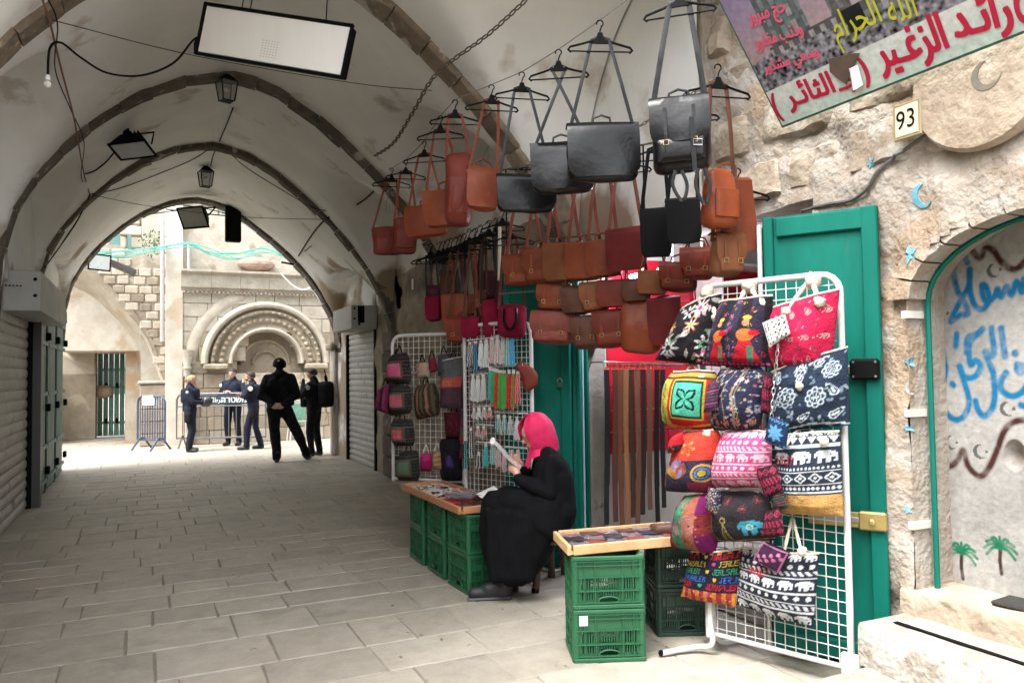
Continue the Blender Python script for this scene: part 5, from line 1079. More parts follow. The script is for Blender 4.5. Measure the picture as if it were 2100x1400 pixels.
def p_navy_paisley(U, V, a):
    p = Pat(U, V, a, (.018, .03, .055)); L = (.52, .60, .66); D = (.16, .23, .3)
    scatter(p, 60, lambda x, y, r: p.leafs(x, y, r.uniform(.05, .1), r.uniform(0, 6.3), r.choice([D, (.25, .31, .36)]), .25))
    for x, y, r_ in ((.32, .5, .15), (.68, .42, .14), (.12, .42, .1), (.85, .75, .11), (.5, .85, .09)): [(p.disk(x*a+r_*.72*math.cos(q*.785), y+r_*.72*math.sin(q*.785), r_*.34, L), p.disk(x*a+r_*.72*math.cos(q*.785), y+r_*.72*math.sin(q*.785), r_*.22, (.05, .08, .12))) for q in range(8)]; p.disk(x*a, y, r_*.62, L); p.disk(x*a, y, r_*.52, (.02, .035, .06)); p.flower(x*a, y, r_*.45, 6, L, (.05, .08, .12), L)
    for x, y, an in ((.5, .72, 1), (.88, .45, 2), (.2, .8, 1.6), (.15, .12, .5), (.5, .15, .3), (.85, .15, .4), (.7, .88, .2)): p.pais(x*a, y, .07, an, L, (.02, .035, .06))
    p.stroke([(0, .05), (.3*a, .02), (.6*a, .07), (a, .03)], .01, L); return p.C
def p_orange_navy(U, V, a):
    p = Pat(U, V, a, (.035, .03, .06)); p.put((p.Y > .55) & (p.X/a > .22), (.55, .05, .03)); p.put((p.Y > .5) & (p.X/a < .22), (.35, .03, .03)); p.flower(.55*a, .74, .12, 5, (.6, .25, .05), (.55, .05, .03)); p.put((p.Y < .2) & (p.X/a > .6), (.22, .03, .06))
    for x, y, c in ((.38, .3, (.10, .16, .42)), (.30, .32, (.4, .22, .3)), (.45, .26, (.35, .08, .05))): p.leafs(x*a, y, .28, 1.3, c, .3); p.leafs(x*a, y, .25, 2.5, (.45, .22, .06), .25); p.leafs(x*a, y, .2, 1.3, (.2, .25, .5), .15)
    p.ring(.82*a, .35, .13, .018, (.5, .3, .08)); p.ring(.82*a, .35, .08, .015, (.1, .2, .45)); p.disk(.82*a, .35, .05, YEL); p.stroke([(.05*a, .1), (.12*a, .3), (.08*a, .45)], .012, ORG); return p.C
def p_elephants(U, V, a, bgc, fg, straw=None, txt=RED, tx=(.05, .62, .10), rows=None):
    p = Pat(U, V, a, bgc)
    for r_ in (rows or [(.0, .16, 'ele', 5), (.17, .20, 'line', 1), (.22, .28, 'key', 14), (.29, .31, 'line', 1), (.33, .42, 'dots', 9), (.43, .45, 'line', 1), (.47, .63, 'ele', 5), (.65, .67, 'line', 1), (.69, .75, 'key', 14), (.77, .86, 'dots', 9), (.88, 1.0, 'ele', 6)]): p.row(r_[0], r_[1], r_[2], fg, r_[3])
    if straw: k = p.Y < straw; p.put(k, (.50, .30, .10)); p.put(k & ((np.sin(p.Y*260)*np.sin(p.X*200)) > .1), (.40, .22, .07))
    if txt: p.text('JERUSALEM', tx[0]*a, tx[1], tx[2], txt, .62*(1.0 if a > .9 else .8))
    return p.C
def p_patch(U, V, a):
    p = Pat(U, V, a, (.12, .02, .03)); cols = [(.20, .025, .03), (.04, .22, .12), (.28, .09, .06), (.16, .01, .1), (.05, .18, .10), (.30, .12, .09)]
    i = (np.floor(p.X/a*3.999)+3*np.floor(p.Y*2.999)).astype(int) % 6; p.C[:] = np.array(cols)[i]; scatter(p, 80, lambda x, y, r: p.disk(x, y, r.uniform(.006, .02), r.choice([(.08, .01, .02), (.4, .15, .1), (.05, .03, .03)]))); scatter(p, 7, lambda x, y, r: p.flower(x, y, .05, 5, PNK, (.3, .1, .1))); return p.C
def p_embroid(U, V, a):
    p = Pat(U, V, a, (.02, .016, .02)); 
    for x, y in ((.15, .75), (.45, .85), (.7, .7), (.9, .85)): p.flower(x*a, y, .08, 8, (.18, .03, .04), (.03, .02, .02), (.25, .06, .05), .4)
    for x in (.12, .40): p.stroke([(x*a-.08, .1), (x*a, .45), (x*a+.08, .1)], .014, (.22, .17, .05)); p.ring(x*a, .5, .05, .012, (.25, .2, .06)); p.stroke([(x*a-.04, .1), (x*a, .3), (x*a+.04, .1)], .01, (.12, .1, .04))
    p.bitmap(ELE, .60*a, .18, .30*a, .28, (.04, .26, .36)); p.ring(.75*a, .34, .05, .008, (.5, .4, .2)); p.stroke([(0, .06), (.3*a, .04), (.7*a, .07), (a, .05)], .01, (.35, .2, .05)); return p.C
def p_text_rows(U, V, a):
    p = Pat(U, V, a, (.015, .014, .03)); L = [(.84, RED), (.70, YEL), (.55, GRN), (.40, (.03, .14, .5)), (.27, RED)]
    for k, (y, c) in enumerate(L):
        off = (-.28, -.1, -.2, -.05, -.3)[k]
        for q in range(3): x = (off+q*.80)*a; p.text('JERUSALEM', x, y, .105, c, .56/.62*a*.9); p.heart(x+.70*a, y+.05, .035, [YEL, PNK, YEL, YEL, GRN][(k+q) % 5])
    lo = p.Y < .22; p.put(lo, (.35, .03, .05)); s2 = lo & ((np.sin(p.X/a*40) > .1)); p.put(s2, (.52, .2, .02)); scatter(p, 26, lambda x, y, r: p.disk(x, y, .016, r.choice([YEL, PNK, (.1, .1, .4)])), .0, .2)
    hi = p.Y > .94; p.put(hi & (np.sin(p.X/a*40) > 0), (.5, .2, .03)); return p.C
def p_keffiyeh(U, V, a):
    p = Pat(U, V, a, (.72, .72, .70)); g = ((np.abs(((p.X+p.Y)*9) % 1-.5) < .09) | (np.abs(((p.X-p.Y)*9) % 1-.5) < .09)) & (p.X/a > .4); p.put(g, BLK); p.row(.8, .9, 'dots', BLK, 6); p.row(.62, .72, 'dots', BLK, 6)
    for y in np.arange(.1, .9, .16):
        for x in (.1, .25): p.disk(x*a, y, .035, BLK)
    return p.C
def p_blue_sq(U, V, a):
    p = Pat(U, V, a, (.012, .03, .08)); [p.leafs(.5*a, .5, .34, k*math.pi/4, (.10, .28, .50), .18) for k in range(8)]; p.row(.0, .12, 'dia', (.1, .3, .5), 6); p.row(.88, 1, 'dia', (.1, .3, .5), 6); return p.C
def p_pinkpurp(U, V, a):
    p = Pat(U, V, a, (.05, .015, .05)); [p.leafs(.2*a+.2*k*a, .25+.14*k, .22, 2.2, (.55, .2, .36), .3) for k in range(4)]; [p.leafs(.2*a+.2*k*a, .25+.14*k, .22, -.4, (.5, .15, .3), .3) for k in range(4)]
    e = np.minimum(np.minimum(p.X, a-p.X), np.minimum(p.Y, 1-p.Y)); p.put((e > .04) & (e < .07), (.5, .2, .35)); return p.C
def p_dark_red(U, V, a):
    p = Pat(U, V, a, (.03, .008, .015)); p.row(.05, .3, 'dia', (.32, .02, .07), 4); p.row(.35, .6, 'key', (.30, .02, .06), 6); p.row(.66, .95, 'dia', (.34, .03, .08), 3); return p.C
def p_oval(U, V, a):
    p = Pat(U, V, a, (.55, .02, .03)); p.put(p.Y < .4, (.05, .02, .03)); p.flower(.5*a, .2, .2, 5, ORG, (.05, .02, .03)); return p.C
def p_tribal(c, sq=PNK, base=(.03, .03, .028)):
    def f(U, V, a):
        p = Pat(U, V, a, base)
        for k, y in enumerate(np.arange(.05, 1, .11)): p.row(y, y+.03, ['dots', 'key', 'line', 'tri'][k % 4], [(.12, .12, .10), (.16, .14, .10), c, (.09, .1, .08)][k % 4], 16)
        if sq: k = np.maximum(np.abs(p.X-.5*a)/.26, np.abs(p.Y-.45)/.22); p.put(k < 1, sq); p.put((k < 1) & (np.sin(p.X*70)*np.sin(p.Y*70) > .45), (.6, .45, .4)); p.put((k > .92) & (k < 1.15), (.12, .09, .05))
        return p.C
    return f
def p_stripe(cols, n=9, axis=0, wob=.1):
    def f(U, V, a): p = Pat(U, V, a, cols[0]); p.stripes(n, cols, wob, axis); p.C *= (1+.15*np.sin(p.Y*120))[:, None]; return p.C
    return f
def p_two(c1, c2, y=.5, txt=None):
    def f(U, V, a): p = Pat(U, V, a, c1); p.put(p.Y > y, c2); (p.text('JERUSALEM', .12*a, y+.08, .16, txt, .6) if txt else None); return p.C
    return f
def p_plain(c, d=.3):
    def f(U, V, a): p = Pat(U, V, a, c); p.C *= (1+d*fbm(np.stack([p.X*14, p.Y*14, p.X*0], 1), 3))[:, None]; return p.C
    return f
M_CLOTH = vmat('printed cloth', .85, .45, 110); M_ROPE = mat('cotton rope', (.66, .60, .48), (.50, .44, .33), rough=.95, scale=40, bump=.6, bscale=90)
def soft(name, label, cat, quad, A, B, off, pat, T=.12, res=64, group=None, shape=None, lining=None, wr=.019, flatb=.02, mt=None):
    """cloth bag: quad = four picture corners TL TR BR BL, on the vertical plane A-B; bulges T towards the street"""
    c = [atP(px, py, A, B, off) for px, py in quad]; t = (Vector((B[0]-A[0], B[1]-A[1], 0))).normalized(); n = Vector((t.y, -t.x, 0)); n = n if n.dot(-CF) > 0 else -n
    if (c[1]-c[0]).dot(t) < 0: t = -t
    w_ = ((c[1]-c[0]).length+(c[2]-c[3]).length)/2; h_ = ((c[0]-c[3]).length+(c[1]-c[2]).length)/2; asp = w_/h_
    nu = res; nv = max(12, int(res/asp)) if asp > .6 else int(res*1.3); nv = min(nv, int(res*1.6)); u = np.linspace(0, 1, nu); v = np.linspace(0, 1, nv); Ug, Vg = np.meshgrid(u, v); U, V = Ug.ravel(), Vg.ravel()
    C4 = [np.array(q) for q in c]; P = (C4[3][None]*((1-U)*(1-V))[:, None]+C4[2][None]*(U*(1-V))[:, None]+C4[1][None]*(U*V)[:, None]+C4[0][None]*((1-U)*V)[:, None])
    uu, vv = 2*U-1, V; s_ = random.uniform(0, 99)
    if shape == 'round': rr = np.sqrt(np.maximum(1e-9, 1-.5*(2*vv-1)**2))/np.sqrt(np.maximum(1e-9, 1)); cen = (P.reshape(nv, nu, 3).mean(1))[np.repeat(np.arange(nv), nu)]; P = cen+(P-cen)*(np.sqrt(np.clip(1-(np.abs(2*vv-1)**4)*.42, 0, 1)))[:, None]
    prof = (1-np.abs(uu)**3)*np.clip(np.sin(np.clip((1-vv)*.80+.10, 0, 1)*math.pi)**.6, 0, 1)*(np.clip(vv/.12, 0, 1)**.5*.85+.15)
    if shape == 'round': prof = (1-np.abs(uu)**2.6)*(1-np.abs(2*vv-1)**3)**.7
    W3 = np.stack([U*w_*5, V*h_*5, U*0], 1)+s_; wrk = wr*fbm(W3*np.array([1.2, 1, 1]), 4)
    front = P+np.array(n)[None]*(T*prof+wrk)[:, None]+np.array([0, 0, 1.])[None]*(.4*wr*fbm(W3+7, 2))[:, None]; back = P-np.array(n)[None]*(flatb*np.maximum(prof, .05))[:, None]
    col = np.clip(pat(U, V, asp), 0, 1); k = nu*nv; F = [(j*nu+i, j*nu+i+1, (j+1)*nu+i+1, (j+1)*nu+i) for j in range(nv-1) for i in range(nu-1)]
    bu = [0, nu//3, 2*nu//3, nu-1]; F += [tuple(k+q for q in reversed(f)) for f in F]
    rim = [i for i in range(nu)]+[j*nu+nu-1 for j in range(1, nv)]+[(nv-1)*nu+i for i in range(nu-2, -1, -1)]+[j*nu for j in range(nv-2, 0, -1)]
    F += [(rim[q], k+rim[q], k+rim[(q+1) % len(rim)], rim[(q+1) % len(rim)]) for q in range(len(rim))]
    o = thing(name, label, cat, tuple((c[2]+c[3])/2), group); b = MB(); b.v = [tuple(q) for q in front]+[tuple(q) for q in back]; b.f = F; b.m = [0]*len(F)
    b.build('body', mt or M_CLOTH, o, smooth=80, cols=np.concatenate([col, col*.8]))
    if name == 'tote_bag': MB().tube([Vector(front[(nv-1)*nu+i]) for i in range(0, nu, max(1, nu//8))]+[Vector(front[nv*nu-1])], .0055, 6).build('top_binding', M_ROPE, o, smooth=60)
    return o, c, t, n, w_, h_
def rope_handle(o, pts, r=.009, m=None, name='rope_handle', twist=True):
    P = [Vector(q) for q in smooth_pts([tuple(p) for p in pts], 6)]; MB().tube(P, [r*(1+.16*math.sin(i*2.2)) for i in range(len(P))], 7).build(name, m or M_ROPE, o, smooth=60)
def knot(o, p, r=.028):
    A = np.array([(math.sin(a)*math.cos(b_), math.sin(a)*math.sin(b_), math.cos(a)) for a in np.linspace(.02, math.pi-.02, 9) for b_ in np.linspace(0, 2*math.pi, 12, endpoint=False)]); A *= (r*(1+.30*fbm(A*2.4+random.random()*20, 3)))[:, None]
    MB().grid([Vector(q)+p for q in A], 12, 9, closed=True).build('knot', M_ROPE, o, smooth=70)
M_WIRE = paint('white enamelled wire', (.60, .60, .585), .3)
def rack(label, A, B, z0, z1, cell=.052, foot=True, r=.016, name='grid_rack'):
    A, B = Vector((A[0], A[1], 0)), Vector((B[0], B[1], 0)); t = (B-A).normalized(); L = (B-A).length; o = thing(name, label, 'display rack', tuple((A+B)/2)); rr = .09
    pts = [A+UP*z0]+[A+UP*(z1-rr)]+[A+t*(rr-rr*math.cos(a))+UP*(z1-rr+rr*math.sin(a)) for a in np.linspace(.3, math.pi/2, 5)]+[B-t*(rr-rr*math.sin(a))*1+UP*(z1-rr+rr*math.cos(a)) for a in np.linspace(0, math.pi/2-.2, 5)]+[B+UP*(z1-rr), B+UP*z0]
    MB().tube(pts, r, 10).build('frame', M_WIRE, o, smooth=50); MB().tube([A+UP*(z0+.02), B+UP*(z0+.02)], r*.8, 8).build('bottom_bar', M_WIRE, o, smooth=50)
    b = MB(); nx_, nz_ = int(L/cell), int((z1-z0)/cell)
    for i in range(1, nx_): p = A+t*(L*i/nx_); b.tube([p+UP*(z0+.02), p+UP*(z1-.01)], .0026, 5)
    for j in range(1, nz_): p = UP*lerp(z0, z1, j/nz_); b.tube([A+p, B+p], .0026, 5)
    g = b.build('wire_grid', M_WIRE, o); g['kind'] = 'stuff'; return o, t
# ---------------------------------------------------------------- the near rack of printed totes
TA, TB = (2.72, 3.31), (2.975, 2.61)
rk, t = rack('tall white wire grid rack hung with printed cloth totes by the steps', TA, TB, .08, 1.95)
p = Vector((TB[0], TB[1], 0)); MB().bbox(p+UP*.085, (.03, .09, .17), .006, rotz(math.radians(20))).build('foot_plate', M_WIRE, rk)
f0, f1, f2 = atZ(1436, 1292, .03), atZ(1356, 1338, .02), atZ(1432, 1232, 0)
base = Vector((TA[0], TA[1], 0)); q = [base+UP*.45-CF*.03, base+UP*.18-CF*.035, base+UP*.06-CF*.06, lerp(base, f1, .3)+UP*.025, Vector((f1.x, f1.y, .018))]
MB().tube([Vector(v) for v in smooth_pts([tuple(v) for v in q], 5)], .015, 8).build('curved_foot', M_WIRE, rk, smooth=60)
q = [base+UP*.4+CF*.01+CR*.03, base+UP*.15+CR*.03, base+UP*.03+CR*.08+CF*.05, base+CR*.25+CF*.15+UP*.02]; MB().tube([Vector(v) for v in smooth_pts([tuple(v) for v in q], 5)], .013, 8).build('curved_foot', M_WIRE, rk, smooth=60)
MB().sphere(f1+UP*.0, .017, 8).build('rubber_cap', M_BLACK, rk)
TT = [('tote_bag', 'black tote printed with grey and orange flowers, top left on the white rack', [(1398, 640), (1480, 600), (1478, 752), (1345, 738)], .06, p_black_floral, .11, None),
      ('tote_bag', 'black tote with women in red skirts, top middle on the white rack', [(1478, 622), (1585, 606), (1582, 752), (1440, 748)], .10, p_red_figures, .12, None),
      ('tote_bag', 'bright red paisley tote at the top right of the white rack', [(1560, 640), (1722, 592), (1706, 752), (1583, 758)], .07, p_red_paisley, .10, None),
      ('tote_bag', 'red and yellow tote with a green diamond medallion, second row left', [(1372, 762), (1478, 762), (1470, 884), (1350, 868)], .11, p_medallion, .12, 'round'),
      ('tote_bag', 'dark tote with tiny leaves and berries, second row middle', [(1468, 756), (1572, 750), (1562, 886), (1452, 880)], .12, p_small_floral, .13, 'round'),
      ('tote_bag', 'navy tote with large white paisley flowers, second row right', [(1582, 762), (1738, 712), (1742, 872), (1570, 886)], .07, p_navy_paisley, .09, None),
      ('tote_bag', 'navy tote with an orange block and blue blossom, third row left', [(1392, 884), (1482, 884), (1474, 1012), (1355, 1006)], .12, p_orange_navy, .13, 'round'),
      ('tote_bag', 'pink tote with rows of white elephants, third row middle', [(1478, 882), (1585, 884), (1580, 1000), (1455, 998)], .14, lambda U, V, a: p_elephants(U, V, a, (.58, .07, .20), (.72, .48, .56), None, RED, (.02, .84, .10)), .15, 'round'),
      ('tote_bag', 'white and navy elephant tote with a straw base, third row right', [(1588, 892), (1722, 882), (1730, 1055), (1592, 1052)], .08, lambda U, V, a: p_elephants(U, V, a, (.02, .03, .05), (.55, .58, .60), .26, RED, (.0, .64, .10), [(.28, .30, 'line', 1), (.31, .37, 'dots', 16), (.38, .39, 'line', 1), (.40, .53, 'dia', 5), (.54, .55, 'line', 1), (.56, .60, 'dots', 18), (.62, .80, 'ele', 3), (.82, .86, 'line', 1), (.87, .95, 'tri', 7), (.96, 1, 'ele', 5)]), .08, None),
      ('backpack', 'dark patchwork drawstring backpack in red and green, fourth row left', [(1395, 1016), (1468, 1012), (1475, 1136), (1368, 1124)], .11, p_patch, .14, 'round'),
      ('tote_bag', 'black embroidered tote with a blue elephant, fourth row middle', [(1466, 1004), (1572, 1008), (1604, 1104), (1456, 1112)], .13, p_embroid, .14, 'round'),
      ('tote_bag', 'dark tote covered with rows of rainbow lettering, bottom left of the white rack', [(1415, 1128), (1522, 1124), (1508, 1244), (1397, 1222)], .07, p_text_rows, .05, None),
      ('tote_bag', 'white and navy elephant tote hanging lowest on the white rack', [(1520, 1122), (1680, 1134), (1668, 1284), (1510, 1240)], .07, lambda U, V, a: p_elephants(U, V, a, (.02, .024, .04), (.58, .60, .62), None, RED, (.17, .62, .10)), .08, None)]
tot = []
for nm, lb, q, off, pt, T, shp in TT: tot.append(soft(nm, lb, 'backpack' if nm == 'backpack' else 'tote bag', q, TA, TB, off, pt, T, 84, 'printed bags on the white rack', shp))
for i, (xs_, y_, top) in enumerate((((1428, 1470), 655, (1450, 602)), ((1505, 1560), 625, (1535, 590)), ((1612, 1680), 622, (1664, 578)))):
    o = tot[i][0]; a, b_, c_ = atP(xs_[0], y_, TA, TB, .13), atP(xs_[1], y_-12, TA, TB, .13), atP(*top, TA, TB, .03)
    rope_handle(o, [a-UP*.05, lerp(a, c_, .6)+n*0, c_+UP*.01, lerp(b_, c_, .6), b_-UP*.03], .012); knot(o, c_+UP*.005-CF*.02, .036); knot(o, b_-UP*.02, .026); knot(o, a-UP*.04, .024)
for i, xs_, y_, top in ((3, (1400, 1440), 775, (1420, 742)), (5, (1600, 1640), 790, (1622, 742)), (8, (1610, 1690), 905, (1650, 868)), (12, (1606, 1645), 1130, (1625, 1062)), (6, (1400, 1450), 890, (1425, 868))):
    o = tot[i][0]; a, b_, c_ = atP(xs_[0], y_, TA, TB, .15), atP(xs_[1], y_, TA, TB, .15), atP(*top, TA, TB, .02); rope_handle(o, [a-UP*.02, lerp(a, c_, .7), c_, lerp(b_, c_, .7), b_-UP*.02], .008); knot(o, b_, .022)
SM = [('coin_purse', 'small white purse with a black net pattern pinned before the red tote', [(1563, 662), (1610, 644), (1621, 684), (1578, 712)], .20, p_keffiyeh, .02), ('coin_purse', 'small dark blue square purse on a chain before the navy paisley tote', [(1578, 852), (1618, 868), (1612, 922), (1566, 905)], .21, p_blue_sq, .03),
      ('coin_purse', 'plum purse with pink leaf embroidery hanging at the lowest elephant tote', [(1566, 1108), (1620, 1132), (1596, 1176), (1544, 1146)], .18, p_pinkpurp, .03), ('coin_purse', 'dark embroidered purse upper one of the string right of the pink tote', [(1548, 962), (1592, 950), (1606, 1004), (1570, 1022)], .21, p_dark_red, .02),
      ('coin_purse', 'dark embroidered purse lower one of the string by the straw based tote', [(1578, 1000), (1602, 992), (1618, 1040), (1586, 1046)], .19, p_tribal((.3, .02, .06), None), .02), ('coin_purse', 'dark red embroidered purse right of the blue elephant tote', [(1568, 1050), (1600, 1040), (1610, 1098), (1560, 1100)], .23, p_dark_red, .03),
      ('coin_purse', 'small black flowered pouch above the embroidered elephant tote', [(1452, 998), (1478, 1006), (1478, 1062), (1446, 1042)], .25, p_small_floral, .03), ('coin_purse', 'small oval red pouch at the left edge of the third row of totes', [(1378, 894), (1402, 884), (1398, 926), (1366, 930)], .24, p_oval, .05),
      ('coin_purse', 'crimson embroidered purse behind the chain beside the leafy tote', [(1566, 760), (1586, 770), (1578, 850), (1560, 845)], .16, p_dark_red, .03), ('coin_purse', 'pink and dark pouch where the medallion tote meets the leafy tote', [(1452, 790), (1476, 782), (1470, 842), (1442, 846)], .26, p_tribal((.4, .1, .2), None, (.06, .02, .06)), .03)]
for nm, lb, q, off, pt, T in SM: soft(nm, lb, 'purse', q, TA, TB, off, pt, T, 26, 'small embroidered purses on the white rack', 'round' if 'oval' in lb else None, wr=.004)
def chain(label, pts, r=.011, w_=.0028, m=None, cat='chain', n=None):
    P = [Vector(p) for p in pts]; L = sum((a-b_).length for a, b_ in zip(P, P[1:])); k = int(L/(r*2.5)); o = thing('chain', label, cat, tuple(P[-1])); src = None
    lb = MB(); ring_ = [(math.cos(a)*r*.62, 0, math.sin(a)*r*1.35) for a in np.linspace(0, 2*math.pi, 10, endpoint=False)]; lb.tube(ring_, w_, 5, closed=True)
    acc = 0; seg = 0
    for i in range(k):
        s = L*(i+.5)/k; j = 0; q = s
        while q > (P[j+1]-P[j]).length and j < len(P)-2: q -= (P[j+1]-P[j]).length; j += 1
        d = (P[j+1]-P[j]).normalized(); c = P[j]+d*q; rot = d.to_track_quat('Z', 'Y').to_matrix().to_4x4() @ Matrix.Rotation(math.pi/2*(i % 2), 4, 'Z')
        if src is None: me = bpy.data.meshes.new('link'); me.from_pydata(lb.v, [], lb.f); me.materials.append(m or M_STEEL); src = me
        l_ = bpy.data.objects.new('link', src); COL.objects.link(l_); l_.parent = o; l_.matrix_local = Matrix.Translation(c-P[-1]) @ rot
    return o
chain('bright chain hanging between the totes from the white purse to the blue one', [atP(1596, 705, TA, TB, .19), atP(1588, 780, TA, TB, .19), atP(1582, 860, TA, TB, .20)], .012)
chain('rusty chain swinging under the vault from the top edge to the middle rib', [Vector(q) for q in smooth_pts([tuple(atD(1092, -12, 4.9)), tuple(atD(1000, 72, 5.2)), tuple(atD(897, 150, 5.55)), tuple(atD(850, 225, 6.0)), tuple(atD(808, 292, 6.6)), tuple(atD(768, 320, 7.1))], 6)], .022, .0055, paint('rusty iron', (.10, .085, .07), .8))
chain('old chain running from the stone wall down behind the black satchel backpack', [atD(1470, 162, 4.15), atD(1400, 205, 4.4), atD(1290, 272, 4.8), atD(1170, 345, 5.3)], .014, .0035, paint('rusty iron dark', (.14, .12, .10), .8))
# ---------------------------------------------------------------- far racks
AA, AB = (2.0, 6.69), (2.46, 6.14); BA, BB = (2.33, 5.78), (2.62, 5.16)
rack('white wire grid rack hung with woven backpacks behind the first table', AA, AB, .55, 1.84, .055); rack('white wire grid rack covered with necklaces beside the seated woman', BA, BB, .30, 1.88, .045)
for x_, y_ in (AA, AB): tag(MB().tube([(x_, y_, 1.5), (XR+.02, y_+.35, 1.55)], .010, 8).build('wall_bracket', M_WIRE), f'white arm tying the {"left" if x_ < 2.2 else "right"} end of the woven backpack rack to the wall', 'bracket')
for x_, y_ in (BA, BB): tag(MB().tube([(x_, y_, 0), (x_, y_, .32)], .012, 8).build('rack_leg', M_WIRE), f'white leg under the {"left" if x_ < 2.5 else "right"} end of the necklace rack', 'leg post')
WV = [('backpack', 'dark woven backpack with a pink patch, topmost on the left rack', [(800, 728), (838, 722), (846, 788), (790, 786)], .07, p_tribal((.25, .04, .12)), .12), ('backpack', 'dark woven backpack with a red square, second from the top on the left rack', [(802, 788), (842, 790), (846, 846), (800, 852)], .12, p_tribal((.1, .1, .08), (.45, .03, .08)), .12),
      ('shoulder_bag', 'purple red checked bag sticking out left of the backpack rack', [(775, 800), (806, 784), (806, 852), (768, 838)], .10, p_stripe([(.18, .02, .07), (.03, .01, .03), (.22, .04, .1)], 8, 0, .2), .08), ('backpack', 'brown and salmon striped backpack in the middle of the left rack', [(850, 790), (896, 784), (906, 850), (850, 862)], .07, p_stripe([(.28, .13, .09), (.05, .04, .025), (.10, .09, .05), (.03, .03, .02)], 12), .12),
      ('backpack', 'dark woven backpack with a red diamond square, third down on the left rack', [(802, 858), (848, 860), (852, 914), (804, 914)], .10, p_tribal((.12, .12, .09), (.45, .04, .08)), .12), ('backpack', 'dark woven backpack with a green patch, lowest on the left rack', [(818, 926), (858, 922), (862, 986), (812, 984)], .08, p_tribal((.1, .12, .08), (.03, .14, .07)), .12),
      ('tote_bag', 'grey tote with a salmon band hanging on the left rack', [(904, 740), (956, 730), (952, 838), (902, 836)], .08, lambda U, V, a: (lambda p: (p.put(p.Y < .42, (.10, .05, .07)), p.put((p.Y > .42) & (p.Y < .62), (.50, .10, .07)), p.text('JERUSALEM', .1*a, .47, .09, (.6, .25, .15), .55), p.C)[-1])(Pat(U, V, a, (.12, .12, .13))), .06),
      ('purse', 'small beige purse on the upper left rack', [(854, 746), (878, 742), (882, 772), (856, 776)], .04, p_plain((.45, .32, .24)), .03), ('purse', 'small dark red purse beside the beige one', [(878, 738), (894, 734), (898, 760), (884, 764)], .04, p_plain((.22, .02, .04)), .03), ('shoulder_bag', 'dull blue grey bag with a sling on the upper left rack', [(898, 728), (922, 724), (922, 772), (898, 770)], .05, p_plain((.07, .07, .10)), .05),
      ('shoulder_bag', 'dark wine bag low on the right half of the left rack', [(910, 846), (952, 842), (952, 896), (914, 898)], .05, p_plain((.08, .012, .018)), .06), ('pouch', 'bright magenta pouch low on the left rack', [(863, 930), (884, 928), (886, 966), (862, 966)], .06, p_two((.35, .01, .10), (.5, .03, .16), .6), .05), ('pouch', 'gold beige pouch between the magenta and the purple ones', [(888, 926), (904, 924), (908, 962), (888, 962)], .06, p_stripe([(.45, .34, .17), (.35, .2, .1)], 8, 1), .05),
      ('pouch', 'shiny purple pouch low on the left rack', [(914, 930), (930, 928), (936, 962), (914, 962)], .06, p_plain((.07, .035, .20)), .05), ('strap_bag', 'long narrow embroidered strap bag between the two racks', [(944, 838), (968, 836), (966, 938), (942, 940)], .10, p_stripe([(.18, .03, .06), (.05, .05, .06), (.4, .05, .08), (.1, .1, .12)], 6, 1, .3), .04),
      ('scarf', 'dark patterned scarf hanging between the two racks', [(950, 742), (962, 742), (960, 842), (942, 842)], .08, p_stripe([(.06, .01, .04), (.02, .02, .025)], 5), .03), ('backpack', 'black bag low between the two racks by the trinket table', [(900, 900), (945, 896), (950, 985), (902, 985)], .03, p_plain((.015, .014, .018)), .06)]
for nm, lb, q, off, pt, T in WV:
    o = soft(nm, lb, {'tote_bag': 'tote bag', 'shoulder_bag': 'shoulder bag', 'strap_bag': 'shoulder bag'}.get(nm, nm), q, AA, AB, off, pt, T, 40, 'woven goods on the left rack', 'round' if nm in ('backpack', 'pouch') else None, wr=.008)[0]
    a = atP((q[0][0]+q[1][0])/2, (q[0][1]+q[1][1])/2, AA, AB, off*.6)
    rope_handle(o, [a-UP*.02-CR*.03, a+UP*.05-CR*.01, a+UP*.07, a+UP*.05+CR*.01, a-UP*.02+CR*.03], .005, M_BLACK if nm != 'pouch' else M_ROPE, 'hanging_loop')
# red brown hip bag on the necklace rack
c = atP(1076, 772, BA, BB, .07); A_, F_ = rbox(.11, .07, .22, .03, 8, 4, 10); Rq = Matrix.Rotation(-.45, 3, 'Y'); R_ = bframe(0)[2]
A_[:, 0] += .03*np.sin(-A_[:, 2]/.22*math.pi)+.004*fbm(A_*15, 2); A_[:, 0] *= .55+.6*np.sin(np.clip(-A_[:, 2]/.22, 0, 1)*2.2)
hb = thing('hip_bag', 'red brown leather hip bag slung on the right edge of the necklace rack', 'bag', tuple(c-UP*.1)); MB().add([c+R_ @ (Rq @ Vector((a[0], a[1], a[2]+.11))) for a in A_], F_).build('body', L_RED, hb, smooth=60)
MB().tube([c+UP*.07-CR*.05, c+UP*.12-CR*.03, c+UP*.10], .006, 6).build('belt_strap', L_RED, hb)
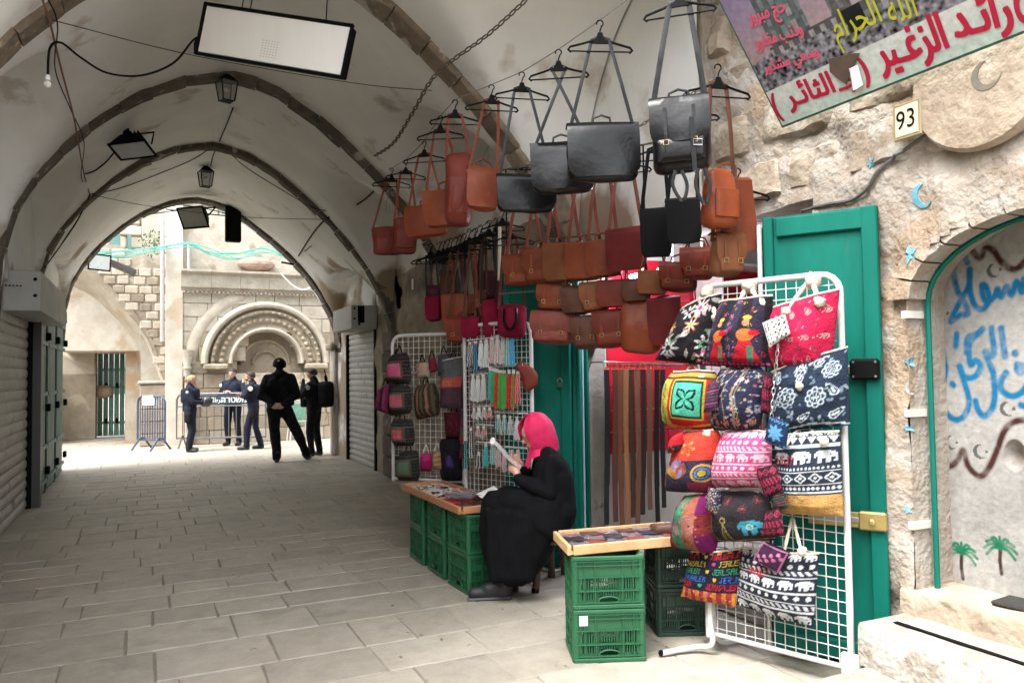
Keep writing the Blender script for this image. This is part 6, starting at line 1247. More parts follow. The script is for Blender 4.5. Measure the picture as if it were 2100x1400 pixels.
# necklaces and cards
def hookbar(label, px0, px1, y0, y1, n, off=.05):
    a, b_ = atP(px0, y0, BA, BB, off), atP(px1, y1, BA, BB, off); o = thing('hook_bar', label, 'display hooks', tuple((a+b_)/2)); MB().tube([a, b_], .006, 6).build('bar', M_WIRE, o); t = (b_-a).normalized(); nn = -CF
    for k in range(n): p = lerp(a, b_, (k+.5)/n); MB().tube([p, p+nn*.05, p+nn*.065+UP*.015], .0035, 5).build('prong', M_WIRE, o)
    return a, b_
M_CARD = paint('pale card', (.40, .40, .38), .5)
def strands(label, px, y0, y1, cols, off=.09, ns=4, wd=10, bead=.006, grp=None, card=True, rough=.35):
    a = atP(px, y0, BA, BB, off); b_ = atP(px, y1, BA, BB, off); o = thing('necklace', label, 'necklace', tuple(b_), grp); L = a.z-b_.z
    if card: MB().bbox(a-UP*.0, (wd/FPX*5.6*random.uniform(.6, .9), .003, random.uniform(.02, .035)), .001, bframe(0)[2]).build('card', M_CARD, o)
    for k in range(ns):
        x = (k-(ns-1)/2)*wd/FPX*5.6/max(1, ns-1)*1.2 if ns > 1 else 0; npt = max(6, int(L/(bead*1.6))); top = a+CR*x*.6-UP*.015; bo = b_+CR*x+UP*random.uniform(0, .02)
        P = [lerp(top, bo, q/npt)+CR*.002*math.sin(q) for q in range(npt+1)]; c_ = cols[k % len(cols)]
        MB().tube(P, [bead*(.45 if q % 2 else 1.0) for q in range(npt+1)], 5).build('strand', c_, o, smooth=60)
def gem(n_, c, rough=.25): return paint(n_, c, rough)
GS, GG, GR, GT, GB, GP, GC, GBL = gem('silver beads', (.45, .44, .42)), gem('green beads', (.06, .30, .06)), gem('red coral beads', (.5, .02, .03)), gem('turquoise beads', (.05, .35, .33)), gem('black beads', (.02, .02, .022)), gem('pink beads', (.5, .25, .25)), gem('clear beads', (.55, .58, .56)), gem('blue beads', (.06, .3, .5))
hookbar('top white hook bar of the necklace rack', 958, 1078, 698, 684, 8); hookbar('second white hook bar, over the green and red necklaces', 1000, 1078, 752, 750, 6, .07); hookbar('short left hook bar over the silver necklaces', 966, 1000, 768, 766, 3, .08); hookbar('left hook bar over the hanging ring cards', 968, 1012, 834, 832, 4, .07); hookbar('right middle hook bar over the turquoise cards', 1014, 1082, 845, 848, 5, .07); hookbar('lower left hook bar by the newspaper', 976, 1012, 870, 872, 3, .07); hookbar('bottom left hook bar over the turquoise bracelet cards', 976, 1020, 906, 908, 4, .07); hookbar('bottom right hook bar behind the woman', 1036, 1086, 916, 920, 4, .05)
NK = [(964, 704, 755, [GS, GB], 'silver and black'), (975, 702, 765, [GB, GBL], 'black'), (986, 700, 756, [GC], 'clear glass'), (997, 700, 757, [GC, GS], 'smoky clear'), (1009, 694, 750, [GS, GP], 'silver and rose'), (1020, 692, 748, [GC, GP], 'pale rose'), (1031, 690, 750, [GS], 'plain silver'), (1041, 692, 752, [GT, GS], 'turquoise and silver'), (1050, 690, 752, [GBL], 'bright blue'),
      (970, 772, 824, [GS, GC], 'grey silver'), (980, 772, 826, [GC, GS], 'white glass'), (991, 770, 824, [GS], 'dull silver'), (1006, 756, 822, [GT], 'turquoise green'), (1013, 758, 830, [GG], 'dark green'), (1019, 760, 840, [GR], 'thin red coral'), (1026, 762, 838, [GG, GG], 'leaf green'), (1034, 762, 840, [GG], 'large bright green'), (1044, 762, 842, [GR, GR], 'bright red coral'), (1053, 762, 840, [GG, GR], 'yellow green'), (1062, 764, 830, [GP, GR], 'pink and red'),
      (972, 840, 862, [GS], 'short silver'), (982, 840, 862, [GC], 'short clear'), (993, 838, 862, [GS, GP], 'short silver pink'), (1004, 838, 862, [GP], 'short pink'), (1022, 854, 890, [GT, GS], 'turquoise card'), (1034, 854, 892, [GS, GT], 'silver green card'), (1046, 856, 895, [GS], 'silver card'), (1060, 858, 905, [GC], 'clear card'), (1074, 858, 900, [GS], 'dim silver card'),
      (980, 876, 900, [GP, GS], 'pink silver short'), (992, 876, 900, [GP], 'rose short'), (996, 912, 960, [GT, GT], 'turquoise bracelet'), (1010, 912, 955, [GS, GT], 'silver bracelet'), (1022, 914, 962, [GS, GP], 'pink silver bracelet'), (1034, 925, 970, [GP, GS], 'rose silver bracelet'), (982, 930, 962, [GS, GB], 'dark bracelet'), (1048, 925, 972, [GS], 'thin silver bracelet'), (1062, 925, 972, [GC], 'thin clear bracelet'), (965, 880, 940, [GB, GS], 'black and silver'), (955, 900, 965, [GB, GT], 'black and teal')]
for i, (px, y0, y1, cs, nm) in enumerate(NK): strands(f'{nm} bead strands hanging on the necklace rack', px, y0, y1, cs, .12, 5 if y1-y0 > 40 else 4, 9, .0062 if 'large' not in nm else .010, 'strands of beads on the necklace rack')
# ---------------------------------------------------------------- crates
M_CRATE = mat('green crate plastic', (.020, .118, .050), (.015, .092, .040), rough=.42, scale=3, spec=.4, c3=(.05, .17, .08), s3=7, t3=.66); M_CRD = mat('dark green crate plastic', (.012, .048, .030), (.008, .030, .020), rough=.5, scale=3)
def crate(label, c, yaw, W_=.375, D_=.30, H_=.27, m=None, group='green plastic crates', note=False):
    m = m or M_CRATE; c = Vector(c); o = thing('plastic_crate', label, 'crate', tuple(c), group); R = rotz(yaw)
    def wl(p): return c+R @ Vector(p)
    for z in (.012, H_-.012): 
        for s in (-1, 1): MB().bbox(wl((0, s*(D_/2-.004), z)), (W_, .018, .022), .004, R).build('rim', m, o); MB().bbox(wl((s*(W_/2-.004), 0, z)), (.018, D_-.02, .022), .004, R).build('rim', m, o)
    def side(n_, L, y, ax):
        b = MB(); th = .006
        def bx(u, z, du, dz, dep=th, out=0):
            if ax == 0: b.box(wl((u, y*(1+out/abs(y)), z)), (du, dep, dz), R)
            else: b.box(wl((y*(1+out/abs(y)), u, z)), (dep, du, dz), R)
        bx(0, H_*.80, L, H_*.38); bx(0, H_*.045, L, H_*.05); bx(-L*.46, H_*.34, L*.08, H_*.56); bx(L*.46, H_*.34, L*.08, H_*.56); bx(-L*.15, H_*.34, L*.035, H_*.56); bx(L*.15, H_*.34, L*.035, H_*.56)
        bx(0, H_*.34, L*.86, .012); bx(0, H_*.50, L*.26, .006); bx(-L*.30, H_*.12, L*.26, H_*.1); bx(L*.30, H_*.12, L*.26, H_*.1)
        k = int(L/.013)
        for q in range(k):
            u = -L/2+L*(q+.5)/k
            if abs(u) < L*.14: bx(u, H_*.50, .0065, H_*.24); bx(u, H_*.30, .0065, H_*.10)
            elif abs(u) < L*.44: bx(u, H_*.36, .0065, H_*.5)
        for s in (-1, 1): bx(s*L*.20, H_*.5, .005, H_*.96, .012, .005); bx(s*L*.36, H_*.5, .005, H_*.96, .012, .005)
        for zz in (.12, .34, .60, .82, .90): bx(0, H_*zz, L, .005, .014, .006)
        b.tube([wl((L*.15*math.cos(a), y*1.02, H_*.155+.02*math.sin(a))) if ax == 0 else wl((y*1.02, L*.15*math.cos(a), H_*.155+.02*math.sin(a))) for a in np.linspace(0, 2*math.pi, 14, endpoint=False)], .005, 5, closed=True)
        b.build('side_panel', m, o)
    for s in (-1, 1): side('f', W_-.02, s*(D_/2-.008), 0); side('s', D_-.02, s*(W_/2-.008), 1)
    MB().box(wl((0, 0, .02)), (W_-.02, D_-.02, .012), R).build('base', m, o)
    for sx in (-1, 1):
        for sy in (-1, 1): MB().lathe([(.020, .0), (.020, H_)], 10, Matrix.Translation(wl((sx*(W_/2-.016), sy*(D_/2-.016), 0)))).build('corner_post', m, o, smooth=60)
    if note: MB().bbox(wl((-W_*.36, -D_/2-.006, H_*.80)), (.045, .002, .05), .0005, R).build('paper_label', M_WHITE, o)
    return o
yw = math.radians(-26+4); P2 = atZ(1245, 1350, 0)+CF*.10+CR*.0; P2.z = 0
crate('bottom green crate under the near wooden tray table, white paper label at its corner', P2, yw, note=True); crate('upper green crate directly under the near wooden tray table', P2+UP*.272, yw)
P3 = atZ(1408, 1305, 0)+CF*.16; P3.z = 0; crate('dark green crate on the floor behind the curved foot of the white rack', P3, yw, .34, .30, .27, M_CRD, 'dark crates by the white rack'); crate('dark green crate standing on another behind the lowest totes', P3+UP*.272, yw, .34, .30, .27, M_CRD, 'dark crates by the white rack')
y1_ = 0.0
for k, (px, py, lb) in enumerate(((852, 1128, 'farthest stack'), (903, 1150, 'middle stack'), (958, 1182, 'nearest stack, beside the seated woman'))):
    c = Vector((2.13, [5.95, 5.50, 5.05][k], 0)); crate(f'lower green crate under the trinket table, {lb}', c, math.radians(-2+2*k), .33, .36, .265, None, 'green crates under the trinket table'); crate(f'upper green crate under the trinket table, {lb}', c+UP*.267, math.radians(-3+2*k), .33, .36, .265, None, 'green crates under the trinket table')
# ---------------------------------------------------------------- tray tables
M_WOOD = mat('pale pine', (.62, .40, .20), (.50, .29, .13), rough=.5, scale=3, stretch=(6, 1, 6), bump=.1); M_WOOD2 = mat('orange pine', (.48, .22, .10), (.38, .16, .07), rough=.5, scale=3, stretch=(1, 5, 5), bump=.1)
def tray(label, C4, z, h, m, mw=None):
    """C4 ground corners in order"""
    C4 = [Vector((p[0], p[1], 0)) for p in C4]; cen = sum(C4, Vector())/4; o = thing('tray_table', label, 'table', tuple(cen+UP*z))
    for i in range(4):
        a, b_ = C4[i], C4[(i+1) % 4]; t = (b_-a).normalized(); n = Vector((t.y, -t.x, 0)); MB().bbox((a+b_)/2+UP*(z+h/2), ((b_-a).length-(.0 if i % 2 else .044), .022, h), .003, basis(t, n, UP)).build('side_board', m if i != 2 or mw is None else mw, o)
    b = MB(); b.prism([(p.x, p.y) for p in C4], (0, 0, z+.004), (1, 0, 0), (0, 1, 0), (0, 0, 1), .012); b.build('base_board', mw or m, o); return o, C4
F0 = atZ(1168, 1122, .59); d1 = Vector((math.cos(yw), math.sin(yw), 0)); d2 = Vector((-math.sin(yw), math.cos(yw), 0))
d2b = (atZ(1141, 1094, .59)-F0); L2 = .38; d2b.z = 0; d2b = d2b.normalized(); d1b = (atZ(1400, 1101, .59)-F0); d1b.z = 0; d1b.normalize()
Z2 = .548; tray('near pale wooden tray with wallets in clear plastic on two green crates', [F0, F0+d1b*.72, F0+d1b*.72+d2b*L2, F0+d2b*L2], Z2, .05, M_WOOD)
M_WAL = [leather('brown wallet', (.09, .045, .03)), leather('black wallet', (.02, .02, .025)), leather('red brown wallet', (.20, .035, .025)), leather('dark tan wallet', (.15, .06, .035))]
M_PLAS = mat('clear plastic sleeve', (.30, .29, .32), (.16, .15, .18), rough=.12, scale=14, bump=.6, bscale=40); M_PLAS.node_tree.nodes['Principled BSDF'].inputs['Alpha'].default_value = .38
wn = ['dark brown', 'black', 'red brown', 'dark tan']; k = 0
for j in range(3):
    for i in range(6):
        p = F0+d1b*(.075+.112*i)+d2b*(.07+.115*j)+UP*0; p.z = Z2+.018+.008*((i+j) % 2); k += 1; q = (i*2+j) % 4
        A_, F_ = rbox(.105, .085, .018, .006, 5, 4, 2); A_[:, 2] += .018+.004*fbm(A_*30+k, 2); R_ = rotz(yw+random.uniform(-.25, .25)); o = thing('wallet', f'{wn[q]} leather wallet lying in the near tray, {["front","middle","back"][j]} row, {ORD[i]} from the left', 'wallet', tuple(p), 'wallets in the near wooden tray')
        MB().add([p+R_ @ Vector(a) for a in A_], F_).build('cover', M_WAL[q], o, smooth=60)
        if (i+j) % 2 == 0: Pg = [p+R_ @ Vector((lerp(-.06, .06, a/5), lerp(-.045, .045, b_/4), .022+.004*math.sin(a*2+b_*3))) for b_ in range(5) for a in range(6)]; MB().sheet(Pg, 6, 5, .0008).build('plastic_sleeve', M_PLAS, o, smooth=80)
p = F0+d1b*.66+d2b*.2; p.z = Z2+.075; A_, F_ = rbox(.2, .14, .05, .02, 8, 4, 4); tag(MB().add([p+rotz(yw) @ Vector(a) for a in A_], F_).build('folded_pouch', M_WAL[0], smooth=60), 'thick dark brown folded leather pouch on the right end of the near tray', 'pouch')
T1 = [(1.94, 4.93), (2.30, 4.93), (2.30, 6.24), (1.94, 6.24)]; tray('long low wooden tray table of trinkets left of the seated woman', T1, .535, .05, M_WOOD2)
tag(MB().bbox((2.12, 5.95, .5545), (.33, .55, .008), .002).build('white_cloth', mat('white tray lining', (.62, .6, .56))), 'white lining cloth under the trinkets at the far end of the long tray', 'cloth')
random.seed(21); seen_ = set()
for i in range(46):
    x_, y_ = random.uniform(1.99, 2.25), random.uniform(5.45, 6.18); mm = random.choice([GS, GS, GB, GC, GP, M_BRASS, L_BRN]); nm = {GS: 'silver', GB: 'black', GC: 'clear glass', GP: 'rose', M_BRASS: 'brass', L_BRN: 'brown leather'}[mm]; kd = i % 3
    z_ = .565; b = MB()
    if kd == 0: b.tube([(x_+.03*math.cos(a), y_+.022*math.sin(a), z_+.004*math.sin(3*a)) for a in np.linspace(0, 6.28, 14, endpoint=False)], .0045, 5, closed=True); nn_ = 'bracelet'
    elif kd == 1: a0 = random.random()*3; b.tube([(x_+.05*math.cos(a0)*q+.008*math.sin(q*6), y_+.05*math.sin(a0)*q, z_+.003) for q in np.linspace(-1, 1, 9)], [.006, .003]*4+[.006], 5); nn_ = 'bead_string'
    else: b.bbox((x_, y_, z_+.006), (random.uniform(.02, .05), random.uniform(.02, .05), .014), .004, rotz(random.random()*3)); nn_ = 'trinket_box'
    lb_ = f'small {nm} {nn_.replace("_", " ")} {["at the front edge","in the middle","at the back"][min(2, int((x_-1.99)/.087))]} of the trinket tray, {["near","central","far"][min(2, int((y_-5.45)/.245))]} part'
    if lb_ in seen_: continue
    seen_.add(lb_); tag(b.build(nn_, mm), lb_, nn_.replace('_', ' '), 'small trinkets on the long tray')
for i, (x_, y_, sx, sy, mm, lb) in enumerate(((2.01, 5.30, .11, .20, leather('red wallet', (.34, .03, .04)), 'red flat wallet at the front edge of the long tray'), (2.13, 5.28, .10, .22, M_WAL[2], 'red brown long wallet beside the red one on the long tray'), (2.02, 5.08, .13, .12, M_WAL[0], 'dark brown wallet at the near corner of the long tray'), (2.15, 5.05, .10, .18, M_WAL[1], 'black wallet at the near end of the long tray'), (2.24, 5.22, .08, .26, M_WAL[3], 'long dark tan wallet at the back of the long tray'), (2.25, 5.0, .08, .11, M_WAL[0], 'small brown wallet under the woman knees on the long tray'))):
    A_, F_ = rbox(sx, sy, .016, .006, 5, 5, 2); tag(MB().add([Vector((x_, y_, .571))+rotz(random.uniform(-.2, .2)) @ Vector(a) for a in A_], F_).build('wallet', mm, smooth=60), lb, 'wallet')
Pg = [Vector((lerp(2.02, 2.28, a/9), lerp(5.2, 5.5, b_/9), .592+.012*math.sin(a*1.3+b_)+.01*math.cos(b_*2))) for b_ in range(10) for a in range(10)]; tag(MB().sheet(Pg, 10, 10, .001).build('plastic_bag', M_PLAS, smooth=80), 'crumpled clear plastic bag on the middle of the long tray', 'plastic bag')
Pg = [Vector((lerp(2.2, 2.34, a/5), lerp(5.05, 5.3, b_/5), .60+.05*a/5+.008*math.sin(b_*2))) for b_ in range(6) for a in range(6)]; tag(MB().sheet(Pg, 6, 6, .001).build('paper_sheet', M_WHITE, smooth=80), 'white sheet of paper curling up at the back of the long tray', 'paper')
tag(MB().bbox(atZ(1350, 1212, .02)+CF*.1, (.5, .5, .035), .008, rotz(yw)).build('black_board', M_BLACK), 'flat black frame lying on the ground at the shop doorway', 'board')
# ================================================================ people
SKIN = mat('skin', (.56, .33, .25), (.48, .26, .19), rough=.5, scale=20); UNI = mat('navy uniform', (.013, .017, .032), (.007, .009, .018), rough=.85, scale=12, bump=.3, bscale=30, spec=.2); BLKU = mat('black uniform', (.016, .016, .020), (.008, .008, .011), rough=.9, scale=12, bump=.3, bscale=30, spec=.12)
BOOT = mat('boot leather', (.018, .02, .024), rough=.55, scale=20, bump=.2); HAIRD = mat('dark hair', (.02, .014, .01), rough=.7, scale=60, bump=.5); HAIRB = mat('blond hair', (.34, .24, .13), (.2, .14, .08), rough=.7, scale=60, bump=.5); COAT = mat('black coat wool', (.0065, .0065, .0078), (.0038, .0038, .0045), rough=.95, scale=12, bump=.5, bscale=60, bd=.004, spec=.12)
def capsule(b, a, c, ra, rb, n=12):
    a, c = Vector(a), Vector(c); d = c-a; L = d.length; d = d.normalized() if L > 1e-6 else UP; q = d.to_track_quat('Z', 'Y').to_matrix().to_4x4()
    prof = [(max(1e-4, ra*math.cos(t)), ra*math.sin(t)) for t in np.linspace(-math.pi/2, 0, 5)]+[(max(1e-4, rb*math.cos(t)), L+rb*math.sin(t)) for t in np.linspace(0, math.pi/2, 5)]
    b.lathe(prof, n, Matrix.Translation(a) @ q)
def fuse(name, caps, extra, parent, mats, vox, smooth=4, wrinkle=.0, wscale=6, wmask=None, extra_tag=None):
    """one continuous surface from tapered limbs: caps = (a, b, ra, rb, material index)"""
    b = MB(); [capsule(b, *c[:4]) for c in caps]
    for vs, fs in extra: b.add(vs, fs)
    me = bpy.data.meshes.new('tmp'); me.from_pydata(b.v, [], b.f); o = bpy.data.objects.new('tmp', me); COL.objects.link(o)
    m = o.modifiers.new('r', 'REMESH'); m.mode = 'VOXEL'; m.voxel_size = vox; s = o.modifiers.new('s', 'SMOOTH'); s.iterations = smooth; s.factor = .5
    ev = o.evaluated_get(bpy.context.evaluated_depsgraph_get()); m2 = bpy.data.meshes.new_from_object(ev); bpy.data.objects.remove(o); bpy.data.meshes.remove(me)
    V = np.empty(len(m2.vertices)*3); m2.vertices.foreach_get('co', V); V = V.reshape(-1, 3); F = [tuple(p.vertices) for p in m2.polygons]
    N = np.empty(len(m2.vertices)*3); m2.vertices.foreach_get('normal', N); N = N.reshape(-1, 3)
    fc = np.array([V[list(f)].mean(0) for f in F]); best = np.full(len(F), 9.); mi = np.zeros(len(F), int)
    for c in caps:
        if c[4] < 0: continue
        a, d = np.array(c[0]), np.array(c[1])-np.array(c[0]); L = (d*d).sum()+1e-9; t = np.clip(((fc-a)@d)/L, 0, 1); q = np.linalg.norm(fc-a-t[:, None]*d, axis=1)-(c[2]+(c[3]-c[2])*t); k = q < best; best[k] = q[k]; mi[k] = c[4]
    if extra_tag: mi = extra_tag(fc, mi, best)
    if wrinkle:
        vm = np.zeros(len(V)); 
        for f, q in zip(F, mi):
            if q in (wmask or (1, 2)): vm[list(f)] = 1
        V = V+N*(wrinkle*fbm(V*np.array([wscale, wscale, wscale*.55]), 3)*vm)[:, None]
    bpy.data.meshes.remove(m2); B = MB(); B.v = [tuple(v) for v in V]; B.f = F; B.m = [int(q) for q in mi]; return B.build(name, mats, parent, smooth=180)
def hand_caps(w_, dirv, side, palm, curl, s=1.0, mi=0, thin=1.0):
    """palm + four fingers + thumb. dirv: where fingers point, side: towards the thumb, palm: palm facing"""
    d, t, p = Vector(dirv).normalized(), Vector(side).normalized(), Vector(palm).normalized(); w_ = Vector(w_); C = []
    k = w_+d*.085*s; C += [(w_, k+t*.022*s, .024*s, .018*s, mi), (w_, k-t*.020*s, .024*s, .016*s, mi), (w_+d*.02*s, k, .024*s, .018*s, mi)]
    for j, (o_, L) in enumerate(((.030, .072), (.010, .080), (-.010, .074), (-.029, .058))):
        a = k+t*o_*s; c1 = d*math.cos(curl*.6)+p*math.sin(curl*.6); c2 = d*math.cos(curl*1.5)+p*math.sin(curl*1.5); b_ = a+c1*L*.5*s; e = b_+c2*L*.5*s; C += [(a, b_, .0095*s*thin, .0088*s*thin, mi), (b_, e, .0088*s*thin, .007*s*thin, mi)]
    a = w_+d*.025*s+t*.022*s; b_ = a+(t*.8+d*.6).normalized()*.038*s; C += [(a, b_, .013*s, .010*s, mi), (b_, b_+(d*.8+p*.6).normalized()*.032*s, .010*s, .008*s, mi)]; return C
def officer(label, foot, H, face, hands, uni=UNI, hair=HAIRD, feet=None, lean=0, headyaw=0, headpitch=0, hood=False, vest=True, name='person', bulk=1.0):
    f = CF*math.cos(face)+CR*math.sin(face); r = f.cross(UP).normalized(); s = H/1.78; O = Vector(foot); O.z = 0
    def P(x, y, z): return O+(r*x+f*(y+lean*max(0, z-.9))+UP*z)*s
    feet = feet or ((-.12, -.02, 0), (.12, .03, 0)); o = thing(name, label, 'person', tuple(O)); C = []
    for sx, ft in zip((-1, 1), feet):
        hip, an = (sx*.095, 0, .90), (ft[0], ft[1]-.03, .09+ft[2]); kn = ((hip[0]+an[0])/2+sx*.01, (hip[1]+an[1])/2+.05, .49)
        C += [(P(*hip), P(*kn), .105*s*bulk**.5, .074*s*bulk**.5, 2), (P(*kn), P(*an), .076*s*bulk**.5, .064*s*bulk**.5, 2), (P(an[0], an[1]-.02, .045), P(an[0]*1.1, an[1]+.17, .04), .048*s, .042*s, 3), (P(*an), P(an[0], an[1], .16), .055*s, .058*s, 3)]
    C += [(P(-.07, 0, .96), P(.07, 0, .96), .125*s, .125*s, 2), (P(-.05, 0, 1.02), P(-.06, .01, 1.25), .125*s*bulk, .135*s*bulk, 1), (P(.05, 0, 1.02), P(.06, .01, 1.25), .125*s*bulk, .135*s*bulk, 1), (P(-.09, .01, 1.28), P(.09, .01, 1.28), .135*s*bulk, .135*s*bulk, 1), (P(-.13, 0, 1.40), P(0, 0, 1.47), .070*s*bulk, .075*s*bulk, 1), (P(.13, 0, 1.40), P(0, 0, 1.47), .070*s*bulk, .075*s*bulk, 1), (P(0, -.02, 1.47), P(0, 0, 1.53), .085*s, .068*s, 1), (P(0, 0, 1.45), P(0, .02, 1.56), .06*s, .052*s, 1 if hood else 0)]
    if vest: C += [(P(-.09, .05, 1.15), P(-.09, .05, 1.36), .10*s, .10*s, 1), (P(.09, .05, 1.15), P(.09, .05, 1.36), .10*s, .10*s, 1), (P(-.08, -.05, 1.15), P(-.08, -.05, 1.36), .10*s, .10*s, 1), (P(.08, -.05, 1.15), P(.08, -.05, 1.36), .10*s, .10*s, 1)]
    for sx, (el, hd) in zip((-1, 1), hands):
        sh = P(sx*.195, 0, 1.405); e, h = P(*el), P(*hd); C += [(sh, e, .070*s*bulk, .058*s*bulk, 1), (e, h, .056*s*bulk, .040*s, 1)]; dd = (h-e).normalized(); C += hand_caps(h+dd*.01, dd, r*(-sx)*.6+UP*.8, (r*(-sx)-UP*.2), .9, 1.0*s, 0, 1.1)
    hf = f*math.cos(headyaw)+r*math.sin(headyaw); hr = hf.cross(UP); hu = (UP*math.cos(headpitch)+hf*math.sin(headpitch)).normalized(); hf2 = (hf*math.cos(headpitch)-UP*math.sin(headpitch)).normalized(); hc = P(0, .03, 1.625 if hood else 1.635)
    def Hd(x, y, z): return hc+(hr*x+hf2*y+hu*z)*s*(1.22 if hood else 1.12)
    sk = 1 if hood else 0
    C += [(Hd(0, -.015, .02), Hd(0, .02, .02), .083*s, .078*s, sk), (Hd(0, .035, -.03), Hd(0, .045, -.055), .055*s, .042*s, 0), (Hd(0, .092, .005), Hd(0, .108, -.018), .011*s, .014*s, 0), (Hd(-.03, .078, .03), Hd(.03, .078, .03), .012*s, .012*s, 0), (Hd(0, .085, -.052), Hd(0, .088, -.052), .014*s, .014*s, 0)]
    for sx in (-1, 1): C += [(Hd(sx*.083, -.005, .01), Hd(sx*.088, -.008, -.02), .014*s, .010*s, sk)]
    fuse('body', C, [], o, [SKIN, uni, uni, BOOT], .0125*s+.001, 5, .009, 9)
    for sx in (-1, 1):
        if not hood: MB().sphere(Hd(sx*.031, .084, .016), .008*s, 6).build('eye', M_BLACK, o)
    if not hood:
        A = []
        for q in np.linspace(.02, 1, 10):
            for b_ in np.linspace(0, 2*math.pi, 18, endpoint=False): a_ = q*(1.70-.55*math.sin(b_)); A.append((math.sin(a_)*math.cos(b_), math.sin(a_)*math.sin(b_), math.cos(a_)))
        A = np.array(A); A *= (1+.05*fbm(A*5, 2))[:, None]; MB().grid([Hd(*(q*np.array([.088, .100, .090])+np.array([0, -.006, .013]))) for q in A], 18, 10, closed=True).build('hair', hair, o, smooth=80)
    return o, P, Hd, s, f, r
def slab_on(P, name, c, sz, m, o, r, f, s, rr=.03): 
    A_, F_ = rbox(sz[0]*s, sz[1]*s, sz[2]*s, min(rr, min(sz)*.45)*s, 6, 4, 6); R_ = basis(r, f, UP); p = P(*c); return MB().add([p+R_ @ Vector((a[0], a[1], a[2]+sz[2]*s/2)) for a in A_], F_).build(name, m, o, smooth=60)
def badge(P, c, o, r, f, s, m=None, sz=.07): return MB().lathe([(.001, -.006), (sz*.5*s, 0), (sz*.4*s, .006)], 12, Matrix.Translation(P(*c)) @ (r if isinstance(r, Vector) else r).to_track_quat('Z', 'Y').to_matrix().to_4x4()).build('arm_patch', m or M_WHITE, o)
D2R = math.radians
def rifle(P, a, c, o, s):
    a, c = P(*a), P(*c); d = (c-a).normalized(); MB().tube([a, c], .012*s, 8).build('rifle_barrel', M_BLACK, o); m_ = lerp(a, c, .45); R_ = d.to_track_quat('Z', 'Y').to_matrix()
    MB().bbox(m_, (.035*s, .06*s, .32*s), .006, R_).build('rifle_receiver', M_BLACK, o); MB().bbox(lerp(a, c, .08), (.03*s, .08*s, .2*s), .01, R_).build('rifle_stock', M_BLACK, o)
# 1 blond officer on the left, in profile
o, P, Hd, s, f, r = officer('blond police officer on the left in profile, rifle behind the shoulder, holding dark gear', atZ(390, 926, 0), 1.56, D2R(82), (((-.24, .10, 1.15), (-.10, .30, 1.18)), ((.25, .12, 1.13), (.10, .30, 1.12))), hair=HAIRB, headyaw=-.2)
slab_on(P, 'equipment_vest', (0, -.0, 1.27), (.35, .37, .36), UNI, o, r, f, s, .08); rifle(P, (-.18, -.20, .95), (-.12, -.17, 1.72), o, s)
A_, F_ = rbox(.24*s, .24*s, .22*s, .09*s, 8, 8, 8); A_[:, :] += .02*fbm(A_*12, 3)[:, None]; p = P(0, .36, 1.25); MB().add([p+Vector(a) for a in A_], F_).build('held_helmet', mat('helmet black', (.03, .03, .035), rough=.4), o, smooth=60)
badge(P, (.265, .0, 1.36), o, r, f, s, paint('pale blue patch', (.35, .45, .6)))
MB().sphere(Hd(0, -.11, .0), (.03, .03, .05), 8).build('hair_bun', HAIRB, o); slab_on(P, 'thigh_holster', (.20, .0, .78), (.08, .14, .22), BLKU, o, r, f, s)
# 2 bareheaded officer behind the barrier
o, P, Hd, s, f, r = officer('bareheaded officer behind the crowd barrier in a dark vest, looking down with joined hands', atZ(478, 913, 0), 1.70, D2R(186), (((-.30, .02, 1.14), (-.09, .24, 1.20)), ((.30, .02, 1.14), (.09, .24, 1.20))), headpitch=.18, feet=((-.13, 0, 0), (.13, 0, 0)))
badge(P, (-.265, .06, 1.36), o, f, f, s); badge(P, (.265, .06, 1.36), o, f, f, s); MB().bbox(P(0, .31, 1.22), (.09, .02, .05), .004).build('held_phone', M_BLACK, o); slab_on(P, 'vest_pouch', (.05, .21, 1.15), (.12, .06, .10), M_BLACK, o, r, f, s)
# 3 short haired officer facing left
o, P, Hd, s, f, r = officer('short haired bearded officer facing left with one hand raised to the mouth', atZ(520, 921, 0), 1.62, D2R(-100), (((-.24, .14, 1.18), (-.06, .18, 1.46)), ((.24, .10, 1.14), (.10, .26, 1.20))), feet=((-.10, .16, 0), (.11, -.12, 0)), lean=.06, headyaw=-.1)
slab_on(P, 'equipment_vest', (0, 0, 1.28), (.35, .36, .36), UNI, o, r, f, s, .08); badge(P, (-.268, .0, 1.36), o, -r, f, s, None, .11); slab_on(P, 'thigh_holster', (-.18, .0, .80), (.07, .14, .2), BLKU, o, r, f, s); MB().sphere(Hd(0, .055, -.062), (.045*s, .04*s, .03*s), 8).build('beard', HAIRD, o)
# 4 tall officer seen from behind
o, P, Hd, s, f, r = officer('tall officer in black seen from behind, hands clasped at the back, one leg out', atZ(573, 946, 0), 1.82, D2R(-12), (((-.29, -.12, 1.12), (-.07, -.24, .99)), ((.29, -.12, 1.12), (.07, -.24, .99))), uni=BLKU, hood=True, bulk=1.32, feet=((-.03, -.10, 0), (.44, .22, 0)), headyaw=.3, headpitch=.15)
slab_on(P, 'belt_pouch', (.2, -.06, 1.02), (.1, .14, .14), BLKU, o, r, f, s); MB().bbox(Hd(.02, -.09, .06), (.025, .004, .03), .001).build('cap_tag', M_WHITE, o)
A = np.array([(math.sin(a)*math.cos(b_), math.sin(a)*math.sin(b_), math.cos(a)) for a in np.linspace(.01, 1.9, 9) for b_ in np.linspace(0, 2*math.pi, 18, endpoint=False)]); MB().grid([Hd(*(q*np.array([.090, .101, .099])+np.array([0, 0, .022]))) for q in A], 18, 9, closed=True).build('knit_cap', BLKU, o, smooth=80)
